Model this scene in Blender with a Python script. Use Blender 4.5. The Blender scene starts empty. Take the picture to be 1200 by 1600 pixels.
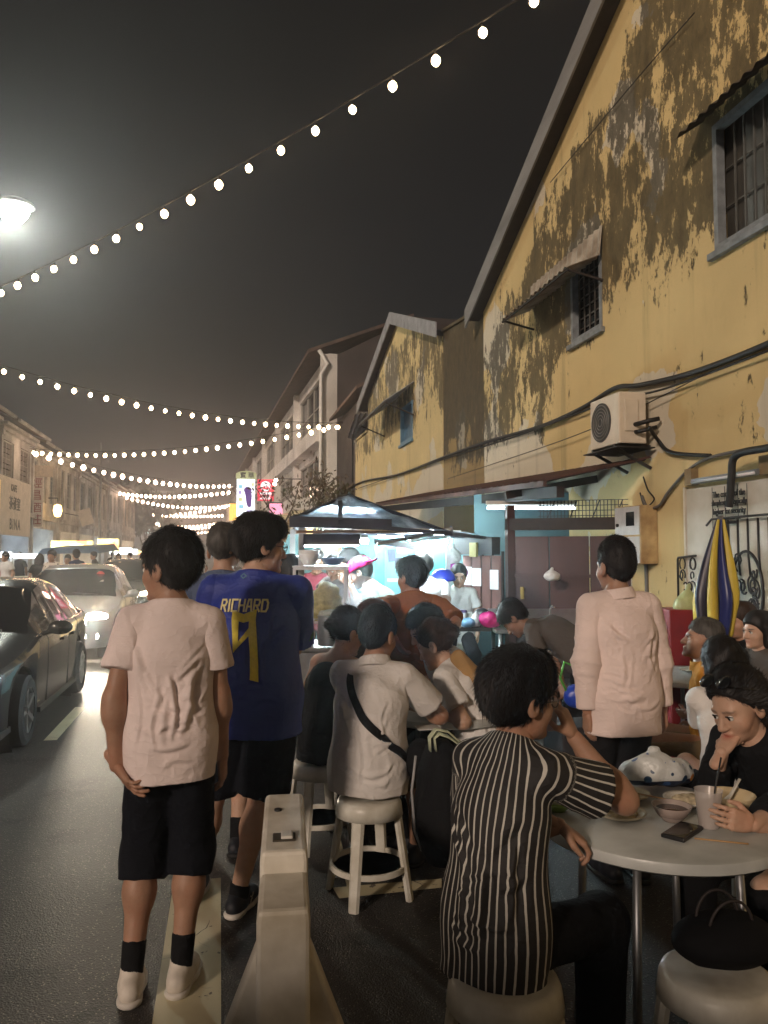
import bpy, bmesh, math, random
import numpy as np
from mathutils import Vector, Matrix, Euler
from mathutils.bvhtree import BVHTree

SC = bpy.context.scene
COL = SC.collection
R = math.radians
rnd = random.Random(7)

# ------------------------------------------------------------------ camera
FPX, EYE = 1200.0, 1.64
PITCH, YAW = math.atan(65 / 1200), R(12)
cam_data = bpy.data.cameras.new('camera')
cam_data.sensor_fit = 'VERTICAL'
cam_data.sensor_height = 24.0
cam_data.lens = 24.0 * FPX / 1600.0
cam_data.clip_start = 0.05
cam_data.clip_end = 3000
cam = bpy.data.objects.new('camera', cam_data)
cam.location = (0, 0, EYE)
cam.rotation_euler = (math.pi / 2 + PITCH, 0, -YAW)
COL.objects.link(cam)
SC.camera = cam

# ------------------------------------------------------------------ night sky
world = bpy.data.worlds.new('World')
SC.world = world
world.use_nodes = True
wn = world.node_tree
wn.nodes.clear()
w_out = wn.nodes.new('ShaderNodeOutputWorld')
w_bg = wn.nodes.new('ShaderNodeBackground')
w_tc = wn.nodes.new('ShaderNodeTexCoord')
w_sep = wn.nodes.new('ShaderNodeSeparateXYZ')
w_ramp = wn.nodes.new('ShaderNodeValToRGB')
w_noise = wn.nodes.new('ShaderNodeTexNoise')
w_noise.inputs['Scale'].default_value = 1.6
w_noise.inputs['Detail'].default_value = 5
w_mix = wn.nodes.new('ShaderNodeMixRGB')
w_mix.blend_type = 'MULTIPLY'
w_mix.inputs['Fac'].default_value = 0.35
el = w_ramp.color_ramp.elements
el[0].position = 0.0; el[0].color = (0.036, 0.034, 0.036, 1)
el[1].position = 0.75; el[1].color = (0.0075, 0.0068, 0.0060, 1)
e2 = el.new(0.22); e2.color = (0.016, 0.0152, 0.0152, 1)
wn.links.new(w_tc.outputs['Generated'], w_sep.inputs[0])
wn.links.new(w_sep.outputs['Z'], w_ramp.inputs['Fac'])
wn.links.new(w_tc.outputs['Generated'], w_noise.inputs['Vector'])
wn.links.new(w_ramp.outputs['Color'], w_mix.inputs[1])
wn.links.new(w_noise.outputs['Fac'], w_mix.inputs[2])
wn.links.new(w_mix.outputs[0], w_bg.inputs['Color'])
w_bg.inputs['Strength'].default_value = 1.0
wn.links.new(w_bg.outputs[0], w_out.inputs['Surface'])

# one weak, warm, soft sun lamp: stands in for unseen street light behind the camera
sun_data = bpy.data.lights.new('sun', 'SUN')
sun_data.energy = 1.85
sun_data.angle = R(5)
sun_data.color = (1.0, 0.79, 0.64)
sun = bpy.data.objects.new('sun', sun_data)
SUN_DIR = Vector((0.62, 0.66, -0.31)).normalized()
sun.rotation_euler = SUN_DIR.to_track_quat('-Z', 'Y').to_euler()
sun.location = (-20, -30, 25)
COL.objects.link(sun)

SC.view_settings.view_transform = 'Standard'
SC.view_settings.look = 'None'
SC.view_settings.exposure = 0.2
SC.view_settings.gamma = 1.0
SC.view_settings.use_curve_mapping = False
SC.cycles.use_denoising = True
SC.cycles.max_bounces = 6
SC.cycles.diffuse_bounces = 3
SC.cycles.glossy_bounces = 3
SC.cycles.transmission_bounces = 6
SC.cycles.transparent_max_bounces = 8
SC.cycles.sample_clamp_indirect = 4.0
SC.cycles.volume_bounces = 0
SC.cycles.caustics_reflective = False
SC.cycles.caustics_refractive = False

# ------------------------------------------------------------------ photo rays -> places
FWD = np.array([math.sin(YAW), math.cos(YAW), 0.0])
RGT = np.array([math.cos(YAW), -math.sin(YAW), 0.0])
EYEP = np.array([0, 0, EYE])
def ray(px, py):
    x = (px - 600) / FPX; y = -(py - 800) / FPX
    return RGT * x + FWD * (math.cos(PITCH) - y * math.sin(PITCH)) + np.array([0, 0, math.sin(PITCH) + y * math.cos(PITCH)])
def W(px, py, d):
    r = ray(px, py); return Vector(EYEP + r * d / np.dot(r, FWD))
def GP(px, py, z=0.0):
    r = ray(px, py); return Vector(EYEP + r * (z - EYE) / r[2])
def WX(px, py, X):
    r = ray(px, py); return Vector(EYEP + r * X / r[0])
def WP(px, py, p0, dr):
    n = np.array([dr[1], -dr[0], 0.0]); r = ray(px, py)
    return Vector(EYEP + r * np.dot(np.array(p0) - EYEP, n) / np.dot(r, n))
def G(px, d):
    p = W(px, 865, d); return Vector((p.x, p.y, 0))

# ------------------------------------------------------------------ materials
MATS = {}
def mat(name, color=(0.5, 0.5, 0.5), rough=0.6, metal=0.0, var=0.15, scale=8.0, bump=0.0, bscale=60.0,
        spec=0.5, coat=0.0, emit=None, estr=0.0, alpha=1.0, trans=0.0, sheen=0.0, ior=1.45, stretch=None, dark=None):
    if name in MATS: return MATS[name]
    m = bpy.data.materials.new(name); m.use_nodes = True
    nt = m.node_tree; b = nt.nodes['Principled BSDF']
    b.inputs['Roughness'].default_value = rough
    b.inputs['Metallic'].default_value = metal
    b.inputs['Specular IOR Level'].default_value = spec
    b.inputs['Coat Weight'].default_value = coat
    b.inputs['Coat Roughness'].default_value = 0.05
    b.inputs['Transmission Weight'].default_value = trans
    b.inputs['IOR'].default_value = ior
    b.inputs['Alpha'].default_value = alpha
    b.inputs['Sheen Weight'].default_value = sheen
    c = (*color, 1)
    b.inputs['Base Color'].default_value = c
    if emit is not None:
        b.inputs['Emission Color'].default_value = (*emit, 1)
        b.inputs['Emission Strength'].default_value = estr
    if var or bump:
        tc = nt.nodes.new('ShaderNodeTexCoord')
        src = tc.outputs['Object']
        if stretch:
            mp = nt.nodes.new('ShaderNodeMapping'); mp.inputs['Scale'].default_value = stretch
            nt.links.new(src, mp.inputs['Vector']); src = mp.outputs['Vector']
    if var:
        n = nt.nodes.new('ShaderNodeTexNoise'); n.inputs['Scale'].default_value = scale; n.inputs['Detail'].default_value = 6
        nt.links.new(src, n.inputs['Vector'])
        cr = nt.nodes.new('ShaderNodeValToRGB')
        d = dark if dark else tuple(x * (1 - var) for x in color)
        cr.color_ramp.elements[0].position = 0.3; cr.color_ramp.elements[0].color = (*d, 1)
        cr.color_ramp.elements[1].position = 0.7; cr.color_ramp.elements[1].color = (*[min(1, x * (1 + var * 0.5)) for x in color], 1)
        nt.links.new(n.outputs['Fac'], cr.inputs['Fac'])
        nt.links.new(cr.outputs['Color'], b.inputs['Base Color'])
    if bump:
        n2 = nt.nodes.new('ShaderNodeTexNoise'); n2.inputs['Scale'].default_value = bscale; n2.inputs['Detail'].default_value = 4
        nt.links.new(src, n2.inputs['Vector'])
        bp = nt.nodes.new('ShaderNodeBump'); bp.inputs['Strength'].default_value = bump; bp.inputs['Distance'].default_value = 0.01
        nt.links.new(n2.outputs['Fac'], bp.inputs['Height'])
        nt.links.new(bp.outputs['Normal'], b.inputs['Normal'])
    MATS[name] = m
    return m
def emis(name, color, strength):
    if name in MATS: return MATS[name]
    m = bpy.data.materials.new(name); m.use_nodes = True
    nt = m.node_tree; nt.nodes.clear()
    o = nt.nodes.new('ShaderNodeOutputMaterial'); e = nt.nodes.new('ShaderNodeEmission')
    e.inputs['Color'].default_value = (*color, 1); e.inputs['Strength'].default_value = strength
    nt.links.new(e.outputs[0], o.inputs['Surface'])
    MATS[name] = m
    return m
class NT:
    """short hand for node graphs"""
    def __init__(self, name):
        self.m = bpy.data.materials.new(name); self.m.use_nodes = True
        self.t = self.m.node_tree; self.b = self.t.nodes['Principled BSDF']; MATS[name] = self.m
    def n(self, kind, **kw):
        x = self.t.nodes.new('ShaderNode' + kind)
        for k, v in kw.items():
            if k.startswith('i_'):
                key = k[2:]; key = int(key) if key.isdigit() else key.replace('_', ' ')
                s = x.inputs[key]
                if hasattr(v, 'links') or hasattr(v, 'is_linked'): self.t.links.new(v, s)
                else: s.default_value = v
            else: setattr(x, k, v)
        return x
    def l(self, a, b): self.t.links.new(a, b)
    def math(self, op, a, b=None, c=None, clamp=False):
        x = self.t.nodes.new('ShaderNodeMath'); x.operation = op; x.use_clamp = clamp
        for i, v in enumerate((a, b, c)):
            if v is None: continue
            if hasattr(v, 'is_linked'): self.t.links.new(v, x.inputs[i])
            else: x.inputs[i].default_value = v
        return x.outputs[0]
    def mix(self, fac, a, b, blend='MIX'):
        x = self.t.nodes.new('ShaderNodeMixRGB'); x.blend_type = blend
        for i, v in enumerate((fac, a, b)):
            if hasattr(v, 'is_linked'): self.t.links.new(v, x.inputs[i])
            else: x.inputs[i].default_value = v if i == 0 else (*v, 1)
        return x.outputs[0]
    def ramp(self, fac, stops):
        x = self.t.nodes.new('ShaderNodeValToRGB'); e = x.color_ramp.elements
        while len(e) < len(stops): e.new(0.5)
        for i, (p, c) in enumerate(stops):
            e[i].position = p; e[i].color = (*c, 1) if len(c) == 3 else c
        self.l(fac, x.inputs['Fac']); return x.outputs['Color']
    def smooth(self, v, lo, hi):
        x = self.t.nodes.new('ShaderNodeMapRange'); x.interpolation_type = 'SMOOTHSTEP'
        self.l(v, x.inputs['Value']); x.inputs['From Min'].default_value = lo; x.inputs['From Max'].default_value = hi
        return x.outputs['Result']
    def noise(self, vec, scale, detail=6, rough=0.5, stretch=None):
        if stretch:
            mp = self.n('Mapping'); mp.inputs['Scale'].default_value = stretch; self.l(vec, mp.inputs['Vector']); vec = mp.outputs['Vector']
        x = self.n('TexNoise'); x.inputs['Scale'].default_value = scale; x.inputs['Detail'].default_value = detail; x.inputs['Roughness'].default_value = rough
        self.l(vec, x.inputs['Vector']); return x.outputs['Fac']
    def bump(self, h, strength=0.3, dist=0.01):
        x = self.n('Bump'); x.inputs['Strength'].default_value = strength; x.inputs['Distance'].default_value = dist
        self.l(h, x.inputs['Height']); self.l(x.outputs['Normal'], self.b.inputs['Normal'])

# ------------------------------------------------------------------ meshes
class MB:
    def __init__(self): self.v = []; self.f = []
    def add(self, v, f):
        n = len(self.v); self.v += [tuple(x) for x in v]; self.f += [tuple(i + n for i in q) for q in f]; return self
    def box(self, c, s, rot=None):
        hx, hy, hz = s[0] / 2, s[1] / 2, s[2] / 2
        vs = [Vector((x * hx, y * hy, z * hz)) for z in (-1, 1) for y in (-1, 1) for x in (-1, 1)]
        if rot is not None:
            m = rot if isinstance(rot, Matrix) else Euler(rot).to_matrix()
            vs = [m @ q for q in vs]
        c = Vector(c)
        return self.add([q + c for q in vs], [(0, 2, 3, 1), (4, 5, 7, 6), (0, 1, 5, 4), (2, 6, 7, 3), (0, 4, 6, 2), (1, 3, 7, 5)])
    def bb(self, lo, hi):
        lo, hi = Vector(lo), Vector(hi); return self.box((lo + hi) / 2, hi - lo)
    def bar(self, a, b, w, h=None, upv=(0, 0, 1)):
        a, b = Vector(a), Vector(b); h = w if h is None else h
        d = b - a; L = d.length; d.normalize(); u = Vector(upv)
        if abs(d.dot(u)) > 0.98: u = Vector((0, 1, 0)) if abs(d.y) < 0.9 else Vector((1, 0, 0))
        s = d.cross(u).normalized(); u = s.cross(d)
        m = Matrix((s, d, u)).transposed()
        return self.box((a + b) / 2, (w, L, h), m)
    def tube(self, pts, r, n=10, caps=True, flat=None):
        pts = [Vector(p) for p in pts]; m = len(pts)
        rs = r if isinstance(r, (list, tuple)) else [r] * m
        vs = []; prev = None
        for i, p in enumerate(pts):
            d = (pts[min(i + 1, m - 1)] - pts[max(i - 1, 0)])
            if d.length < 1e-9: d = Vector((0, 0, 1))
            d.normalize()
            if prev is None:
                ref = Vector((0, 0, 1)) if abs(d.z) < 0.9 else Vector((1, 0, 0))
                s = d.cross(ref).normalized()
            else:
                s = prev - d * prev.dot(d)
                s = s.normalized() if s.length > 1e-6 else d.orthogonal().normalized()
            prev = s; t = d.cross(s)
            for k in range(n):
                a = 2 * math.pi * k / n
                vs.append(p + (s * math.cos(a) + t * math.sin(a) * (flat or 1)) * rs[i])
        fs = [(i * n + k, i * n + (k + 1) % n, (i + 1) * n + (k + 1) % n, (i + 1) * n + k) for i in range(m - 1) for k in range(n)]
        if caps:
            fs += [tuple(range(n - 1, -1, -1)), tuple((m - 1) * n + k for k in range(n))]
        return self.add(vs, fs)
    def lathe(self, prof, n=24, c=(0, 0, 0), rot=None, sx=1.0, sy=1.0, caps=True):
        c = Vector(c); m = len(prof); vs = []
        M = None if rot is None else (rot if isinstance(rot, Matrix) else Euler(rot).to_matrix())
        for (r, z) in prof:
            for k in range(n):
                a = 2 * math.pi * k / n
                q = Vector((r * math.cos(a) * sx, r * math.sin(a) * sy, z))
                vs.append(c + (M @ q if M is not None else q))
        fs = [(i * n + k, i * n + (k + 1) % n, (i + 1) * n + (k + 1) % n, (i + 1) * n + k) for i in range(m - 1) for k in range(n)]
        if caps and prof[0][0] > 1e-4: fs.append(tuple(range(n - 1, -1, -1)))
        if caps and prof[-1][0] > 1e-4: fs.append(tuple((m - 1) * n + k for k in range(n)))
        return self.add(vs, fs)
    def prism(self, poly, vec):
        n = len(poly); vec = Vector(vec); a = [Vector(p) for p in poly]; b = [p + vec for p in a]
        fs = [tuple(range(n - 1, -1, -1)), tuple(range(n, 2 * n))] + [(i, (i + 1) % n, n + (i + 1) % n, n + i) for i in range(n)]
        return self.add(a + b, fs)
    def grid(self, rows, close=False):
        m, n = len(rows), len(rows[0]); vs = [p for r in rows for p in r]
        fs = [(i * n + k, i * n + (k + 1) % n, (i + 1) * n + (k + 1) % n, (i + 1) * n + k) for i in range(m - 1) for k in range(n if close else n - 1)]
        return self.add(vs, fs)
    def mesh(self, name, fix=True):
        me = bpy.data.meshes.new(name); me.from_pydata(self.v, [], self.f)
        if fix:
            bm = bmesh.new(); bm.from_mesh(me)
            bmesh.ops.recalc_face_normals(bm, faces=bm.faces[:]); bm.to_mesh(me); bm.free()
        me.update(); return me
def link(o, parent=None):
    COL.objects.link(o)
    if parent is not None: o.parent = parent
    return o
def obj(name, mb, m, parent=None, loc=None, rot=None, smooth=False, bevel=0.0, fix=True):
    me = mb.mesh(name, fix) if isinstance(mb, MB) else mb
    if m is not None and not me.materials: me.materials.append(m)
    o = bpy.data.objects.new(name, me)
    if loc is not None: o.location = loc
    if rot is not None: o.rotation_euler = rot
    link(o, parent)
    if smooth:
        for p in me.polygons: p.use_smooth = True
        if smooth != 'all':
            me.set_sharp_from_angle(angle=R(38))
    if bevel:
        bv = o.modifiers.new('bevel', 'BEVEL'); bv.width = bevel; bv.segments = 2; bv.limit_method = 'ANGLE'
    return o
def tag(o, label=None, cat=None, group=None, kind=None):
    if label: o['label'] = label
    if cat: o['category'] = cat
    if group: o['group'] = group
    if kind: o['kind'] = kind
    return o
def thing(name, label, cat, loc=(0, 0, 0), rotz=0.0, group=None):
    o = bpy.data.objects.new(name, None); o.empty_display_size = 0.1
    o.location = loc; o.rotation_euler = (0, 0, rotz); COL.objects.link(o)
    return tag(o, label, cat, group)
def copy_tree(o, parent=None, label=None):
    c = o.copy(); COL.objects.link(c)
    if parent is not None: c.parent = parent
    if label: c['label'] = label
    for ch in list(o.children): copy_tree(ch, c)
    return c
def text_mesh(s, size, extrude=0.0, bold=0.0, spacing=1.0, align='CENTER'):
    cu = bpy.data.curves.new('text', 'FONT'); cu.body = s; cu.size = size; cu.extrude = extrude
    cu.align_x = align; cu.align_y = 'CENTER'; cu.offset = bold; cu.space_character = spacing
    cu.resolution_u = 3
    t = bpy.data.objects.new('text', cu); COL.objects.link(t)
    bpy.context.view_layer.update()
    dg = bpy.context.evaluated_depsgraph_get()
    me = bpy.data.meshes.new_from_object(t.evaluated_get(dg))
    bpy.data.objects.remove(t); bpy.data.curves.remove(cu)
    me.materials.clear()
    return me
def text_on(name, s, size, m, parent, loc, rot, extrude=0.002, bold=0.0, spacing=1.0, sx=1.0):
    me = text_mesh(s, size, extrude, bold, spacing)
    me.materials.append(m)
    o = bpy.data.objects.new(name, me); o.location = loc; o.rotation_euler = rot; o.scale = (sx, 1, 1)
    return link(o, parent)
def np_mesh(name, V, Q, smooth=True):
    me = bpy.data.meshes.new(name)
    V = np.asarray(V, np.float32); Q = np.asarray(Q, np.int32)
    me.vertices.add(len(V)); me.vertices.foreach_set('co', V.ravel())
    k = Q.shape[1]
    me.loops.add(Q.size); me.loops.foreach_set('vertex_index', Q.ravel())
    me.polygons.add(len(Q)); me.polygons.foreach_set('loop_start', np.arange(0, Q.size, k, dtype=np.int32))
    me.update(calc_edges=True)
    if smooth: me.polygons.foreach_set('use_smooth', np.ones(len(Q), bool))
    return me

# ------------------------------------------------------------------ smooth implicit bodies
def vlen(a): return np.sqrt((a * a).sum(-1))
class Sdf:
    """smooth union of tapered limbs and ellipsoids, meshed with surface nets"""
    def __init__(self): self.p = []
    def cone(self, a, b, ra, rb, k=0.03, flat=None, clip=None, sub=False):
        self.p.append(('c', np.array(a, float), np.array(b, float), ra, rb, k, flat, clip, sub)); return self
    def ell(self, c, r, rot=None, k=0.03, clip=None, sub=False):
        self.p.append(('e', np.array(c, float), np.array(r, float), None if rot is None else np.array(rot, float), 0, k, None, clip, sub)); return self
    def _d(self, q, P):
        if q[0] == 'c':
            _, a, b, ra, rb, k, flat, clip, _s = q
            ab = b - a; L2 = max((ab * ab).sum(), 1e-9)
            t = np.clip(((P - a) @ ab) / L2, 0, 1)
            w = P - (a + t[..., None] * ab)
            if flat is not None:
                n, f = flat; n = np.array(n, float)
                w = w + n * ((w @ n) * (1 / f - 1))[..., None]
            d = vlen(w) - (ra + (rb - ra) * t)
        else:
            _, c, r, rot, _x, k, _f, clip, _s = q
            w = P - c
            if rot is not None: w = w @ rot
            k0 = vlen(w / r); k1 = vlen(w / (r * r)) + 1e-9
            d = k0 * (k0 - 1) / k1
        if clip is not None:
            for (o, n) in clip: d = np.maximum(d, (P - np.array(o, float)) @ np.array(n, float))
        return d
    def build(self, h, cuts=()):
        lo = np.full(3, 1e9); hi = -lo
        for q in self.p:
            if q[8]: continue
            if q[0] == 'c': m = max(q[3], q[4]); pts = [q[1] - m, q[1] + m, q[2] - m, q[2] + m]
            else: m = q[2].max(); pts = [q[1] - m, q[1] + m]
            for x in pts: lo = np.minimum(lo, x); hi = np.maximum(hi, x)
        lo = lo - 3 * h - 0.02; n = np.ceil((hi + 3 * h + 0.02 - lo) / h).astype(int) + 1
        ax = [lo[i] + h * np.arange(n[i]) for i in range(3)]
        D = np.full(n, 0.5)
        for q in self.p:
            if q[0] == 'c': m = max(q[3], q[4]); a = np.minimum(q[1], q[2]) - m; b = np.maximum(q[1], q[2]) + m
            else: m = q[2].max(); a = q[1] - m; b = q[1] + m
            mg = q[5] + 2.5 * h
            i0 = np.maximum(np.floor((a - mg - lo) / h).astype(int), 0); i1 = np.minimum(np.ceil((b + mg - lo) / h).astype(int) + 1, n)
            if (i1 <= i0).any(): continue
            s = tuple(slice(i0[i], i1[i]) for i in range(3))
            P = np.stack(np.meshgrid(*[ax[i][s[i]] for i in range(3)], indexing='ij'), -1)
            d = self._d(q, P); o = D[s]; k = q[5]
            if q[8]:
                hh = np.clip(0.5 - 0.5 * (o + d) / k, 0, 1)
                D[s] = o + (-d - o) * hh + k * hh * (1 - hh)
            else:
                hh = np.clip(0.5 + 0.5 * (d - o) / k, 0, 1)
                D[s] = d + (o - d) * hh - k * hh * (1 - hh)
        if cuts:
            P = np.stack(np.meshgrid(*ax, indexing='ij'), -1)
            for (o, nn) in cuts: D = np.maximum(D, (P - np.array(o, float)) @ np.array(nn, float))
        return surface_nets(D, lo, h)
def surface_nets(D, lo, h):
    ins = D < 0
    c = [ins[i:ins.shape[0] - 1 + i, j:ins.shape[1] - 1 + j, k:ins.shape[2] - 1 + k] for i in (0, 1) for j in (0, 1) for k in (0, 1)]
    s = sum(x.astype(np.int8) for x in c)
    act = (s > 0) & (s < 8)
    ijk = np.argwhere(act)
    vals = np.stack([D[ijk[:, 0] + i, ijk[:, 1] + j, ijk[:, 2] + k] for i in (0, 1) for j in (0, 1) for k in (0, 1)], 1)
    off = np.array([(i, j, k) for i in (0, 1) for j in (0, 1) for k in (0, 1)], float)
    acc = np.zeros((len(ijk), 3)); cnt = np.zeros(len(ijk))
    for a in range(8):
        for b in range(a + 1, 8):
            if np.abs(off[a] - off[b]).sum() != 1: continue
            va, vb = vals[:, a], vals[:, b]; m = (va < 0) != (vb < 0)
            t = np.where(m, va / np.where(va - vb == 0, 1, va - vb), 0)
            acc += m[:, None] * (off[a] + (off[b] - off[a]) * t[:, None]); cnt += m
    V = lo + h * (ijk + acc / np.maximum(cnt, 1)[:, None])
    idx = np.full(act.shape, -1, np.int64); idx[tuple(ijk.T)] = np.arange(len(ijk))
    Q = []
    for axis in range(3):
        sl0 = [slice(None)] * 3; sl1 = [slice(None)] * 3
        sl0[axis] = slice(0, -1); sl1[axis] = slice(1, None)
        e = ins[tuple(sl0)] != ins[tuple(sl1)]
        o1, o2 = [(1, 2), (2, 0), (0, 1)][axis]
        E = np.argwhere(e)
        E = E[(E[:, o1] > 0) & (E[:, o2] > 0) & (E[:, o1] < act.shape[o1]) & (E[:, o2] < act.shape[o2])]
        flip = ins[tuple(E.T)]
        def g(a, b):
            x = E.copy(); x[:, o1] -= a; x[:, o2] -= b; return idx[tuple(x.T)]
        q = np.stack([g(1, 1), g(0, 1), g(0, 0), g(1, 0)], 1)
        q[~flip] = q[~flip][:, ::-1]
        Q.append(q)
    Q = np.concatenate(Q); Q = Q[(Q >= 0).all(1)]
    return V, Q
def normals(V, Q):
    n = np.cross(V[Q[:, 2]] - V[Q[:, 0]], V[Q[:, 3]] - V[Q[:, 1]])
    N = np.zeros_like(V)
    for i in range(4): np.add.at(N, Q[:, i], n)
    return N / (vlen(N)[:, None] + 1e-12)
def wob(P, freq, seed, octv=3):
    """cheap warped-sine noise, about -1..1"""
    r = np.random.RandomState(seed); out = np.zeros(len(P)); a = 1.0; tot = 0
    for o in range(octv):
        k = r.normal(size=(3, 3)); k = k / np.linalg.norm(k, axis=1)[:, None] * freq * 2 ** o
        ph = r.uniform(0, 6.28, 6)
        q = P + 0.35 / (freq * 2 ** o) * np.stack([np.sin(P @ k[(i + 1) % 3] * 1.3 + ph[3 + i]) for i in range(3)], 1)
        out += a * (np.sin(q @ k[0] + ph[0]) + np.sin(q @ k[1] + ph[1]) + np.sin(q @ k[2] + ph[2])) / 2.2
        tot += a; a *= 0.5
    return out / tot
def join(parts):
    V = []; Q = []; n = 0
    for v, q in parts: V.append(v); Q.append(q + n); n += len(v)
    return np.concatenate(V), np.concatenate(Q)
# ================================================================== SETTING
def wpos(o):
    p = Vector((0, 0, 0))
    while o is not None: p += o.location; o = o.parent
    return p
def wobj(name, mb, m, parent=None, **kw):
    """a part whose vertices are given in world coordinates"""
    o = obj(name, mb, m, None, **kw)
    if parent is not None:
        o.parent = parent; o.location = -wpos(parent)
    return o

# ---- asphalt
a = NT('asphalt')
tc = a.n('TexCoord').outputs['Object']
big = a.noise(tc, 0.5, 5); fine = a.noise(tc, 90, 3)
vor = a.n('TexVoronoi'); vor.inputs['Scale'].default_value = 130; a.l(tc, vor.inputs['Vector'])
spk = a.math('GREATER_THAN', a.n('SeparateColor', i_Color=vor.outputs['Color']).outputs['Red'], 0.91)
agg = a.math('MULTIPLY', spk, a.math('LESS_THAN', vor.outputs['Distance'], 0.42))
base = a.ramp(big, [(0.3, (0.022, 0.021, 0.020)), (0.7, (0.058, 0.053, 0.049))])
base = a.mix(a.math('MULTIPLY', fine, 0.35), base, (0.06, 0.054, 0.048))
pat = a.noise(tc, 1.7, 7, 0.65)
base = a.mix(a.smooth(pat, 0.52, 0.66), base, (0.016, 0.015, 0.014))
base = a.mix(agg, base, (0.22, 0.19, 0.16))
a.l(base, a.b.inputs['Base Color'])
a.l(a.math('ADD', a.math('MULTIPLY', big, 0.25), 0.42), a.b.inputs['Roughness'])
a.b.inputs['Specular IOR Level'].default_value = 0.3
a.bump(a.math('ADD', a.math('MULTIPLY', vor.outputs['Distance'], 1.0), fine), 0.55, 0.006)
ASPH = MATS['asphalt']
tag(obj('road', MB().add([(-150, -40, 0), (150, -40, 0), (150, 400, 0), (-150, 400, 0)], [(0, 1, 2, 3)]), ASPH), kind='structure')
# worn thermoplastic paint
a = NT('road_paint')
tc = a.n('TexCoord').outputs['Object']
wr = a.noise(tc, 14, 8, 0.7); big = a.noise(tc, 2.2, 4)
vc = a.n('TexVoronoi'); vc.feature = 'DISTANCE_TO_EDGE'; vc.inputs['Scale'].default_value = 2.3
wv = a.n('Mapping'); a.l(tc, wv.inputs['Vector']); nz = a.n('TexNoise'); nz.inputs['Scale'].default_value = 5; a.l(tc, nz.inputs['Vector'])
a.l(a.mix(0.25, tc, nz.outputs['Color']), vc.inputs['Vector'])
crack = a.math('MULTIPLY', a.math('LESS_THAN', vc.outputs['Distance'], 0.006), a.smooth(big, 0.52, 0.6))
col = a.ramp(big, [(0.3, (0.50, 0.44, 0.26)), (0.7, (0.64, 0.58, 0.40))])
col = a.mix(a.math('GREATER_THAN', wr, 0.64), col, (0.12, 0.10, 0.08))
col = a.mix(crack, col, (0.05, 0.045, 0.04))
a.l(col, a.b.inputs['Base Color']); a.b.inputs['Roughness'].default_value = 0.6
a.bump(wr, 0.3, 0.004)
PAINT = MATS['road_paint']
def marking(pts, z=0.004):
    v = [(p[0], p[1], z) for p in pts]
    return tag(obj('road_marking', MB().add(v, [(0, 1, 2, 3)]), PAINT), kind='structure')
marking([(-0.225, 0.6), (0.022, 0.6), (0.02, 4.06), (-0.21, 4.06)])
q = [GP(530, 1405), GP(690, 1388), GP(690, 1374), GP(520, 1388)]
marking(q)
q = [GP(545, 1400), GP(520, 1300), GP(528, 1300), GP(556, 1400)]
marking(q, 0.008)
for y0 in (7.3, 13.2, 19.2, 25.2, 31.2, 37.2):
    marking([(-1.50, y0), (-1.39, y0), (-1.39, y0 + 1.5), (-1.50, y0 + 1.5)])
# left pavement with kerb
pv = MB()
pv.prism([(-6.4, 5, 0), (-6.4, 5, 0.13), (-9.3, 5, 0.16), (-9.3, 5, 0)], (0, 190, 0))
tag(obj('pavement', pv, mat('pavement_slab', (0.20, 0.18, 0.165), 0.85, var=0.3, scale=3, bump=0.3)), kind='structure')

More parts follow.
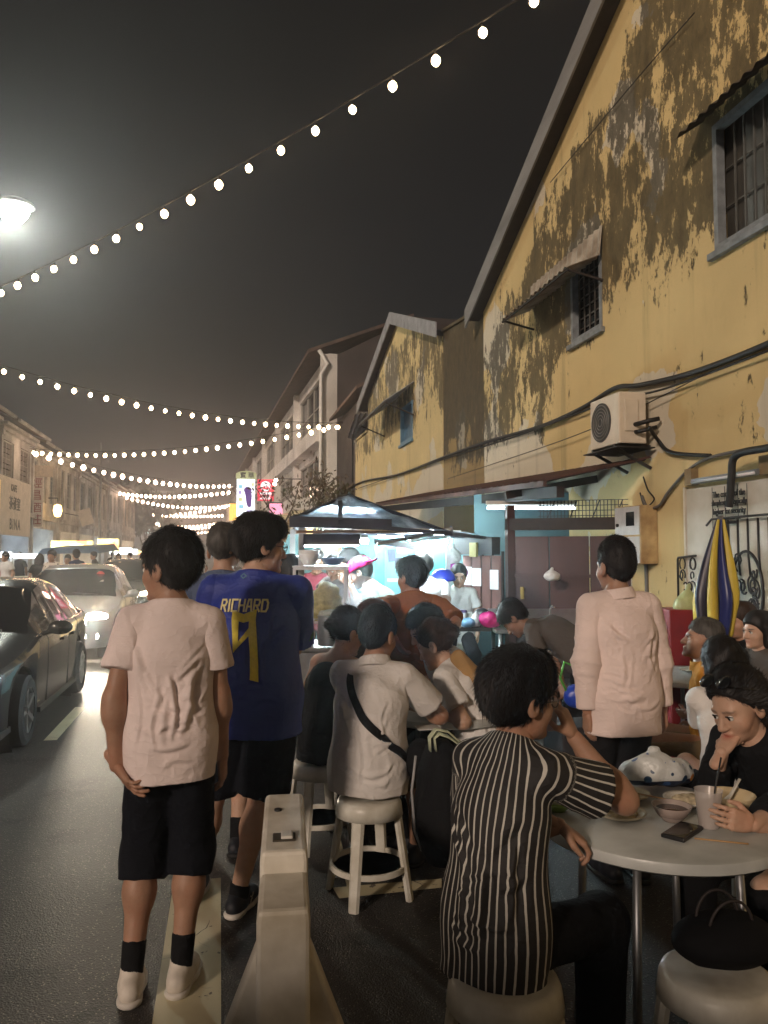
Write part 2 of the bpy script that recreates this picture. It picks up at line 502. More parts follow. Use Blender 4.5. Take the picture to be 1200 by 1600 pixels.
# ---- weathered wall paint
def wall_mat(name, paint, pale, mould, zlo, zhi, amount, seedoff=0.0, patch=0.5, damp=0.0, gable=False):
    a = NT(name); tc0 = a.n('TexCoord').outputs['Object']
    mp = a.n('Mapping'); mp.inputs['Location'].default_value = (0, seedoff, seedoff * 0.37); a.l(tc0, mp.inputs['Vector']); tc = mp.outputs['Vector']
    z = a.n('SeparateXYZ', i_Vector=tc0).outputs['Z']; y = a.n('SeparateXYZ', i_Vector=tc0).outputs['Y']
    warp = a.n('TexNoise'); warp.inputs['Scale'].default_value = 1.3; warp.inputs['Detail'].default_value = 5; a.l(tc, warp.inputs['Vector'])
    zw = a.math('ADD', z, a.math('MULTIPLY', a.math('SUBTRACT', warp.outputs['Fac'], 0.5), 2.2))
    n1 = a.noise(tc, 1.1, 8, 0.62, (1, 1, 0.55))
    n2 = a.noise(tc, 5.5, 8, 0.7, (1, 1, 0.45))
    n3 = a.noise(tc, 14, 8, 0.75, (1, 1, 0.5))
    col = a.ramp(a.noise(tc, 0.8, 5), [(0.3, tuple(c * 0.82 for c in paint)), (0.7, paint)])
    col = a.mix(a.math('MULTIPLY', a.smooth(n2, 0.5, 0.75), 0.35), col, tuple(c * 0.7 for c in paint))
    # pale plaster where the paint has come away
    lowz = a.math('MULTIPLY', a.smooth(z, 2.2, 2.6), a.math('SUBTRACT', 1.0, a.smooth(z, 3.3, 3.9)))
    pm = a.math('GREATER_THAN', a.math('ADD', a.noise(tc, 0.62, 9, 0.5), a.math('MULTIPLY', lowz, 0.10)), 1.0 - patch)
    col = a.mix(a.math('MULTIPLY', pm, 0.85), col, pale)
    # black mould, densest on a band of the wall, flaking off in ragged patches
    band = a.math('MULTIPLY', a.smooth(zw, zlo, zlo + 0.9), a.math('SUBTRACT', 1.0, a.smooth(zw, zhi - 0.2, zhi + 0.6)))
    if gable:
        # mould keeps off the strip sheltered by the eaves and reaches lower towards the far end
        wr_ = a.math('SUBTRACT', a.math('ADD', 5.94, a.math('MULTIPLY', 0.452, a.math('SUBTRACT', 12.72, y))), z)
        wn_ = a.math('ADD', wr_, a.math('MULTIPLY', a.math('SUBTRACT', warp.outputs['Fac'], 0.5), 2.0))
        zl_ = a.math('ADD', z, a.math('MULTIPLY', a.smooth(y, 9.2, 9.9), 0.95))
        zl_ = a.math('ADD', zl_, a.math('MULTIPLY', a.math('SUBTRACT', warp.outputs['Fac'], 0.5), 1.3))
        band = a.math('MULTIPLY', a.smooth(wn_, 0.35, 1.1), a.smooth(zl_, 3.9, 5.1))
    mm = a.math('ADD', a.math('ADD', a.math('MULTIPLY', n1, 0.42), a.math('MULTIPLY', n2, 0.50)), a.math('MULTIPLY', n3, 0.42))
    mm = a.math('ADD', a.math('MULTIPLY', a.math('SUBTRACT', mm, 0.67), 1.75), 0.67)
    mask = a.smooth(a.math('ADD', mm, a.math('MULTIPLY', band, amount)), 0.845, 0.915)
    mcol = a.mix(a.smooth(n3, 0.35, 0.7), mould, tuple(c * 2.6 for c in mould))
    col = a.mix(a.math('MULTIPLY', mask, a.math('ADD', 0.62, a.math('MULTIPLY', n2, 0.4)), clamp=True), col, mcol)
    # vertical run-off streaks
    st = a.noise(tc, 3.0, 6, 0.6, (1, 1, 0.06))
    col = a.mix(a.math('MULTIPLY', a.smooth(st, 0.55, 0.78), 0.45), col, tuple(c * 1.5 for c in mould))
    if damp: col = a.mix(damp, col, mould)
    a.l(col, a.b.inputs['Base Color']); a.b.inputs['Roughness'].default_value = 0.88
    a.b.inputs['Specular IOR Level'].default_value = 0.25
    h = a.math('ADD', a.math('MULTIPLY', mask, -0.8), a.math('ADD', a.math('MULTIPLY', n2, 0.8), a.math('MULTIPLY', pm, -0.6)))
    a.bump(h, 0.5, 0.012)
    return MATS[name]
WALL_A = wall_mat('yellow_wall', (0.68, 0.52, 0.25), (0.62, 0.57, 0.46), (0.020, 0.017, 0.011), 4.2, 7.6, 0.305, 3.1, 0.42, 0.0, True)
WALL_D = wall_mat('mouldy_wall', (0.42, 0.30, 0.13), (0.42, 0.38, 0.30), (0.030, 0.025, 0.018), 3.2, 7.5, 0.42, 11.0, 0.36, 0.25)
WALL_B = wall_mat('pale_yellow_wall', (0.64, 0.49, 0.24), (0.56, 0.50, 0.40), (0.045, 0.036, 0.022), 4.2, 7.0, 0.24, 20.3, 0.42)
GREYW = mat('grey_fascia', (0.22, 0.215, 0.21), 0.7, var=0.35, scale=3, bump=0.2, stretch=(1, 0.3, 1))
DARKW = mat('dark_wood', (0.035, 0.025, 0.02), 0.7, var=0.3)
GLASSD = mat('dark_pane', (0.012, 0.013, 0.014), 0.08, var=0.0, spec=0.6)
IRON = mat('black_iron', (0.018, 0.017, 0.016), 0.5, var=0.2)
WFRAME = mat('weathered_frame', (0.22, 0.24, 0.25), 0.7, var=0.35, scale=10, bump=0.2)
TIN = mat('zinc_sheet', (0.46, 0.41, 0.34), 0.55, metal=0.25, var=0.35, scale=4, bump=0.2, dark=(0.22, 0.17, 0.12))
TIN2 = mat('grey_zinc_sheet', (0.36, 0.35, 0.36), 0.5, metal=0.3, var=0.35, scale=4, bump=0.2)
RUST = mat('rusty_sheet', (0.08, 0.034, 0.022), 0.75, var=0.5, scale=5, bump=0.4, dark=(0.04, 0.02, 0.015))
CABLE = mat('black_cable', (0.012, 0.011, 0.010), 0.55, var=0.1)
WHITE_PLASTIC = mat('white_plastic', (0.62, 0.60, 0.55), 0.45, var=0.12, scale=6)

def side_wall(name, X, th, us, top, openings, m, parent, zmin=0.0):
    """wall in the plane X, running along Y, sloped top, cut round its openings"""
    zs_all = sorted({z for o in openings for z in o[2:4]})
    ub = sorted(set(us) | {u for o in openings for u in o[0:2]})
    mb = MB()
    for u0, u1 in zip(ub[:-1], ub[1:]):
        t0, t1 = top(u0 + 1e-6), top(u1 - 1e-6)
        zb = [zmin] + [z for z in zs_all if any(o[0] <= u0 + 1e-6 and o[1] >= u1 - 1e-6 and z in o[2:4] for o in openings)] + [None]
        for z0, z1 in zip(zb[:-1], zb[1:]):
            zm = (z0 + (z1 if z1 is not None else z0 + 0.2)) / 2
            if any(o[0] <= u0 + 1e-6 and o[1] >= u1 - 1e-6 and o[2] < zm < o[3] for o in openings): continue
            a0 = t0 if z1 is None else z1; a1 = t1 if z1 is None else z1
            mb.prism([(X, u0, z0), (X, u1, z0), (X, u1, a1), (X, u0, a0)], (th, 0, 0))
    return wobj(name, mb, m, parent)
def side_window(parent, X, y0, y1, z0, z1, bars_v, bars_h, m_bar, frame_m, depth=0.12, fw=0.06, pane_m=None):
    w = wobj('window', MB().box((X + depth + 0.012, (y0 + y1) / 2, (z0 + z1) / 2), (0.012, y1 - y0, z1 - z0)), pane_m or GLASSD, parent)
    f = MB()
    f.bb((X - 0.015, y0, z0), (X + 0.07, y0 + fw, z1)).bb((X - 0.015, y1 - fw, z0), (X + 0.07, y1, z1))
    f.bb((X - 0.015, y0 + fw, z1 - fw), (X + 0.07, y1 - fw, z1)).bb((X - 0.015, y0 + fw, z0), (X + 0.07, y1 - fw, z0 + fw))
    wobj('frame', f, frame_m, w)
    s = MB().bb((X - 0.06, y0 - 0.06, z0 - 0.07), (X - 0.001, y1 + 0.06, z0 - 0.003))
    wobj('sill', s, frame_m, w, bevel=0.008)
    for i in range(bars_v):
        y = y0 + fw + (y1 - y0 - 2 * fw) * (i + 1) / (bars_v + 1)
        wobj('bar', MB().bb((X + 0.075, y - 0.008, z0 + 0.002), (X + 0.091, y + 0.008, z1 - 0.002)), m_bar, w)
    for i in range(bars_h):
        z = z0 + fw + (z1 - z0 - 2 * fw) * (i + 1) / (bars_h + 1)
        wobj('bar', MB().bb((X + 0.094, y0 + 0.002, z - 0.007), (X + 0.106, y1 - 0.002, z + 0.007)), m_bar, w)
    return w
def corrugated(p00, p01, p10, p11, waves, amp, nv=3, th=0.003):
    """sheet whose waves run from edge p00-p01 to edge p10-p11"""
    p00, p01, p10, p11 = map(Vector, (p00, p01, p10, p11))
    n = (p01 - p00).cross(p10 - p00).normalized(); N = waves * 8; rows = []
    for j in range(nv):
        t = j / (nv - 1); row = []
        for i in range(N + 1):
            s = i / N
            p = p00.lerp(p01, s).lerp(p10.lerp(p11, s), t)
            row.append(p + n * amp * math.sin(2 * math.pi * waves * s))
        rows.append(row)
    mb = MB(); mb.grid(rows); mb.grid([[p - n * th for p in r] for r in rows]); return mb

XW = 4.5
house = thing('yellow_house', 'tall mouldy yellow gabled house wall on the right with zinc window hood', 'house', (XW, 4.0, 0))
topA = lambda u: 5.94 + 0.452 * (12.72 - u) if u > 5.0 else 9.43 - 0.452 * (5.0 - u)
W1 = (4.55, 6.24, 4.45, 5.66); W2 = (8.42, 9.25, 4.38, 5.45)
side_wall('wall', XW, 0.28, (-7, 5.0, 12.72), topA, [W1, W2], WALL_A, house)
side_window(house, XW, W1[0], W1[1], W1[2], W1[3], 11, 2, mat('bar_grey', (0.10, 0.10, 0.09), 0.6), WFRAME, pane_m=mat('dusty_pane', (0.055, 0.052, 0.045), 0.4, var=0.4, scale=3))
side_window(house, XW, W2[0], W2[1], W2[2], W2[3], 4, 6, mat('bar_brown', (0.06, 0.05, 0.04), 0.6), WFRAME)
# roof with fascia board following the gable
rf = MB()
def strip(us, zo0, zo1, x0, x1, topf):
    mb = MB()
    for u0, u1 in zip(us[:-1], us[1:]):
        mb.prism([(x0, u0, topf(u0) + zo0), (x0, u1, topf(u1 - 1e-6 if u1 > u0 else u1) + zo0), (x0, u1, topf(u1 - 1e-6) + zo1), (x0, u0, topf(u0) + zo1)], (x1 - x0, 0, 0))
    return mb
roofA = wobj('roof', strip((-7, 5.0, 12.95), 0.004, 0.13, XW - 0.24, XW + 7, topA), mat('clay_tile_dark', (0.07, 0.05, 0.042), 0.85, var=0.4, scale=6, bump=0.5), house)
wobj('fascia', strip((-7, 5.0, 12.95), -0.17, 0.16, XW - 0.275, XW - 0.245, topA), GREYW, roofA)
wobj('soffit', strip((-7, 5.0, 12.93), -0.045, -0.004, XW - 0.24, XW - 0.004, topA), DARKW, roofA)
# zinc hood over the small window: a flat flashing and the sloping sheet below it
h1 = wobj('window_hood', corrugated((XW - 0.02, 8.36, 5.62), (XW - 0.02, 10.55, 5.62), (XW - 0.06, 8.36, 5.25), (XW - 0.06, 10.55, 5.25), 15, 0.012), TIN, house)
wobj('hood_sheet', corrugated((XW - 0.05, 8.36, 5.25), (XW - 0.05, 10.55, 5.25), (XW - 0.5, 8.36, 5.06), (XW - 0.5, 10.55, 5.06), 15, 0.014), TIN, h1)
br = MB()
for y in (8.40, 10.5): br.bar((XW, y, 4.95), (XW - 0.47, y, 5.05), 0.025)
br.bar((XW - 0.47, 8.36, 5.045), (XW - 0.47, 10.55, 5.045), 0.025)
wobj('hood_bracket', br, DARKW, h1)
# torn hood over the near window
h2 = wobj('window_hood', corrugated((XW - 0.01, 4.3, 5.80), (XW - 0.01, 6.42, 5.80), (XW - 0.30, 4.3, 5.60), (XW - 0.30, 6.42, 5.60), 14, 0.013), mat('old_dark_sheet', (0.09, 0.07, 0.05), 0.75, metal=0.2, var=0.5, scale=4), house)
# shallow plaster strip between wall colours low on the wall
# ---- back annex and second gable
ann = thing('mouldy_annex', 'flat dark mould-stained wall between the two yellow gables', 'house', (XW + 0.02, 14, 0))
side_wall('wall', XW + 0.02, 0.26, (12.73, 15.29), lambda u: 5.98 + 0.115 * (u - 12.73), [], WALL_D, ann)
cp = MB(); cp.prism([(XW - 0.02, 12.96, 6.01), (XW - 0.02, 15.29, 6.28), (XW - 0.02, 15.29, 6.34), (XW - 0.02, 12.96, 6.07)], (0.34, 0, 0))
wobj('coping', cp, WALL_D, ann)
hb = thing('small_gable_house', 'smaller pale yellow gabled house with blue shuttered window behind the stall roof', 'house', (XW, 19.5, 0))
def topB(u):
    if u < 19.4: return 6.2 + (7.78 - 6.2) / 4.1 * (u - 15.3)
    if u <= 23.6: return 7.78 - 0.305 * (u - 19.4)
    return 5.46
W3 = (17.83, 19.1, 4.41, 5.35)
side_wall('wall', XW, 0.28, (15.3, 19.4, 23.6, 25.9), topB, [W3], WALL_B, hb)
BLUE = mat('blue_shutter', (0.06, 0.14, 0.22), 0.6, var=0.3, scale=8)
w3 = side_window(hb, XW, *W3, 0, 0, IRON, mat('blue_frame', (0.10, 0.20, 0.28), 0.6), pane_m=BLUE)
for i in range(10):
    y = W3[0] + 0.07 + i * 0.125
    wobj('slat', MB().bb((XW + 0.07, y, W3[2] + 0.065), (XW + 0.1, y + 0.09, W3[3] - 0.065)), BLUE, w3)
roofB = wobj('roof', strip((15.3, 19.4, 24.4), 0.004, 0.12, XW - 0.2, XW + 6, lambda u: topB(min(u, 23.6)) - (0.305 * (u - 23.6) if u > 23.6 else 0)), MATS['clay_tile_dark'], hb)
wobj('fascia', strip((15.0, 19.4, 24.4), -0.12, 0.2, XW - 0.235, XW - 0.204, lambda u: topB(max(15.3, min(u, 23.6))) - (0.305 * (u - 23.6) if u > 23.6 else 0)), TIN2, roofB)
h3 = wobj('window_hood', corrugated((XW - 0.02, 17.6, 5.75), (XW - 0.02, 21.2, 5.75), (XW - 0.75, 17.6, 5.25), (XW - 0.75, 21.2, 5.25), 18, 0.018), TIN2, hb)
wobj('hood_bracket', MB().bar((XW, 17.7, 4.95), (XW - 0.7, 17.7, 5.23), 0.03).bar((XW, 21.1, 4.95), (XW - 0.7, 21.1, 5.23), 0.03).bar((XW - 0.7, 17.6, 5.225), (XW - 0.7, 21.2, 5.225), 0.03), DARKW, h3)
h4 = wobj('front_awning', corrugated((XW + 1.2, 25.4, 6.5), (XW - 0.1, 25.4, 6.35), (XW + 1.2, 27.0, 5.75), (XW - 0.1, 27.0, 5.75), 8, 0.03), TIN2, hb)
wobj('awning_post', MB().bar((XW + 0.02, 26.6, 0.0), (XW + 0.02, 26.6, 5.85), 0.06), IRON, h4)
wobj('parapet_coping', MB().bb((XW - 0.05, 23.62, 5.463), (XW + 0.33, 25.95, 5.53)), WALL_B, hb)
# cables stapled along the yellow walls
def cable(label, pts, r, m=CABLE, seg=10, wig=0.0):
    P = []; pts = [Vector(p) for p in pts]
    for i in range(len(pts) - 1):
        p0 = pts[max(i - 1, 0)]; p1 = pts[i]; p2 = pts[i + 1]; p3 = pts[min(i + 2, len(pts) - 1)]
        for k in range(seg):
            t = k / seg
            P.append(0.5 * ((2 * p1) + (p2 - p0) * t + (2 * p0 - 5 * p1 + 4 * p2 - p3) * t * t + (3 * p1 - p0 - 3 * p2 + p3) * t ** 3))
    P.append(pts[-1])
    if wig:
        P = [p + Vector((0, rnd.uniform(-wig, wig), rnd.uniform(-wig, wig))) for p in P]
    return tag(obj('wall_cable', MB().tube(P, r, 7), m, smooth='all'), label, 'cable')
xc = XW - 0.045
def wl(px, py, X=xc): return WX(px, py, X)
cable('thick black cable running the whole length of the yellow walls', [wl(1290, 485), wl(1200, 537), wl(1080, 583), wl(1000, 602), wl(960, 607), wl(905, 640), wl(840, 668), wl(762, 690), wl(700, 712), wl(620, 742), wl(556, 757), wl(505, 792)], 0.028)
cable('thinner black cable sagging just under the thick one on the yellow wall', [wl(1200, 548, xc - .03), wl(1040, 607, xc - .03), wl(960, 625, xc - .03), wl(905, 645, xc - .03), wl(800, 684, xc - .03), wl(680, 722, xc - .03), wl(560, 763, xc - .03)], 0.012)
cable('hair-thin wire crossing the wall from gable to cable', [wl(1085, 20), wl(985, 135), wl(860, 285)], 0.006)
cable('thin straight wire below the cables beside the air conditioner', [wl(1105, 583, xc - .05), wl(900, 680, xc - .05), wl(700, 748, xc - .05)], 0.006)
cable('thick black drooping cable end hanging before the wire lettering', [wl(1260, 688, 4.3), wl(1200, 700, 4.3), wl(1150, 712, 4.3), wl(1143, 745, 4.3), wl(1141, 775, 4.3), wl(1139, 792, 4.3)], 0.033)
cable('grey cables looping down from the wall to the meter box', [wl(1180, 700), wl(1110, 715), wl(1075, 735), wl(1045, 768), wl(1030, 790), wl(1012, 793), wl(1003, 775)], 0.016, mat('grey_cable', (0.12, 0.11, 0.10), 0.6))
cable('black air conditioner pipe bending down to the awning', [wl(1015, 668, 4.25), wl(1030, 690), wl(1050, 707), wl(1110, 712)], 0.02)
cable('curled loose wires above the meter box', [wl(1000, 770), wl(1008, 792), wl(1022, 780), wl(1012, 765), wl(1005, 745)], 0.008)

# ---- shophouses
def facade_wall(parent, p0, u, n, L, H, ops, m, th=0.3):
    """vertical wall from p0 along u, thickness behind it, cut round openings (u0,u1,z0,z1)"""
    ub = sorted({0, L} | {x for o in ops for x in o[:2]}); zb = sorted({0, H} | {x for o in ops for x in o[2:]})
    mb = MB()
    for a, b in zip(ub[:-1], ub[1:]):
        run = None
        for c, d in zip(zb[:-1], zb[1:]):
            solid = not any(o[0] < (a + b) / 2 < o[1] and o[2] < (c + d) / 2 < o[3] for o in ops)
            if solid: run = [run[0], d] if run else [c, d]
            if (not solid or d == zb[-1]) and run:
                q = [p0 + u * a + Vector((0, 0, run[0])), p0 + u * b + Vector((0, 0, run[0])), p0 + u * b + Vector((0, 0, run[1])), p0 + u * a + Vector((0, 0, run[1]))]
                mb.prism(q, -n * th); run = None
    return wobj('wall', mb, m, parent)
def fquad(p0, u, n, a, b, c, d, off, th):
    q = [p0 + u * a + n * off + Vector((0, 0, c)), p0 + u * b + n * off + Vector((0, 0, c)), p0 + u * b + n * off + Vector((0, 0, d)), p0 + u * a + n * off + Vector((0, 0, d))]
    return MB().prism(q, -n * th)
def fwindow(parent, p0, u, n, o, m_frame, m_pane, mul=1, trans=1, shutter=None):
    a, b, c, d = o
    w = wobj('window', fquad(p0, u, n, a + 0.002, b - 0.002, c + 0.002, d - 0.002, -0.18, 0.03), m_pane, parent)
    f = MB(); t = 0.07
    for (x0, x1, z0, z1) in ((a, a + t, c, d), (b - t, b, c, d), (a + t, b - t, c, c + t), (a + t, b - t, d - t, d)):
        f2 = fquad(p0, u, n, x0 + 0.003, x1 - 0.003, z0 + 0.003, z1 - 0.003, -0.08, 0.09); f.add(f2.v, f2.f)
    for i in range(mul):
        x = a + (b - a) * (i + 1) / (mul + 1); f2 = fquad(p0, u, n, x - 0.03, x + 0.03, c + t, d - t, -0.1, 0.07); f.add(f2.v, f2.f)
    for i in range(trans):
        z = c + (d - c) * (i + 1) / (trans + 1); f2 = fquad(p0, u, n, a + t, b - t, z - 0.025, z + 0.025, -0.11, 0.05); f.add(f2.v, f2.f)
    wobj('frame', f, m_frame, w)
    if shutter:
        for k, (x0, x1) in enumerate(((a + t + .01, (a + b) / 2 - .03), ((a + b) / 2 + .03, b - t - .01))):
            s = MB(); nn = 9
            for i in range(nn):
                z0 = c + t + (d - c - 2 * t) * i / nn
                f2 = fquad(p0, u, n, x0, x1, z0 + .02, z0 + (d - c - 2 * t) / nn - .02, -0.105, 0.04); s.add(f2.v, f2.f)
            wobj('shutter', s, shutter, w)
    return w
CREAM = mat('cream_plaster', (0.62, 0.57, 0.50), 0.85, var=0.35, scale=0.9, bump=0.3, dark=(0.25, 0.20, 0.16))
GREYP = mat('grey_plaster', (0.54, 0.52, 0.50), 0.85, var=0.35, scale=0.8, bump=0.3, dark=(0.2, 0.18, 0.17))
WHITEP = mat('white_plaster', (0.74, 0.71, 0.67), 0.8, var=0.25, scale=0.7, bump=0.2, dark=(0.50, 0.47, 0.43))
TILE = mat('clay_roof', (0.13, 0.085, 0.065), 0.85, var=0.4, scale=2.5, bump=0.6, bscale=14)
SHUT = mat('green_shutter', (0.07, 0.10, 0.10), 0.7, var=0.3)
SHUT2 = mat('brown_shutter', (0.10, 0.075, 0.06), 0.7, var=0.3)
FRAME = mat('pale_joinery', (0.40, 0.38, 0.34), 0.7, var=0.2)
DPANE = mat('street_pane', (0.035, 0.038, 0.045), 0.12, var=0.3, scale=2)
def lit(name, c, s): return emis(name, c, s)
SHOPB = lit('shop_interior_cool', (0.62, 0.82, 1.0), 3.0)
SHOPW = lit('shop_interior_warm', (1.0, 0.80, 0.52), 2.8)
SHOPD = mat('shop_shutter', (0.16, 0.15, 0.15), 0.6, var=0.3)
def shophouse(label, p0, u, n, L, H1, H2, m_wall, nwin, shut, shop_m, gap=0.0, roof=True):
    t = thing('shophouse', label, 'building', (p0.x, p0.y, 0), 0, 'shophouses along the street')
    ops = []; gw = L - 1.0
    ops.append((0.5, L - 0.5, 0.16, H1 - 0.7))
    wo = []
    bw = L / nwin
    for i in range(nwin):
        wo.append((bw * i + bw * 0.2, bw * (i + 1) - bw * 0.2, H1 + 0.75, H2 - 0.75))
    facade_wall(t, p0, u, n, L, H2, ops + wo, m_wall)
    for i, o in enumerate(wo): fwindow(t, p0, u, n, o, FRAME, DPANE, 1, 2, shut if i != nwin // 2 or nwin < 3 else None)
    # open shop front: back of the shop, shallow floor
    s = wobj('shop_front', fquad(p0, u, n, 0.5, L - 0.5, 0.16, H1 - 0.7, -1.4, 0.05), shop_m, t)
    ct = MB()
    for i in range(3):
        f2 = fquad(p0, u, n, 0.7 + i * (L - 1.6) / 3, 0.6 + (i + 0.8) * (L - 1.6) / 3, 0.16, 1.1 + 0.4 * (i % 2), -0.9, 0.4); ct.add(f2.v, f2.f)
    wobj('shop_counter', ct, SHUT2, s)
    for z, o, hh in ((H1 - 0.25, 0.22, 0.22), (H2 - 0.4, 0.18, 0.16), (H2 - 0.18, 0.32, 0.14)):
        wobj('cornice', fquad(p0, u, n, 0.02, L - 0.02, z, z + hh, o, o - 0.004), m_wall, t)
    for x in (0.05, L - 0.33):
        wobj('pilaster', fquad(p0, u, n, x, x + 0.28, 0.16, H2 - 0.42, 0.1, 0.097), m_wall, t)
        wobj('capital', fquad(p0, u, n, x - 0.03, x + 0.31, H2 - 0.62, H2 - 0.42, 0.16, 0.155), m_wall, t)
    if roof:
        e0 = p0 + n * 0.75; r = MB()
        a = [e0 + Vector((0, 0, H2 - 0.03)), e0 + u * L + Vector((0, 0, H2 - 0.03)), p0 + u * L - n * 5 + Vector((0, 0, H2 + 2.1)), p0 - n * 5 + Vector((0, 0, H2 + 2.1))]
        r.prism(a, (0, 0, 0.12))
        rr = wobj('roof', r, TILE, t)
        wobj('gutter', MB().bar(e0 + n * 0.05 + Vector((0, 0, H2 - 0.01)), e0 + n * 0.05 + u * L + Vector((0, 0, H2 - 0.01)), 0.12), GREYP, rr)
        # gable ends of the house body
        for k in (0.01, L - 0.13):
            b = MB()
            b.prism([p0 + u * k - n * 0.31 + Vector((0, 0, 0)), p0 + u * k - n * 8 + Vector((0, 0, 0)), p0 + u * k - n * 8 + Vector((0, 0, H2 + 1)), p0 + u * k - n * 5 + Vector((0, 0, H2 + 1.9)), p0 + u * k - n * 0.31 + Vector((0, 0, H2 - 0.05))], u * 0.12)
            wobj('side_wall', b, m_wall, t)
    return t
XL = -9.5
U = Vector((0, 1, 0)); NL = Vector((1, 0, 0))
left_specs = [
    (23.0, 6.4, 7.5, CREAM, 3, SHUT, SHOPB, 'leftmost cream shophouse with latticed windows and black lettered signboard'),
    (29.5, 6.4, 7.6, CREAM, 3, SHUT, SHOPB, 'cream two-storey shophouse with pilasters beside the vertical red lettered sign'),
    (36.0, 6.2, 7.5, GREYP, 2, SHUT2, SHOPB, 'grey shophouse with blue lit ground floor behind the red lettered vertical sign'),
    (42.3, 6.4, 7.4, CREAM, 3, SHUT, SHOPB, 'cream shophouse just past the red lettered vertical sign'),
    (48.8, 6.6, 7.5, CREAM, 3, SHUT2, SHOPW, 'cream shophouse lit by a warm wall lamp'),
    (55.5, 6.6, 7.4, GREYP, 2, SHUT, SHOPW, 'grey shophouse with tilted white panel on its front'),
    (62.2, 7.0, 7.4, CREAM, 3, SHUT2, SHOPB, 'cream shophouse behind the tall thin pole'),
    (69.5, 9.0, 7.6, GREYP, 3, SHUT, SHOPW, 'grey shophouse far up the left of the street'),
    (79.0, 12.0, 8.0, CREAM, 4, SHUT, SHOPW, 'farthest wide shophouse on the left of the street'),
]
for (y0, L, H2, m, nw, sh, sm, lb) in left_specs:
    shophouse(lb, Vector((XL + rnd.uniform(-.15, .1), y0, 0)), U, NL, L, 3.7, H2, m, nw, sh, sm)

# ---- long white building on the right, past the yellow houses
dr = Vector((math.sin(YAW + math.atan((295 - 600) / 1200)), math.cos(YAW + math.atan((295 - 600) / 1200)), 0)).normalized()
pc = G(512, 34.0)
nr = Vector((-dr.y, dr.x, 0))
def wc(px, py): return WP(px, py, pc, dr)
wb = thing('white_building', 'long white three-storey building with dark window bays past the yellow houses', 'building', (pc.x, pc.y, 0))
LC = 58.0; nb = 6; ops = []
HC = 10.6
bl = LC / nb
for i in range(nb):
    ops.append((bl * i + 0.55, bl * (i + 1) - 0.55, 7.6, 10.0))
    ops.append((bl * i + 0.55, bl * (i + 1) - 0.55, 4.4, 6.3))
    ops.append((bl * i + 0.6, bl * (i + 1) - 0.6, 0.16, 3.2))
facade_wall(wb, pc, dr, nr, LC, HC, ops, WHITEP, 0.4)
for i, o in enumerate(ops):
    if i % 3 < 2: fwindow(wb, pc, dr, nr, o, FRAME, DPANE, 3, 1)
    else: wobj('shop_front', fquad(pc, dr, nr, o[0], o[1], o[2], o[3], -1.2, 0.05), lit('yellow_shop', (1.0, 0.74, 0.36), 3.0) if i in (2, 5) else SHOPD, wb)
wobj('cornice', fquad(pc, dr, nr, 0, LC, 6.62, 7.35, 0.55, 0.545), WHITEP, wb)
wobj('canopy', fquad(pc, dr, nr, 0, LC, 3.55, 4.1, 1.6, 1.595), WHITEP, wb)
rr = MB(); rr.prism([pc + nr * 0.9 + Vector((0, 0, HC)), pc + nr * 0.9 + dr * LC + Vector((0, 0, HC)), pc - nr * 4 + dr * LC + Vector((0, 0, HC + 2)), pc - nr * 4 + Vector((0, 0, HC + 2))], (0, 0, 0.15))
wobj('roof', rr, TILE, wb)
for i in range(nb + 1):
    x = min(max(bl * i - 0.3, 0), LC - 0.6)
    wobj('pilaster', fquad(pc, dr, nr, x + .02, x + 0.58, 0.16, HC - 0.02, 0.28, 0.277), WHITEP, wb)
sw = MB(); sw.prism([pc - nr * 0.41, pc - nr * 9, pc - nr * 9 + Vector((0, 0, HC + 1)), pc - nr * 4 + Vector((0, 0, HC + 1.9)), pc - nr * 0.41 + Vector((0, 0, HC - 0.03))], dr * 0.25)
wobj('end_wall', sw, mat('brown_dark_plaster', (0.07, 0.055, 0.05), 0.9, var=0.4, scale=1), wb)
pp = pc + nr * 0.35 - dr * 0.12
wobj('drain_pipe', MB().tube([pp + Vector((0, 0, .1)), pp + Vector((0, 0, 9.6)), pp + Vector((0, 0, 10.1)) - nr * 0.3, pp + Vector((0, 0, HC + .1)) + nr * .1], 0.09, 8), mat('white_pipe', (0.7, 0.68, 0.64), 0.5, var=0.1), wb, smooth='all')
# dark low block between
db = thing('dark_brick_annex', 'dark brown building beside the white building', 'building', (6, 29.5, 0))
bx = MB().bb((5.0, 26.4, 0), (11, 33.2, 7.4))
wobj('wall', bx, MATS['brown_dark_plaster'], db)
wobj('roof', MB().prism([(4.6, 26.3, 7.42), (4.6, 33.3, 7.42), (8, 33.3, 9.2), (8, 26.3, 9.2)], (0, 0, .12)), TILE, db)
# farther right side shophouses
p = pc + dr * (LC + 1) + nr * 0.3
for k, lb in enumerate(('grey shophouse right at the far end beyond the white building', 'last cream shophouse on the right, behind the far light strings')):
    shophouse(lb, p.copy(), dr, nr, 14, 4, 9.5 - k, GREYP if k == 0 else CREAM, 3, SHUT, SHOPW); p += dr * 14.4
# far tower block with lit top
tp0 = G(246, 130)
tw = thing('far_tower', 'pale tower block faint behind the light strings at street end', 'building', tp0)
wobj('wall', MB().bb((tp0.x - 2.6, tp0.y, 0), (tp0.x + 2.6, tp0.y + 5, 10.4)).bb((tp0.x - 1.9, tp0.y + .5, 10.41), (tp0.x + 1.9, tp0.y + 4.5, 12.4)), mat('tower_wall', (0.45, 0.45, 0.47), 0.8, var=0.2, scale=.2), tw)
for k in range(4):
    for j in range(3):
        wobj('window', MB().box((tp0.x - 1.6 + j * 1.6, tp0.y - .03, 5.4 + k * 1.5), (0.9, 0.1, 0.7)), lit('tower_window', (0.75, 0.95, 1.0), 1.6), tw)
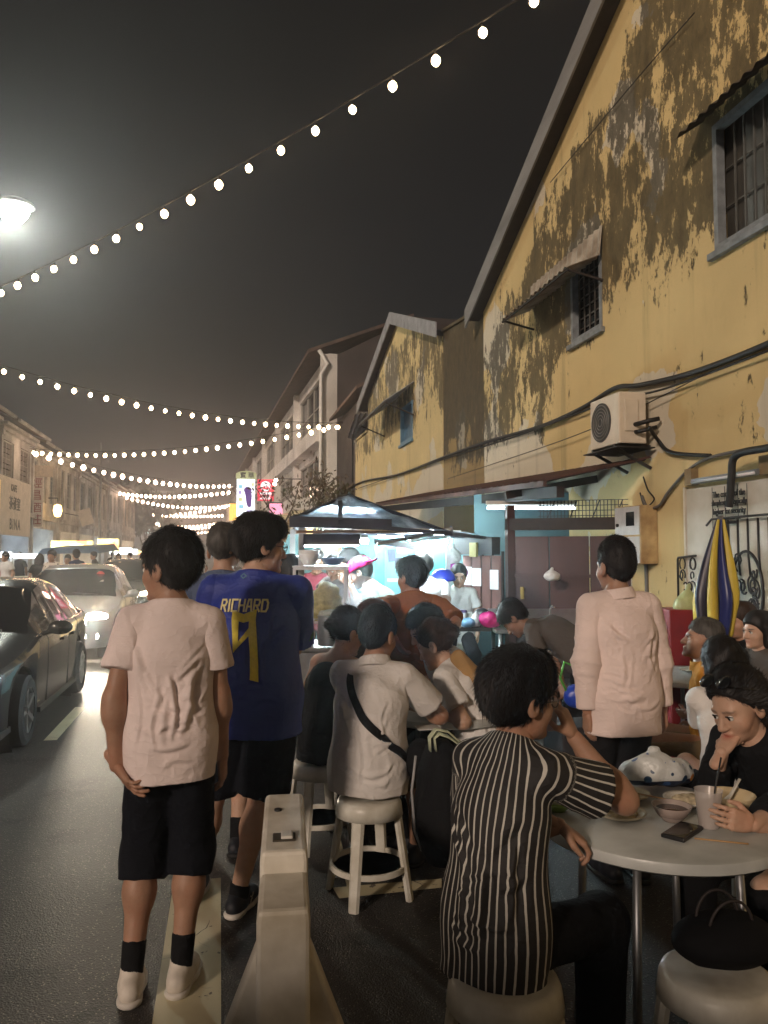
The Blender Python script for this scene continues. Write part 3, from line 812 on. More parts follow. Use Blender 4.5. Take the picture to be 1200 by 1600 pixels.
# ================================================================== LIGHT STRINGS
BULB_N = emis('bulb_glow_near', (1.0, 0.70, 0.40), 28.0)
BULB_F = emis('bulb_glow_far', (1.0, 0.66, 0.46), 34.0)
SOCK = mat('bulb_socket', (0.015, 0.014, 0.013), 0.5, var=0)
def bulb_mesh(name, r, m):
    b = MB().lathe([(0.0, -1.15 * r), (0.42 * r, -1.0 * r), (0.82 * r, -0.55 * r), (1.0 * r, 0.0), (0.9 * r, 0.5 * r), (0.5 * r, 0.95 * r), (0.3 * r, 1.2 * r)], 10)
    me = b.mesh(name); me.materials.append(m)
    for p in me.polygons: p.use_smooth = True
    return me
def socket_mesh(name, r):
    me = MB().lathe([(0.34 * r, 1.15 * r), (0.36 * r, 1.8 * r), (0.2 * r, 2.0 * r), (0.08 * r, 2.6 * r)], 8).mesh(name); me.materials.append(SOCK); return me
def light_string(label, A, B, pts, n, r, m, wire_r=0.012):
    """A, B: anchor points; pts: places in the photograph that the string passes"""
    A, B = Vector(A), Vector(B); dv = B - A; dh = Vector((dv.x, dv.y, 0)); L = dh.length; dh.normalize()
    ts = []; zs = []
    for (px, py) in pts:
        p = WP(px, py, (A.x, A.y, 0), (dh.x, dh.y)); ts.append((Vector((p.x, p.y, 0)) - Vector((A.x, A.y, 0))).dot(dh) / L); zs.append(p.z)
    deg = 2 if len(pts) > 2 else 1
    cf = np.polyfit(ts, zs, deg)
    P = lambda t: Vector((A.x + dv.x * t, A.y + dv.y * t, float(np.polyval(cf, t))))
    o = thing('string_light', label, 'string lights', P(0), 0, 'bulb strings over the street')
    w = [P(i / 60) - P(0) + Vector((0, 0, 2.5 * r)) for i in range(61)]
    obj('wire', MB().tube(w, wire_r, 5), SOCK, o, smooth='all')
    me = bulb_mesh('bulb', r, m); ms = socket_mesh('socket', r)
    for i in range(n):
        b = bpy.data.objects.new('bulb', me); b.location = P((i + 0.5) / n) - P(0) + Vector((0, 0, 0))
        b.rotation_euler = (rnd.uniform(-.15, .15), rnd.uniform(-.15, .15), 0); b.scale = [rnd.uniform(.82, 1.12)] * 3; link(b, o)
        s = bpy.data.objects.new('socket', ms); link(s, b)
    return o
L1 = (-9.2, 20.0, 7); R0 = (4.4, 4.6, 7); R2 = W(536, 668, 29); L3 = W(46, 706, 36)
light_string('nearest bulb string sweeping over the street from upper right to left edge', R0, L1, [(850, 0), (758, 42), (594, 145), (400, 260), (208, 358), (103, 413), (0, 458)], 38, 0.048, BULB_N)
light_string('second bulb string sloping from left edge down to the white building', L1, R2, [(0, 580), (128, 612), (208, 632), (320, 655), (415, 662), (500, 667), (535, 668)], 34, 0.066, BULB_N)
light_string('third bulb string from the white building back to the left houses', R2, L3, [(483, 677), (367, 696), (262, 708), (150, 712), (48, 707)], 30, 0.076, BULB_N)
R4 = W(362, 757, 60); L5 = W(159, 765, 74); R6 = W(364, 790, 88); L7 = W(176, 800, 100); R8 = W(350, 806, 112)
light_string('fourth bulb string sagging from the left houses to the footprint sign', L3, R4, [(48, 707), (88, 719), (150, 736), (206, 749), (280, 757), (358, 760)], 25, 0.115, BULB_F)
light_string('fifth bulb string, the shallow one just under the fourth', R4, L5, [(362, 769), (319, 774), (260, 777), (203, 773), (160, 767)], 27, 0.125, BULB_F)
light_string('sixth bulb string crossing before the far tower block', L5, R6, [(171, 769), (199, 779), (227, 786), (256, 790), (310, 793), (341, 793), (363, 790)], 27, 0.14, BULB_F)
light_string('seventh bulb string rising to the right under the footprint sign', R6, L7, [(176, 800), (253, 806), (315, 799), (352, 792)], 26, 0.155, BULB_F)
light_string('eighth bulb string, nearly level, far up the street', L7, R8, [(176, 800), (230, 805), (290, 807), (349, 806)], 28, 0.165, BULB_F)
light_string('ninth bulb string, lower far group above the crowd', W(219, 813, 124), R8, [(220, 814), (253, 821), (295, 823), (349, 817)], 22, 0.18, BULB_F)
light_string('tenth bulb string, second lowest of the far group', W(219, 822, 136), W(335, 822, 148), [(220, 823), (253, 827), (295, 827), (331, 823)], 20, 0.19, BULB_F)
light_string('lowest and farthest bulb string above the heads', W(243, 832, 150), W(334, 831, 160), [(244, 832), (290, 834), (330, 831)], 16, 0.2, BULB_F)

# ---- floodlight street lamp at the upper left
fl = W(21, 326, 19.0)
lamp = thing('street_lamp', 'blazing white street lamp high at the left edge', 'street lamp', (fl.x - 2.4, fl.y, 0))
GALV = mat('galvanised_steel', (0.32, 0.33, 0.34), 0.45, metal=0.7, var=0.2)
wobj('pole', MB().tube([(fl.x - 2.4, fl.y, 0), (fl.x - 2.4, fl.y, fl.z - 0.8), (fl.x - 2.2, fl.y, fl.z - 0.1), (fl.x - 1.5, fl.y, fl.z + 0.12), (fl.x - 0.3, fl.y, fl.z + 0.14)], [0.09, 0.06, 0.05, 0.045, 0.04], 10), GALV, lamp, smooth='all')
hd = MB().lathe([(0.0, 0.2), (0.2, 0.19), (0.36, 0.09), (0.40, 0.0), (0.36, -0.004)], 20, (fl.x, fl.y, fl.z + 0.06), sx=1.3)
wobj('lamp_head', hd, GALV, lamp, smooth='all')
wobj('lens', MB().lathe([(0.0, -0.42), (0.2, -0.36), (0.34, -0.18), (0.38, 0.0), (0.1, 0.03)], 20, (fl.x, fl.y, fl.z + 0.03)), emis('floodlight_glow', (0.93, 1.0, 0.86), 90.0), lamp, smooth='all')
ld = bpy.data.lights.new('street_lamp_light', 'SPOT'); ld.energy = 1600; ld.color = (0.95, 1.0, 0.88); ld.spot_size = R(165); ld.spot_blend = 0.6; ld.shadow_soft_size = 0.25
lo = bpy.data.objects.new('street_lamp_light', ld); lo.location = (2.4, 0, fl.z - 0.35)
lo.rotation_euler = Vector((0.85, -0.25, -0.9)).to_track_quat('-Z', 'Y').to_euler(); link(lo, lamp)

# ================================================================== SIGNS
RED_INK = mat('red_ink', (0.30, 0.06, 0.05), 0.6, var=0.1)
BLACK_INK = mat('black_ink', (0.02, 0.02, 0.02), 0.6, var=0)
SIGN_W = mat('sign_white', (0.66, 0.58, 0.52), 0.6, var=0.15, scale=3)
camrot = -YAW
p = W(56.5, 784, 40.0); sg = thing('vertical_sign', 'tall white vertical shop sign with four red Chinese characters', 'sign', (p.x, p.y, p.z), 0)
obj('board', MB().box((0, 0.06, 0), (0.66, 0.1, 2.62)), SIGN_W, sg, bevel=0.01)
obj('top_box', MB().box((0.22, 0.07, 1.62), (1.1, 0.16, 0.6)), mat('sign_cream', (0.55, 0.47, 0.36), 0.6, var=0.2), sg, bevel=0.01)
obj('bracket', MB().bar((-0.3, 0.1, 1.0), (-2.0, 0.1, 1.0), 0.06).bar((-0.3, 0.1, -1.0), (-2.0, 0.1, -1.0), 0.06), GALV, sg)
for i, ch in enumerate('經昌酒莊'):
    text_on('character', ch, 0.56, RED_INK, sg, (0, 0.005, 0.95 - i * 0.64), (math.pi / 2, 0, 0), 0.003, 0.006)
p = WX(17, 792, -9.0); sb = thing('shop_signboard', 'white signboard with black letters on the leftmost shophouse', 'sign', (p.x, p.y, p.z), 0)
RX = (math.pi / 2, 0, math.pi / 2)
obj('board', MB().box((0, 0, 0), (0.12, 6.6, 2.5)), SIGN_W, sb, bevel=0.01)
text_on('lettering', 'KAFE', 0.42, BLACK_INK, sb, (0.064, 0.2, 0.82), RX, 0.004, 0.01)
text_on('lettering', '茶餐室', 0.62, BLACK_INK, sb, (0.064, 0.4, 0.12), RX, 0.004, 0.012)
text_on('lettering', 'BINA', 0.66, BLACK_INK, sb, (0.064, 0.5, -0.78), RX, 0.004, 0.012, 1.3)
p = WX(5, 790, -8.7); sb2 = thing('round_logo_sign', 'yellow lit shop sign cut off by the left edge', 'sign', (p.x, p.y - 2.2, p.z), 0)
obj('board', MB().box((0, 0, 0), (0.14, 3.0, 2.0)), mat('yellow_sign_face', (0.7, 0.55, 0.25), 0.5, emit=(1.0, 0.75, 0.3), estr=0.5, var=0.2, scale=2), sb2, bevel=0.02)
# wall lamp glow on the cream shophouse
p = WX(90, 798, -8.9); wl_ = thing('wall_lantern', 'glowing orange lantern on the left shophouse wall', 'lamp', (p.x, p.y, p.z))
obj('globe', MB().lathe([(0.0, -0.36), (0.16, -0.3), (0.24, 0), (0.18, 0.3), (0.0, 0.36)], 14), emis('lantern_glow', (1.0, 0.66, 0.24), 9.0), wl_, smooth='all')
obj('bracket', MB().bar((-0.5, 0, 0.7), (0, 0, 0.7), 0.06).bar((0, 0, 0.7), (0, 0, 0.5), 0.05), IRON, wl_)
p = WX(101, 845, -8.9)
# thin pole and far lamp
p = G(155, 52); pl = thing('thin_pole', 'tall thin bare pole on the left side of the street', 'pole', (p.x, p.y, 0))
obj('shaft', MB().tube([(0, 0, 0), (0, 0, 9.2)], [0.11, 0.06], 8), GALV, pl, smooth='all')
obj('base', MB().box((0, 0, 0.15), (0.4, 0.4, 0.3)), GALV, pl)
p = W(134, 808, 48); tp = thing('tilted_panel', 'tilted white board hung on the left shophouse front', 'sign', (p.x, p.y, p.z))
obj('board', MB().box((0, 0, 0), (0.75, 0.08, 1.0), (0, R(-18), 0)), SIGN_W, tp)
obj('strut', MB().bar((0, 0.05, 0), (-1.6, 0.05, 0.3), 0.05), IRON, tp)
# right side signs on the white building
p = W(415, 766, 40); rs = thing('red_sign', 'square red hanging sign with white round emblem', 'sign', (p.x, p.y, p.z))
obj('board', MB().box((0, 0, 0), (0.84, 0.14, 1.12)), mat('red_sign_face', (0.55, 0.03, 0.06), 0.4, emit=(0.9, 0.05, 0.10), estr=0.75, var=0.1), rs, bevel=0.01)
SW_ = emis('white_print_glow', (1.0, 0.92, 0.92), 1.3)
ring = MB().lathe([(0.27, 0), (0.27, 0.012)], 28, (0, -0.072, 0.2), (math.pi / 2, 0, 0)); obj('emblem', ring, SW_, rs)
obj('emblem_mark', MB().prism([(-0.2, -0.088, 0.08), (-0.08, -0.088, 0.22), (0.0, -0.088, 0.12), (0.12, -0.088, 0.2), (0.2, -0.088, 0.06), (0.05, -0.088, 0.02)], (0, 0.003, 0)), MATS['red_sign_face'], rs)
for i, (wd, hh) in enumerate(((0.6, 0.12), (0.54, 0.04), (0.46, 0.04), (0.6, 0.05))):
    obj('text_line', MB().box((0, -0.073, -0.17 - (0 if i == 0 else 0.06 + i * 0.075)), (wd, 0.006, hh)), SW_, rs)
obj('bracket', MB().bar((0.4, 0, 0.62), (1.9, 0, 0.62), 0.05), IRON, rs)
for dx, dz in ((0.52, 0.52), (0.46, 0.32)):
    p2 = p + Vector((dx, -0.2, dz))
    tag(obj('sign_lamp', MB().lathe([(0.0, -0.1), (0.08, -0.06), (0.1, 0), (0.07, 0.08), (0, 0.1)], 10, p2), BULB_F, smooth='all'), 'small round bulb at the %s right corner of the red sign' % ('upper' if dz > 0.4 else 'inner'), 'lamp')
p = W(384, 778, 43); fs = thing('footprint_sign', 'bright white lit sign with a purple footprint', 'sign', (p.x, p.y, p.z))
obj('light_box', MB().box((0, 0, 0), (1.0, 0.3, 2.1)), emis('lightbox_white', (0.92, 0.95, 1.0), 1.9), fs, bevel=0.03)
PUR = emis('purple_print', (0.20, 0.06, 0.40), 0.6)
ft = [(0.10 + 0.20 * math.cos(a) * (1.0 if math.sin(a) < 0 else 1.1), -0.155, 0.42 + 0.20 * math.sin(a)) for a in [i * math.pi / 10 for i in range(-1, 12)]]
ft += [(-0.02, -0.155, 0.1), (0.03, -0.155, -0.3), (0.1, -0.155, -0.5), (0.2, -0.155, -0.56), (0.30, -0.155, -0.46), (0.31, -0.155, -0.2), (0.33, -0.155, 0.1)]
obj('footprint', MB().prism(ft, (0, 0.003, 0)), PUR, fs)
for i, (x, z, w_) in enumerate(((-0.3, 0.62, 0.2), (-0.32, 0.3, 0.16), (-0.3, -0.1, 0.22), (-0.25, -0.5, 0.25), (0.2, -0.8, 0.3), (0.38, 0.75, 0.12))):
    obj('print_block', MB().box((x, -0.153, z), (w_, 0.004, 0.2)), emis('sign_print_%d' % (i % 3), ((0.35, 0.75, 0.9), (0.5, 0.4, 0.8), (0.8, 0.8, 0.4))[i % 3], 1.0), fs)
obj('bracket', MB().bar((0.5, 0, 0.9), (1.8, 0, 0.9), 0.06), IRON, fs)
p = W(384, 743, 44); gs = thing('green_arch_sign', 'pale green arched sign above the white footprint sign', 'sign', (p.x, p.y, p.z))
obj('board', MB().prism([(-0.55, 0, -0.25), (0.6, 0, -0.25), (0.6, 0, 0.15), (0.3, 0, 0.24), (0, 0, 0.27), (-0.3, 0, 0.24), (-0.55, 0, 0.12)], (0, 0.15, 0)), mat('pale_green_sign', (0.42, 0.46, 0.24), 0.6, emit=(0.6, 0.65, 0.35), estr=0.25), gs)
text_on('character', '寶', 0.36, BLACK_INK, gs, (-0.15, -0.004, 0), (math.pi / 2, 0, 0), 0.002, 0.006)
text_on('character', '華', 0.36, BLACK_INK, gs, (0.3, -0.004, 0), (math.pi / 2, 0, 0), 0.002, 0.006)
p = W(436, 795, 37); ps = thing('pink_neon_sign', 'small glowing pink shop sign under the red hanging sign', 'sign', (p.x, p.y, p.z))
obj('light_box', MB().box((0, 0, 0), (0.9, 0.2, 0.5)), emis('pink_glow', (1.0, 0.35, 0.5), 1.5), ps, bevel=0.02)
obj('edge', MB().box((0, 0.02, 0.28), (1.0, 0.24, 0.05)), IRON, ps)
p = W(364, 800, 45); ys = thing('amber_sign', 'small amber lit sign beside the footprint sign', 'sign', (p.x, p.y, p.z))
obj('light_box', MB().box((0, 0, 0), (0.42, 0.15, 1.0)), emis('amber_glow', (1.0, 0.55, 0.12), 1.6), ys, bevel=0.02)
obj('frame', MB().box((0, 0.02, 0.53), (0.5, 0.2, 0.05)), IRON, ys)

# ================================================================== CARS
TYRE = mat('tyre_rubber', (0.018, 0.018, 0.018), 0.8, var=0.2, bump=0.2)
RIM = mat('alloy_rim', (0.45, 0.45, 0.46), 0.3, metal=0.9, var=0.1)
CARGLASS = mat('car_glass', (0.012, 0.012, 0.014), 0.03, var=0, spec=0.8, coat=0.5)
BLACKP = mat('black_trim', (0.015, 0.015, 0.016), 0.45, var=0)
CHROME = mat('chrome', (0.75, 0.75, 0.76), 0.12, metal=1.0, var=0)
def car(label, x, y, paint, sc=1.0, glow=8.0, beam=0.0, tall=0.0, lamp_col=(1.0, 0.86, 0.66)):
    """front faces -Y towards the camera; y is the front axle"""
    t = thing('car', label, 'car', (x, y, 0), math.pi, 'cars queuing up the street')
    yk = lambda ks, v: float(np.interp(v, [k[0] for k in ks][::-1], [k[1] for k in ks][::-1]))
    top = [(2.25, .60), (2.18, .70), (1.95, .80), (1.3, .92), (.95, .975), (.6, 1.17), (.2, 1.385), (-.1, 1.445), (-.6, 1.45), (-1.05, 1.40), (-1.4, 1.24), (-1.72, 1.07), (-2.1, 1.02), (-2.2, .92), (-2.25, .7)]
    belt = [(2.25, .58), (2.18, .66), (1.95, .74), (.95, .92), (-.2, .945), (-1.6, .98), (-2.1, .96), (-2.2, .88), (-2.25, .68)]
    wid = [(2.25, .52), (2.18, .68), (2.0, .80), (1.6, .87), (1.2, .885), (0, .895), (-1.4, .885), (-1.9, .84), (-2.15, .76), (-2.25, .62)]
    gwk = [(2.25, .40), (1.9, .66), (.95, .74), (.6, .70), (.2, .60), (-.5, .575), (-1.05, .58), (-1.7, .66), (-2.25, .5)]
    ax_f, ax_r, wr = 1.38, -1.30, 0.315
    ys = sorted(set([round(v, 3) for v in np.linspace(2.25, -2.25, 61)] + [2.22, 2.2, .95, .2, .12, -.42, -.5, -1.05, -1.12, -1.42]), reverse=True)
    def zbot(v):
        z = 0.20 + 0.03 * max(0, abs(v) - 1.8)
        for a_ in (ax_f, ax_r):
            dd = abs(v - a_)
            if dd < 0.395: z = max(z, 0.315 + math.sqrt(0.395 ** 2 - dd * dd) * 0.98)
        return z
    secs = []
    for v in ys:
        w, zb, bl_, zt, gw = yk(wid, v), zbot(v), yk(belt, v), yk(top, v) + (tall * max(0, min(1, (0.95 - v) * 1.5)) if -1.9 < v < .95 else 0), yk(gwk, v)
        zt = max(zt, bl_ + 0.012)
        lo_ = min(zb, bl_ - 0.12)
        mid = lo_ + (bl_ - lo_) * 0.55
        s = [(w * .955, lo_), (w * .985, lo_ + 0.05), (w * 1.0, mid), (w * .995, bl_ - 0.055), (w * .955, bl_ - 0.005), (w * .93, bl_)]
        if zt - bl_ > 0.09: s += [(w * .93 + (gw - w * .93) * 0.88, bl_ + (zt - bl_) * 0.84), (gw * .90, zt - 0.022), (gw * .5, zt - 0.004), (0, zt)]
        else: s += [(w * .86, bl_ + (zt - bl_) * 0.5), (gw * .85, bl_ + (zt - bl_) * 0.82), (gw * .45, bl_ + (zt - bl_) * .96), (0, zt)]
        secs.append(s)
    ns = len(secs[0]); body = MB(); glass = {}
    def kind(i, k):
        v0, v1 = ys[i], ys[i + 1]; m_ = (v0 + v1) / 2
        if .22 < m_ < .94 and k >= 6: return 'windshield'
        if -1.66 < m_ < -1.06 and k >= 6: return 'rear_window'
        if k == 5:
            if .12 > m_ > -.42: return 'side_window'
            if -.5 > m_ > -1.05: return 'rear_side_window'
            if .62 > m_ > .2: return 'quarter_window'
            if -1.12 > m_ > -1.42: return 'rear_quarter_window'
        return 'body'
    for sgn in (1, -1):
        V = [[Vector((sgn * p_[0], ys[i], p_[1])) for p_ in s] for i, s in enumerate(secs)]
        for i in range(len(ys) - 1):
            for k in range(ns - 1):
                kd = kind(i, k)
                key = kd if kd in ('body', 'windshield', 'rear_window') else kd + ('+' if sgn > 0 else '-')
                mb = body if kd == 'body' else glass.setdefault(key, MB())
                mb.add([V[i][k], V[i][k + 1], V[i + 1][k + 1], V[i + 1][k]], [(0, 1, 2, 3) if sgn > 0 else (3, 2, 1, 0)])
        for i, sg_ in ((0, 1), (len(ys) - 1, -1)):
            body.add([V[i][k] for k in range(ns)] + [Vector((0, ys[i], secs[i][0][1]))], [tuple(range(ns + 1))])
    def weld(mb):
        me = mb.mesh('m', False); bm = bmesh.new(); bm.from_mesh(me); bmesh.ops.remove_doubles(bm, verts=bm.verts[:], dist=1e-4)
        bmesh.ops.recalc_face_normals(bm, faces=bm.faces[:]); bm.to_mesh(me); bm.free(); return me
    S = Matrix.Diagonal((sc, sc, sc, 1)) @ Matrix.Translation((0, -ax_f, 0))
    def part(name, me, m, par=t, smooth=True):
        if isinstance(me, MB): me = me.mesh(name)
        if par is t: me.transform(S)
        else: me.transform(S)
        o = obj(name, me, m, par, smooth=smooth); return o
    bo = part('body', weld(body), paint)
    for k, mb in glass.items(): part(k.rstrip('+-'), weld(mb), CARGLASS)
    # dark cabin so that the glass is not see-through to the road
    part('floor_pan', MB().bb((-.82, -2.0, .19), (.82, 2.0, .24)), BLACKP, smooth=False)
    for (wx, wy) in ((.80, ax_f), (-.80, ax_f), (.80, ax_r), (-.80, ax_r)):
        sg_ = 1 if wx > 0 else -1
        rot = Matrix.Rotation(math.pi / 2 * sg_, 3, 'Y')
        prof = [(0.20, -.10), (0.27, -.105), (0.305, -.08), (wr, -.04), (wr, .04), (0.305, .08), (0.27, .105), (0.20, .10)]
        wh = part('wheel', MB().lathe(prof, 28, (wx, wy, wr), rot, caps=False), TYRE)
        part('rim_barrel', MB().lathe([(0.0, .02), (0.19, .02), (0.195, -.05), (0, -.05)], 24, (wx, wy, wr), rot), BLACKP, wh)
        rm = MB().lathe([(0.185, .05), (0.19, .085), (0.208, .092), (0.212, .08), (0.2, .03)], 24, (wx, wy, wr), rot, caps=False).lathe([(0.0, .07), (0.04, .066), (0.05, .03)], 14, (wx, wy, wr), rot)
        for s_ in range(5):
            an = s_ * 2 * math.pi / 5
            rm.bar((wx + sg_ * .07, wy + .03 * math.cos(an), wr + .03 * math.sin(an)), (wx + sg_ * .085, wy + .195 * math.cos(an), wr + .195 * math.sin(an)), 0.045, 0.03, (1, 0, 0))
        part('rim', rm, RIM, wh)
        part('arch_liner', MB().lathe([(0.30, -.24), (0.385, -.22), (0.385, .02)], 20, (wx, wy, wr), rot, caps=False), BLACKP)
    for sg_ in (1, -1):
        hl = Sdf().ell((sg_ * .60, 2.06, .675), (.17, .15, .075), k=0.01)
        rotm = np.array(Euler((0, 0, -sg_ * 0.55)).to_matrix()) @ np.array(Euler((R(20), 0, 0)).to_matrix())
        hl.p[0] = ('e', hl.p[0][1], np.array([.20, .12, .08]), rotm, 0, 0.01, None, None, False)
        V_, Q_ = hl.build(0.016)
        part('headlight', np_mesh('headlight', V_, Q_), emis('headlight_glow_%d' % int(glow), lamp_col, glow))
        if glow > 10: part('fog_lamp', MB().lathe([(0, .03), (.06, .025), (.075, 0), (0.07, -.03)], 14, (sg_ * .60, 2.17, .40), (-math.pi / 2, 0, 0)), emis('fog_glow', lamp_col, glow * .8))
        mr = Sdf().ell((sg_ * 1.02, .72, .985), (.115, .06, .072), k=.02).cone((sg_ * .87, .74, .93), (sg_ * .98, .73, .96), .025, .02, .02)
        V_, Q_ = mr.build(0.014); part('wing_mirror', np_mesh('wing_mirror', V_, Q_), paint if glow < 10 else RIM)
        for v in (.12, -.46, -1.08):
            w_ = yk(wid, v)
            part('door_handle', MB().box((sg_ * (w_ * .995 + .012), v - .12 - .1, .80), (.03, .15, .03)), paint) if v > -1 else None
        # door shut lines
        for v in (.62, -.46, -1.0):
            i = min(range(len(ys)), key=lambda q_: abs(ys[q_] - v)); s = secs[i]
            part('door_seam', MB().tube([(sg_ * (p_[0] + .0005), ys[i], p_[1]) for p_ in s[1:6]], 0.004, 5), BLACKP)
        part('sill_trim', MB().bar((sg_ * .885, .95, .235), (sg_ * .885, -.88, .235), .03, .05), BLACKP)
    part('grille', MB().prism([(-.36, 2.262, .58), (.36, 2.262, .58), (.40, 2.256, .46), (-.40, 2.256, .46)], (0, -.05, 0)), BLACKP)
    part('bumper_intake', MB().prism([(-.45, 2.262, .36), (.45, 2.262, .36), (.40, 2.256, .24), (-.40, 2.256, .24)], (0, -.05, 0)), BLACKP)
    part('number_plate', MB().box((0, 2.275, .42), (.5, .012, .11)), BLACKP)
    for s_ in (-.3, .3): part('wiper', MB().bar((s_ - .25, .985, .985), (s_ + .25, .93, 1.02), .02), BLACKP)
    if beam:
        for sg_ in (1, -1):
            l = bpy.data.lights.new('headlight_beam', 'SPOT'); l.energy = beam; l.color = lamp_col; l.spot_size = R(70); l.spot_blend = 0.8; l.shadow_soft_size = 0.08
            q = bpy.data.objects.new('headlight_beam', l); q.location = (sg_ * .60 * sc, (2.26 - ax_f) * sc, .68 * sc)
            q.rotation_euler = Vector((0, 1, -0.07)).to_track_quat('-Z', 'Y').to_euler(); link(q, t)
    return t, part
BLACK_PAINT = mat('black_car_paint', (0.010, 0.010, 0.013), 0.22, var=0, coat=1.0, spec=0.6)
SILVER_PAINT = mat('silver_car_paint', (0.34, 0.34, 0.36), 0.28, metal=0.55, var=0.05, coat=1.0)
GREY_PAINT = mat('dark_grey_car_paint', (0.03, 0.03, 0.035), 0.25, metal=0.3, var=0, coat=1.0)
c1, part1 = car('black sedan nearest the camera at the left edge', -2.45, 7.15, BLACK_PAINT, 0.96, 3.0, 0)
part1('parking_sticker', MB().box((0.33, .505, 1.237), (.17, .012, .09), (R(61), 0, 0)), SIGN_W)
c2, part2 = car('silver car behind the black sedan with blazing headlights', -2.45, 13.2, SILVER_PAINT, 0.97, 160.0, 330, 0.05)
part2('red_sticker', MB().lathe([(0.07, 0), (0.07, .006)], 14, (-.42, .365, 1.312), (R(61), 0, 0)), mat('red_sticker', (0.5, 0.05, 0.04), 0.5))
part2('yellow_sticker', MB().box((-.42, .475, 1.252), (.16, .008, .06), (R(61), 0, 0)), mat('yellow_sticker', (0.6, 0.45, 0.06), 0.5))
part2('white_sticker', MB().box((-.42, .555, 1.208), (.16, .008, .06), (R(61), 0, 0)), SIGN_W)
c3, _ = car('dark car third in the queue behind the silver car', -2.3, 19.6, GREY_PAINT, 1.0, 30.0, 90, 0.06)

def make_shade_van(label, x, y):
    t = thing('shade_van', label, 'van', (x, y, 0), math.pi, 'cars queuing up the street')
    VANP = mat('white_van_paint', (.55, .55, .54), .35, var=.05, coat=.6)
    prof = [(-2.2, .32), (-2.2, 1.7), (-2.1, 1.95), (-1.9, 2.02), (1.0, 2.02), (1.3, 1.95), (1.75, 1.15), (2.1, 1.0), (2.2, .8), (2.2, .32)]
    obj('body', MB().prism([(-.86, y_, z_) for y_, z_ in prof], (1.72, 0, 0)), VANP, t, bevel=.06)
    obj('windshield', MB().prism([(-.74, 1.36, 1.88), (-.74, 1.72, 1.24), (.74, 1.72, 1.24), (.74, 1.36, 1.88)], (0, .02, .012)), CARGLASS, t)
    for s_ in (-1, 1):
        obj('side_window', MB().box((s_ * .862, .85, 1.5), (.012, .8, .5)), CARGLASS, t)
        obj('headlight', MB().box((s_ * .62, 2.2, .82), (.3, .04, .16)), mat('van_lamp', (.7, .7, .7), .15, var=0), t, bevel=.01)
        for y_ in (1.4, -1.4):
            w_ = obj('wheel', MB().lathe([(.18, -.09), (.28, -.1), (.31, -.06), (.31, .06), (.28, .1), (.18, .09)], 24, (s_ * .78, y_, .31), Matrix.Rotation(math.pi / 2 * s_, 3, 'Y')), TYRE, t, smooth=True)
            obj('rim', MB().lathe([(0, .07), (.12, .06), (.19, .085), (.19, 0)], 20, (s_ * .78, y_, .31), Matrix.Rotation(math.pi / 2 * s_, 3, 'Y')), RIM, w_, smooth=True)
    obj('bumper', MB().box((0, 2.2, .42), (1.7, .1, .2)), BLACKP, t, bevel=.02)
    return t
make_shade_van('unseen white van added at left to shade the stools and table legs', -2.55, -2.8)  # out of view, added only to keep sun off the lower right seats
# ================================================================== ON AND BESIDE THE YELLOW WALL
STEEL = mat('stainless_steel', (0.55, 0.56, 0.57), 0.28, metal=0.95, var=0.15, scale=12, bump=0.05)
DSTEEL = mat('dull_steel', (0.30, 0.31, 0.32), 0.42, metal=0.8, var=0.25, scale=8)
BROWN = mat('oxblood_board', (0.052, 0.017, 0.014), 0.55, var=0.35, scale=3, bump=0.1, stretch=(1, 1, .3))
CREAMB = mat('cream_metal', (0.60, 0.54, 0.42), 0.5, var=0.15, scale=5)
# air conditioner: built with its fan to the street
ac = thing('air_conditioner', 'cream outdoor air conditioner unit bracketed on the yellow wall', 'air conditioner', (4.24, 7.64, 2.80))
obj('casing', MB().box((0, 0, 0.275), (0.32, 0.64, 0.55)), mat('ac_cream', (0.66, 0.58, 0.46), 0.45, var=0.1), ac, bevel=0.015)
rf_ = Matrix.Rotation(-math.pi / 2, 3, 'Y')
fan = obj('fan_recess', MB().lathe([(0.215, 0.0), (0.215, 0.012), (0.195, 0.004), (0.0, 0.004)], 32, (-0.158, 0.06, 0.275), rf_), mat('fan_dark', (0.05, 0.045, 0.04), 0.6), ac, smooth=True)
for i in range(5):
    rr_ = 0.045 + i * 0.036
    obj('grille_ring', MB().tube([(-0.176, 0.06 + rr_ * math.cos(k * math.pi / 12), 0.275 + rr_ * math.sin(k * math.pi / 12)) for k in range(25)], 0.004, 5), mat('grille_wire', (0.2, 0.18, 0.15), 0.5), fan)
obj('side_cover', MB().box((-0.02, -0.325, 0.30), (0.16, 0.02, 0.34)), MATS['ac_cream'], ac, bevel=0.006)
obj('valve', MB().tube([(0.02, -0.33, 0.2), (0.03, -0.40, 0.2), (0.1, -0.46, 0.22), (0.2, -0.5, 0.24)], 0.025, 8).tube([(0.02, -0.33, 0.12), (0.05, -0.39, 0.12), (0.2, -0.45, 0.16)], 0.022, 8), CABLE, ac, smooth='all')
obj('bracket', MB().box((0.03, 0.24, -0.02), (0.42, 0.04, 0.035)).box((0.03, -0.24, -0.02), (0.42, 0.04, 0.035)).box((0.0, 0, -0.045), (0.44, 0.76, 0.012)).bar((-0.15, 0.24, -0.05), (0.25, 0.24, -0.25), 0.03).bar((-0.15, -0.24, -0.05), (0.25, -0.24, -0.25), 0.03), IRON, ac)
# meter box
mbx = thing('meter_box', 'pale meter cabinet with rusty side on the yellow wall', 'meter box', (4.395, 7.56, 1.53))
obj('cabinet', MB().box((0.0, 0, 0.31), (0.20, 0.52, 0.62)), mat('rusty_cabinet', (0.48, 0.36, 0.18), 0.7, var=0.4, scale=6, dark=(0.26, 0.16, 0.07)), mbx, bevel=0.008)
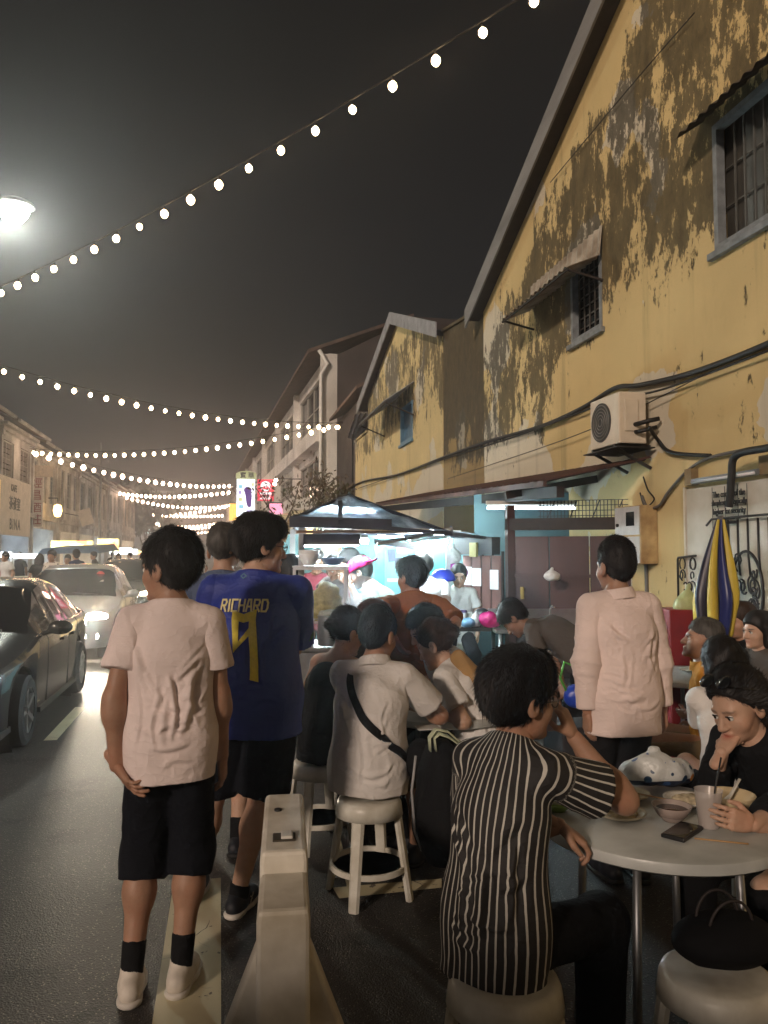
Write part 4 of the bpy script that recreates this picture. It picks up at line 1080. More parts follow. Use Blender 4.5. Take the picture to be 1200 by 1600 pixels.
# the front doors face along the street side (-X) and the end towards the camera is rusty
obj('door', MB().box((-0.106, 0, 0.46), (0.012, 0.50, 0.3)), mat('meter_door', (0.60, 0.60, 0.58), 0.5, var=0.12), mbx, bevel=0.004)
obj('door', MB().box((-0.106, 0, 0.15), (0.012, 0.50, 0.28)), MATS['meter_door'], mbx, bevel=0.004)
obj('meter_window', MB().box((-0.115, -0.08, 0.48), (0.008, 0.16, 0.15)), GLASSD, mbx)
obj('warning_label', MB().box((-0.114, -0.06, 0.08), (0.004, 0.2, 0.09)), mat('brown_label', (0.12, 0.05, 0.03), 0.6, var=0.6, scale=60), mbx)
obj('lock', MB().lathe([(0.018, 0), (0.018, 0.02), (0, 0.022)], 10, (-0.112, 0.18, 0.42), rf_), IRON, mbx)
obj('conduit', MB().tube([(0.08, -0.05, 0), (0.09, -0.05, -0.6), (0.09, -0.05, -1.5)], 0.02, 8), MATS['grey_cable'], mbx)
# white painted panel, dead tube light, iron wall art
pn = thing('white_wall_panel', 'whitewashed panel on the yellow wall behind the iron wall art', 'panel', (XW - 0.02, 5.2, 0))
wobj('board', MB().bb((XW - 0.035, 3.2, 0.5), (XW - 0.003, 6.74, 2.27)), mat('whitewash', (0.62, 0.60, 0.54), 0.8, var=0.2, scale=2.5, bump=0.2, dark=(0.42, 0.38, 0.28)), pn, bevel=0.004)
wobj('edge_strip', MB().bb((XW - 0.05, 6.742, 0.5), (XW - 0.004, 6.77, 2.29)), CREAMB, pn)
tl = thing('tube_light', 'unlit fluorescent batten above the iron lettering', 'light fitting', (XW - 0.06, 6.1, 2.33))
obj('batten', MB().box((0, 0, 0), (0.06, 0.95, 0.05)), DSTEEL, tl, bevel=0.005)
obj('tube', MB().tube([(-0.045, -0.44, -0.01), (-0.045, 0.44, -0.01)], 0.013, 10), mat('unlit_tube', (0.7, 0.7, 0.72), 0.3, var=0), tl, smooth='all')
for y_ in (0.54, -0.52): obj('mount', MB().box((0.02, y_, 0.05), (0.08, 0.11, 0.16)), mat('old_wood', (0.25, 0.18, 0.09), 0.8, var=0.3), tl)
art = thing('wire_lettering', 'black wire cursive lettering fixed on the white wall panel', 'wall art', (XW - 0.07, 6.05, 2.05))
RL = (math.pi / 2, 0, -math.pi / 2)
for s, z, sz in (('The corner of the', 0.125, 0.082), ('shophouse is typically', 0.05, 0.074), ('higher for security', -0.03, 0.080), ('CARNARVON STREET LANE', -0.095, 0.033), ('LEBUH CARNARVON', -0.135, 0.033)):
    o = text_on('line_of_letters', s, sz, IRON, art, (0, 0.0, z), RL, 0.004, 0.0005); o.scale = (0.75, 1, 1)
for y in (0.26, 0.08, -0.1, -0.22):
    obj('stay_wire', MB().tube([(0.02, y, 0.2), (0.02, y, -0.18)], 0.003, 5), IRON, art)
ga = thing('iron_caricature', 'curly black iron wall sculpture on the white panel at right', 'wall art', (XW - 0.09, 5.55, 1.2))
for i in range(7):
    y = 0.62 - i * 0.13
    obj('upright', MB().tube([(0, y, 0.74), (0, y, 0.42 if i > 1 else 0.30), (0, y - 0.02, 0.25)], 0.009, 6), IRON, ga, smooth='all')
obj('top_rail', MB().tube([(0, 0.8, 0.70), (0, 0.72, 0.755), (0, 0.3, 0.76), (0, -0.3, 0.765), (0, -0.7, 0.77)], 0.011, 6), IRON, ga, smooth='all')
obj('oval', MB().tube([(0, 0.26 + 0.2 * math.cos(k * math.pi / 16), 0.12 + 0.34 * math.sin(k * math.pi / 16)) for k in range(33)], 0.013, 6), IRON, ga, smooth='all')
for k in range(16):
    cy, cz = 0.26 + rnd.uniform(-.14, .14), 0.12 + rnd.uniform(-.26, .26); r0 = rnd.uniform(.03, .08); a0 = rnd.uniform(0, 6)
    obj('curl', MB().tube([(rnd.uniform(-.003, .003), cy + r0 * (1 - j / 20) * math.cos(a0 + j * .45), cz + 1.4 * r0 * (1 - j / 20) * math.sin(a0 + j * .45)) for j in range(15)], 0.008, 5), IRON, ga, smooth='all')
for k in range(3):
    obj('rail', MB().tube([(0, -0.02 - k * .07, 0.3), (0, -0.04 - k * .07, 0.0), (0, 0.16 - k * .09, -0.2), (0, 0.2 - k * .06, -0.42)], 0.011, 6), IRON, ga, smooth='all')
gb = thing('iron_word_panel', 'small curly iron word panel left of the folded parasol', 'wall art', (XW - 0.09, 6.66, 1.42))
obj('frame', MB().tube([(0, 0.16, -0.3), (0, 0.16, 0.16), (0, 0.15, 0.18), (0, -0.14, 0.2)], 0.011, 6), IRON, gb, smooth='all')
for k in range(12):
    cy, cz = rnd.uniform(-.10, .12), 0.12 - (k // 3) * 0.11; r0 = rnd.uniform(.025, .05); a0 = rnd.uniform(0, 6)
    obj('curl', MB().tube([(0, cy + r0 * math.cos(a0 + j * .5), cz + 1.3 * r0 * math.sin(a0 + j * .5)) for j in range(11)], 0.007, 5), IRON, gb, smooth='all')
# folded parasol in yellow and blue
p = W(1112, 1000, 6.0)
um = thing('folded_parasol', 'closed parasol with yellow and blue panels leaning by the white wall panel', 'parasol', (p.x, p.y, 0))
YEL = mat('parasol_yellow', (0.55, 0.42, 0.05), 0.5, var=0.2, scale=3); BLU = mat('parasol_blue', (0.018, 0.025, 0.13), 0.35, var=0.2, scale=3); DKB = mat('parasol_navy', (0.012, 0.010, 0.03), 0.4, var=0.2)
topu = W(1126, 812, 6.0) - Vector((p.x, p.y, 0))
for k in range(8):
    rows = []
    for j in range(15):
        t = j / 14; z = topu.z + (0.78 - topu.z) * t; c = Vector((topu.x * (1 - t), topu.y * (1 - t), z))
        rad = (0.03 + 0.115 * min(1, t * 1.9) * (1 - 0.35 * max(0, t - .55) / .45))
        if 0.80 < t < 0.9: rad *= 0.72
        row = []
        for s_ in range(9):
            a0 = (k + s_ / 8) * 2 * math.pi / 8 + 0.5 * t + 0.1 * math.sin(5 * t + k)
            rr_ = rad * (0.78 + 0.42 * math.sin(math.pi * s_ / 8) + 0.08 * math.sin(7 * t + k * 2))
            row.append(c + Vector((rr_ * math.cos(a0), rr_ * math.sin(a0), 0)))
        rows.append(row)
    obj('panel', MB().grid(rows), (YEL, BLU, YEL, DKB)[k % 4], um, smooth='all')
obj('pole', MB().tube([(0, 0, 0), (topu.x, topu.y, topu.z + .03)], 0.022, 10), DSTEEL, um, smooth='all')
obj('base', MB().lathe([(0.24, 0), (0.24, 0.05), (0.05, 0.09), (0.03, 0.25)], 20), IRON, um, smooth=True)
obj('tie', MB().tube([(0.12 * math.cos(k * .6), 0.12 * math.sin(k * .6), 0.98) for k in range(12)], 0.012, 5), mat('pink_tie', (0.5, 0.06, 0.16), 0.6), um)

# ---- lean-to roof, shack front, sink
sh = thing('lean_to_shack', 'low shack with rusty lean-to roof and oxblood door against the yellow wall', 'shack', (3.9, 9.0, 0))
wobj('roof_sheet', corrugated((XW - 0.03, 7.35, 2.66), (XW - 0.03, 16.5, 2.98), (3.35, 7.55, 2.41), (3.3, 16.5, 2.74), 46, 0.02), RUST, sh)
wobj('roof_edge', MB().bar((3.32, 7.5, 2.375), (3.28, 16.5, 2.70), 0.04, 0.06), RUST, sh)
wobj('roof_beam', MB().bar((3.55, 7.62, 2.30), (3.5, 16.5, 2.62), 0.09, 0.12), DARKW, sh)
wobj('rafter', MB().bar((3.3, 8.6, 2.33), (XW - .02, 8.6, 2.55), 0.06, 0.09), DARKW, sh)
for i, (pp_, q_) in enumerate((((797, 9.0), (966, 8.55)),)):
    A_, B_ = G(pp_[0], pp_[1]), G(q_[0], q_[1])
    B_ = Vector((XW - 0.02, B_.y, 0))
    u_ = (B_ - A_).normalized(); n_ = Vector((u_.y, -u_.x, 0)); L_ = (B_ - A_).length
    zt = lambda px, py, d: W(px, py, d).z
    z_top = W(880, 838, 8.8).z; z_bot = W(880, 962, 8.8).z
    # the door is made of boards
    nbd = 3
    for k in range(nbd):
        wobj('door_board', fquad(A_, u_, n_, L_ * k / nbd + .006, L_ * (k + 1) / nbd - .006, z_bot, z_top, 0.0, 0.03), BROWN, sh, bevel=0.004)
    wobj('ledge', fquad(A_, u_, n_, 0.02, L_ - .02, (z_bot + z_top) / 2 - 0.02, (z_bot + z_top) / 2 + .02, 0.022, 0.02), BROWN, sh)
    wobj('bolt', fquad(A_, u_, n_, 0.12, 0.16, z_bot + .18, z_bot + .32, 0.03, 0.028), mat('brass', (0.35, 0.22, 0.06), 0.4, metal=0.8), sh)
    wobj('lintel', fquad(A_, u_, n_, -0.05, L_, W(880, 828, 8.8).z, W(880, 812, 8.8).z + .02, 0.05, 0.1), DARKW, sh)
    wobj('corner_post', MB().bar(A_ + Vector((0, 0, 0)), A_ + Vector((0, 0, 2.2)), 0.09), mat('post_brown', (0.05, 0.022, 0.018), 0.6), sh)
    wobj('lower_wall', fquad(A_, u_, n_, 0.0, L_, 0.0, z_bot - .01, -0.02, 0.05), DARKW, sh)
    # grille transom with the lit room behind it
    g0, g1 = W(880, 826, 8.8).z + .03, W(880, 782, 8.8).z
    for k in range(24):
        wobj('grille_bar', fquad(A_, u_, n_, 0.35 + k * (L_ - .4) / 24, 0.355 + k * (L_ - .4) / 24 + .004, g0, g1, 0.0, 0.008), IRON, sh)
    for k in range(6):
        z_ = g0 + (g1 - g0) * k / 5; wobj('grille_bar', fquad(A_, u_, n_, 0.33, L_ - .02, z_ - .004, z_ + .004, -0.01, 0.008), IRON, sh)
    for k in range(4):
        wobj('grille_brace', MB().bar(A_ + u_ * (0.4 + k * .25) + Vector((0, 0, g0)), A_ + u_ * (0.52 + k * .25) + Vector((0, 0, g1)), .012), IRON, sh)
    wobj('back_wall', fquad(A_ + Vector((0, 1.6, 0)), u_, n_, 0.1, L_ + .1, 0, 2.45, 0.0, 0.05), mat('pale_teal_wall', (0.05, 0.10, 0.11), 0.8, var=0.2, scale=2), sh)
    tb_ = A_ + u_ * (L_ * 0.45) + Vector((0, 0.9, g1 - .03))
    ct_ = thing('ceiling_tube', 'lit fluorescent tube seen through the grille above the oxblood door', 'light fitting', tb_)
    obj('tube', MB().tube([(-.55, 0.1, 0), (.55, -.1, 0)], 0.022, 10), emis('cool_tube', (0.78, 0.92, 1.0), 14), ct_, smooth='all')
    obj('batten', MB().box((0, 0, 0.06), (1.15, 0.06, 0.05), (0, 0, -.18)), WHITE_PLASTIC, ct_)
    DOORA, DOORU, DOORN = A_, u_, n_
# folding oxblood screen with notices
A_, B_ = G(722, 9.6), G(783, 9.05)
u_ = (B_ - A_).normalized(); n_ = Vector((u_.y, -u_.x, 0)); L_ = (B_ - A_).length
fs_ = thing('folding_screen', 'oxblood folding board screen with white paper notices beside the stall', 'screen', A_)
zb_, zt_ = W(750, 955, 9.3).z - .2, W(750, 868, 9.3).z
OXL = mat('oxblood_light', (0.17, 0.075, 0.062), 0.5, var=0.25, scale=4)
for k in range(4):
    wobj('panel', fquad(A_, u_, n_, L_ * k / 4 + .012, L_ * (k + 1) / 4 - .012, zb_, zt_, 0.0, 0.03), OXL, fs_, bevel=0.004)
    wobj('seam_post', fquad(A_, u_, n_, L_ * (k + 1) / 4 - .010, L_ * (k + 1) / 4 + .010, zb_, zt_ + .05, -0.01, 0.03), DARKW, fs_)
for k, (x0, x1, py0, py1) in enumerate(((0.03, .13, 886, 915), (.135, .25, 888, 916), (.36, .46, 890, 920))):
    p_ = fquad(A_, u_, n_, x0 * L_ * 2.05, x1 * L_ * 2.05, W(750, py1, 9.3).z, W(750, py0, 9.3).z, 0.012, 0.003)
    nt_ = wobj('paper_notice', p_, mat('paper', (0.72, 0.74, 0.76), 0.7, var=0.06), fs_)
wobj('speaker_box', fquad(A_, u_, n_, -0.02, L_ * .95, W(750, 868, 9.3).z + .01, W(750, 840, 9.3).z, 0.12, 0.14), mat('dark_grey_box', (0.045, 0.047, 0.05), 0.6), fs_)
wobj('yellow_box', fquad(A_, u_, n_, L_ * .45, L_ * .62, W(750, 870, 9.3).z, W(750, 848, 9.3).z, 0.16, 0.03), mat('dull_yellow', (0.40, 0.35, 0.12), 0.6), fs_)
# plastic bag of rubbish hung on the door
PLASTIC = mat('white_bag_plastic', (0.62, 0.62, 0.60), 0.35, var=0.15, scale=20, bump=0.4, bscale=40)
def soft_bag(label, c, rx, ry, rz, m, knot=True, seed=1, handles=False, vox=0.008, name='plastic_bag', crump=.10):
    c = Vector(c); t = thing(name, label, 'bag', c)
    s = Sdf().ell((0, 0, rz), (rx, ry, rz), k=.03).ell((rx * .25, 0, rz * .75), (rx * .8, ry * .85, rz * .7), k=.04)
    if knot: s.cone((0, 0, rz * 1.6), (0, 0, rz * 2.35), rx * .42, rx * .10, .05).ell((0.01, 0, rz * 2.55), (rx * .2, rx * .12, rz * .3), k=.02)
    V, Q = s.build(vox, cuts=[((0, 0, 0.004), (0, 0, -1))]); N = normals(V, Q)
    V = V + N * (wob(V, 30 * .1 / max(rx, .05), seed, 3) * rx * crump)[:, None]
    V[:, 2] = np.maximum(V[:, 2], 0.001)
    obj('bag_body', np_mesh('bag_body', V, Q), m, t)
    if handles:
        obj('handle', MB().tube([(-rx * .3, 0, rz * 1.9), (-rx * .5, 0, rz * 2.6), (-rx * .1, 0, rz * 2.9), (rx * .1, 0, rz * 2.4)], 0.006, 6), m, t, smooth='all')
    return t
pb = W(862, 905, 8.55)
soft_bag('small knotted white plastic bag hanging on the oxblood door', pb - DOORN * 0 + Vector((0, 0, -.02)), .095, .06, .055, PLASTIC, True, 3, vox=.006)
hk = W(860, 872, 8.55)
# steel sink bench in front of the door
sk = thing('sink_bench', 'stainless steel sink bench under the oxblood door', 'sink', G(850, 8.0), -YAW)
obj('top', MB().box((0, 0, 0.86), (1.1, 0.55, 0.04)), STEEL, sk, bevel=.008)
obj('splashback', MB().box((0, 0.28, 0.96), (1.1, 0.02, 0.18)), STEEL, sk)
for x in (-.5, .5):
    for y in (-.24, .24): obj('leg', MB().tube([(x, y, 0), (x, y, .84)], .02, 8), DSTEEL, sk, smooth='all')
obj('lower_shelf', MB().box((0, 0, .3), (1.0, .5, .025)), DSTEEL, sk)
obj('tap', MB().tube([(.1, .2, .88), (.1, .2, 1.05), (.1, .12, 1.1), (.1, .02, 1.08)], .012, 8), CHROME, sk, smooth='all')

# ================================================================== HAWKER STALL
st = thing('hawker_stall', 'brightly lit hawker stall with gabled clear tarpaulin roof', 'stall', G(570, 7.2), 0)
POST = mat('painted_post', (0.62, 0.64, 0.65), 0.4, metal=.4, var=0.15)
def P3(px, py, d): return W(px, py, d)
for (px, d) in ((471, 6.2), (457, 6.9), (700, 9.0), (472, 9.2)):
    b_ = G(px, d); wobj('post', MB().bar(b_, b_ + Vector((0, 0, 1.86)), .045), POST, st)
# tarp roof: ridge runs away from the viewer
TARP = NT('clear_tarp'); tcx = TARP.n('TexCoord').outputs['Object']
stx = TARP.noise(tcx, 7, 4, .6, (1, .25, 1)); TARP.l(TARP.ramp(stx, [(.42, (0.012, 0.02, 0.035)), (.52, (0.06, 0.085, 0.12)), (.66, (0.34, 0.42, 0.50))]), TARP.b.inputs['Base Color'])
TARP.b.inputs['Roughness'].default_value = .3; TARP.b.inputs['Transmission Weight'].default_value = .25; TARP.bump(stx, .6, .03)
ridge0, ridge1 = P3(545, 771, 7.0), P3(560, 790, 9.4)
el0, el1 = P3(455, 808, 5.9), P3(468, 828, 9.4)
er0, er1 = P3(704, 830, 5.9), P3(760, 838, 9.4)
def sheet(a, b, c, d, n=14, sag=.04, seed=1):
    rows = []
    for i in range(n + 1):
        row = []
        for j in range(n + 1):
            s, t = i / n, j / n; p_ = a.lerp(b, s).lerp(d.lerp(c, s), t)
            row.append(p_ + Vector((0, 0, -sag * math.sin(math.pi * s) * (1 + .5 * math.sin(9 * t + seed)) + .012 * math.sin(17 * s + 5 * t + seed))))
        rows.append(row)
    return MB().grid(rows)
rs_ = wobj('roof_sheet', sheet(ridge0, el0, el1, ridge1, seed=2), TARP.m, st, smooth='all')
wobj('roof_sheet', sheet(ridge0, er0, er1, ridge1, sag=.06), TARP.m, st, smooth='all')
wobj('roof_sheet', sheet(ridge0, el0, er0, ridge0, sag=.02, seed=4), TARP.m, st, smooth='all')
fr = MB()
for a_, b_ in ((ridge0, el0), (ridge0, er0), (el0, er0), (el0, el1), (er0, er1), (ridge0, ridge1), (el1, er1)): fr.bar(a_ + Vector((0, 0, -.02)), b_ + Vector((0, 0, -.02)), .03)
fr.bar(P3(531, 779, 6.9), P3(532, 815, 5.88), .035)
fr.bar(P3(453, 815, 5.92), P3(612, 820, 5.92), .05, .085)
wobj('roof_frame', fr, mat('roof_iron', (0.02, 0.025, 0.04), .5), st)
wobj('front_rail', MB().bar(P3(463, 831, 6.0), P3(636, 831, 6.0), .022), mat('copper_rail', (.55, .36, .26), .3, metal=.8), st)
wobj('fascia_board', MB().prism([P3(474, 834, 6.15), P3(563, 834, 6.15), P3(563, 852, 6.15), P3(474, 852, 6.15)], FWD * .03), mat('fascia_grey', (.16, .15, .16), .6), st)
wobj('side_flap', MB().prism([P3(434, 838, 5.95), P3(454, 806, 5.95), P3(455, 822, 5.95), P3(446, 848, 5.95)], FWD * .01), mat('tan_canvas', (.42, .31, .18), .8), st)
wobj('awning_slat', MB().prism([P3(585, 842, 6.3), P3(668, 852, 7.5), P3(668, 862, 7.5), P3(585, 850, 6.3)], FWD * .02), mat('awning_dark', (.05, .055, .06), .6), st)
# counter
c0 = G(566, 6.25)
cm = Matrix.Rotation(-YAW, 3, 'Z')
wobj('counter', MB().box((c0.x, c0.y, .44), (1.25, .5, .88), cm), STEEL, st, bevel=.01)
wobj('counter_top', MB().box((c0.x, c0.y, .90), (1.32, .58, .03), cm), STEEL, st, bevel=.006)
# glass food case
gc = thing('glass_food_case', 'aluminium framed glass case of noodles on the stall counter', 'display case', W(502, 972, 6.2), -YAW)
GLS = mat('case_glass', (.9, .97, .96), .05, var=0, trans=1.0, ior=1.02, alpha=.25)
hw, hd_, hh = .20, .16, .43
for x in (-hw, hw):
    for y in (-hd_, hd_): obj('case_post', MB().bar((x, y, 0), (x, y, hh), .022), POST, gc)
for z in (.011, hh): obj('case_rail', MB().bar((-hw, -hd_, z), (hw, -hd_, z), .02).bar((-hw, hd_, z), (hw, hd_, z), .02).bar((-hw, -hd_, z), (-hw, hd_, z), .02).bar((hw, -hd_, z), (hw, hd_, z), .02), POST, gc)
for y in (-hd_ - .004, hd_ + .004): obj('glass_pane', MB().box((0, y, hh / 2), (2 * hw, .004, hh)), GLS, gc)
obj('top_shelf', MB().box((0, 0, hh + .016), (2 * hw + .03, 2 * hd_ + .03, .012)), POST, gc)
V, Q = Sdf().ell((0, 0, .1), (.17, .13, .13), k=.05).ell((.05, 0, .2), (.1, .09, .1), k=.05).build(.012)
N = normals(V, Q); V = V + N * (wob(V, 90, 5, 2) * .012)[:, None]
nd = obj('noodles', np_mesh('noodles', V, Q), mat('yellow_noodle', (.62, .55, .25), .5, var=.3, scale=30, bump=.5), None)
nd.location = gc.location + Vector((0, 0, .02)); tag(nd, 'heap of pale yellow noodles inside the glass case', 'food')
def bowl(label, loc, r, h, m, name='bowl', cat='bowl', n=20, th=.004, group=None):
    b = MB().lathe([(r * .45, 0), (r * .5, 0.004), (r * .8, h * .5), (r, h), (r * .985, h + .002), (r - th, h), (r * .8 - th, h * .5 + .004), (r * .3, .012), (0, .012)], n, (0, 0, 0))
    return tag(obj(name, b, m, loc=loc, smooth='all'), label, cat, group)
ctop = gc.location + Vector((0, 0, hh + .024))
bowl('stack of white bowls on the glass case, left one', ctop + Vector((-.10, 0, 0)), .085, .09, mat('white_bowl', (.75, .76, .76), .3, var=.05))
bowl('blue bowl on the glass case beside the white bowls', ctop + Vector((.09, -.02, 0)), .095, .06, mat('blue_bowl', (.10, .16, .30), .35, var=.1))
bowl('white bowl nested in the left bowl on the glass case', ctop + Vector((-.10, 0, .035)), .085, .085, MATS['white_bowl'])
# stock pot
pp_ = W(517, 1008, 5.95)
pot = thing('stock_pot', 'steel stock pot with cloth on its rim at the stall front', 'pot', pp_)
obj('pot_body', MB().lathe([(0.0, 0), (.095, 0), (.102, .01), (.102, .22), (.108, .225), (.104, .23), (.098, .225), (.095, .03), (0, .03)], 28), STEEL, pot, smooth=True)
V, Q = Sdf().cone((-.07, -.02, .235), (.07, .0, .24), .03, .028, .02).ell((0, 0, .25), (.06, .05, .022), k=.02).build(.006); N = normals(V, Q); V = V + N * (wob(V, 60, 2) * .006)[:, None]
obj('cloth', np_mesh('cloth', V, Q), mat('grey_cloth', (.32, .34, .28), .9, var=.3), pot)
obj('handle', MB().tube([(-.1, 0, .17), (-.13, 0, .17), (-.13, 0, .2), (-.1, 0, .2)], .006, 6).tube([(.1, 0, .17), (.13, 0, .17), (.13, 0, .2), (.1, 0, .2)], .006, 6), STEEL, pot, smooth='all')
# wok on the counter right
wk = W(590, 985, 6.15)
wo_ = thing('wok', 'wide steel wok pan steaming before the pink-capped cook', 'wok', (wk.x, wk.y, .925))
obj('pan', MB().lathe([(.05, 0), (.14, .03), (.20, .085), (.205, .09), (.195, .088), (.13, .04), (0, .012)], 30), DSTEEL, wo_, smooth='all')
obj('rim', MB().lathe([(.2, .084), (.212, .09), (.2, .096)], 30), STEEL, wo_, smooth='all')
# utensils, tubs on the counter
bb_ = bowl('small navy bowl on the counter beside the wok', W(590, 967, 6.3), .06, .05, mat('navy_bowl', (.02, .03, .12), .35))
# tubes of light in the stall
COOL = emis('stall_tube', (0.76, 0.95, 1.0), 520)
def stall_tube(label, a, b, r=.018):
    a, b = Vector(a), Vector(b); t = thing('fluorescent_tube', label, 'light fitting', (a + b) / 2); o_ = (a + b) / 2
    obj('tube', MB().tube([a - o_, b - o_], r, 10), COOL, t, smooth='all')
    obj('batten', MB().bar(a - o_ + Vector((0, 0, .045)), b - o_ + Vector((0, 0, .045)), .05, .03), WHITE_PLASTIC, t)
    return t
stall_tube('fluorescent tube under the stall roof above the glass case', P3(478, 846, 6.9), P3(575, 846, 6.9))
stall_tube('fluorescent tube under the right half of the stall roof', P3(640, 852, 7.4), P3(698, 846, 7.6))
stall_tube('fluorescent tube deeper in the stall behind the cooks', P3(470, 852, 8.3), P3(560, 850, 8.3))
stall_tube('long fluorescent tube lighting the teal room behind the stall', P3(590, 838, 9.8), P3(720, 836, 9.8))
stall_tube('fluorescent tube just inside the ridge of the tarpaulin roof', P3(505, 808, 7.2), P3(508, 800, 7.8), .01)
for k, (a_, b_, lb) in enumerate((((590, 850), (632, 841), 'white plastic lamp housing low under the stall roof'), ((634, 841), (676, 834), 'white plastic lamp housing in the middle under the stall roof'), ((677, 832), (705, 827), 'white plastic lamp housing at the right end under the stall roof'))):
    a3, b3 = P3(a_[0], a_[1], 6.2 + k * .1), P3(b_[0], b_[1], 6.25 + k * .1); o_ = (a3 + b3) / 2
    t = thing('lamp_housing', lb, 'light fitting', o_, 0, 'lamp housings under the stall roof')
    obj('shade', MB().tube([a3 - o_, b3 - o_], [.028, .028], 10, flat=.6), WHITE_PLASTIC, t, smooth='all')
    obj('end_cap', MB().tube([b3 - o_, (b3 - o_) * 1.06], .03, 10), DSTEEL, t, smooth='all')
# bright room behind: back wall with teal column, shelf, goods
rm = thing('stall_back_room', 'pale teal back wall and shelves behind the stall', 'wall', G(600, 11))
wobj('back_wall', MB().prism([P3(425, 1050, 11.2), P3(820, 1050, 11.0), P3(820, 835, 11.0), P3(425, 835, 11.2)], FWD * .1), mat('stall_back_white', (.24, .50, .55), .7, var=.15, scale=1.5), rm)
wobj('teal_column', MB().prism([P3(668, 1050, 9.9), P3(700, 1050, 9.9), P3(700, 838, 9.9), P3(668, 838, 9.9)], FWD * .25), mat('teal_paint', (.04, .42, .48), .5, var=.1), rm)
wobj('teal_column', MB().prism([P3(585, 1050, 10.4), P3(601, 1050, 10.4), P3(601, 838, 10.4), P3(585, 838, 10.4)], FWD * .25), MATS['teal_paint'], rm)
wobj('wooden_column', MB().prism([P3(523, 960, 10.6), P3(533, 960, 10.6), P3(533, 840, 10.6), P3(523, 840, 10.6)], FWD * .2), mat('warm_wood', (.35, .19, .09), .6), rm)
wobj('shelf', MB().prism([P3(605, 905, 10.2), P3(668, 905, 10.2), P3(668, 909, 10.2), P3(605, 909, 10.2)], FWD * .4), WHITE_PLASTIC, rm)
wobj('fridge', MB().prism([P3(690, 1030, 9.7), P3(722, 1030, 9.7), P3(722, 908, 9.7), P3(690, 908, 9.7)], FWD * .4), mat('pale_fridge', (.55, .66, .66), .4, var=.06), rm, bevel=.01)
goods = [(612, 868, 10.0, .10, .16, (.02, .03, .10), 'dark drink poster hung behind the stall'), (622, 880, 9.98, .09, .14, (.03, .03, .05), 'black and yellow packet hung behind the stall'), (628, 858, 9.9, .12, .10, (.55, .10, .25), 'pink printed packets hung behind the stall'), (608, 850, 9.9, .10, .08, (.15, .25, .55), 'blue printed packets hung behind the stall'),
         (640, 880, 9.9, .06, .12, (.65, .68, .60), 'white packet hung behind the stall'), (655, 872, 9.8, .08, .10, (.60, .55, .30), 'cream packet hung by the teal column'), (545, 872, 10.2, .2, .16, (.75, .70, .62), 'pale notice board behind the cooks'), (512, 868, 10.4, .18, .2, (.8, .72, .55), 'cream panel on the wall behind the glass case')]
for (px, py, d, w_, h_, c_, lb) in goods:
    p_ = W(px, py, d); t = obj('hung_packet', MB().box((0, 0, 0), (w_, .03, h_), (0, rnd.uniform(-.1, .1), -YAW)), mat('packet_%d_%d' % (px, py), c_, .45, var=.5, scale=25), loc=p_, bevel=.004)
    tag(t, lb, 'packet')
# white bags hung by the column, magenta parasol bag, blue tub
soft_bag('clear white plastic bags hung from the teal column', W(708, 882, 9.3), .09, .06, .09, PLASTIC, True, 9)
mg = soft_bag('magenta patterned bag behind the fridge', W(712, 906, 9.2), .14, .06, .10, mat('magenta_plastic', (.42, .05, .35), .4, var=.3, scale=9), False, 11)
bt = tag(obj('blue_tub', MB().lathe([(.0, .12), (.08, .11), (.13, .06), (.15, 0), (.14, -.02), (0, -.02)], 20), mat('blue_tub', (.02, .04, .40), .35, var=.1), loc=W(692, 905, 8.9), smooth='all'), 'upturned blue plastic tub on the fridge', 'tub')
# drinks table beside the screen
dtb = thing('drinks_table', 'dark table of tubs and bags before the folding screen', 'table', G(738, 8.2), -YAW)
obj('table_top', MB().box((0, 0, .86), (.75, .5, .04)), DARKW, dtb, bevel=.005)
for x in (-.33, .33):
    for y in (-.2, .2): obj('leg', MB().bar((x, y, 0), (x, y, .84), .04), DARKW, dtb)
ztb = .882
def on_dt(px, d): g = G(px, d); return Vector((g.x, g.y, ztb))
def tub(label, loc, r, h, m, lid, name='tub', cat='tub'):
    t = thing(name, label, cat, loc)
    obj('container', MB().lathe([(0, 0), (r * .82, 0), (r * .85, .005), (r, h), (r * .96, h)], 20), m, t, smooth=True)
    obj('lid', MB().lathe([(0, h + .02), (r * .9, h + .02), (r * 1.06, h + .012), (r * 1.06, h - .006), (r, h - .006)], 20), lid, t, smooth=True)
    return t
REDP = mat('red_plastic', (.45, .03, .05), .35, var=.1)
tub('yellow green tub with red lid on the drinks table', on_dt(708, 8.05), .068, .16, mat('lime_plastic', (.42, .45, .07), .35, var=.15), REDP)
tub('white cup with purple lid on the drinks table', on_dt(724, 8.05), .035, .15, WHITE_PLASTIC, mat('purple_plastic', (.06, .03, .10), .4))
tub('low white cup beside the blue bag on the drinks table', on_dt(733, 8.1), .04, .12, WHITE_PLASTIC, WHITE_PLASTIC)
soft_bag('pale blue plastic bag on the drinks table', on_dt(730, 7.95), .075, .06, .05, mat('pale_blue_plastic', (.22, .42, .62), .3, var=.2, scale=15, bump=.3), False, 4)
soft_bag('clear knotted bag standing on the drinks table', on_dt(742, 8.0), .05, .04, .06, PLASTIC, True, 5, vox=.006)
soft_bag('black plastic bag behind the magenta one on the drinks table', on_dt(752, 8.25), .10, .08, .09, mat('black_plastic', (.015, .015, .018), .3, var=.1), False, 6)
soft_bag('shiny magenta plastic bag at the end of the drinks table', on_dt(764, 7.95), .105, .08, .085, mat('hot_pink_plastic', (.50, .01, .16), .22, var=.25, scale=14, bump=.4, bscale=30), False, 8, crump=.2)
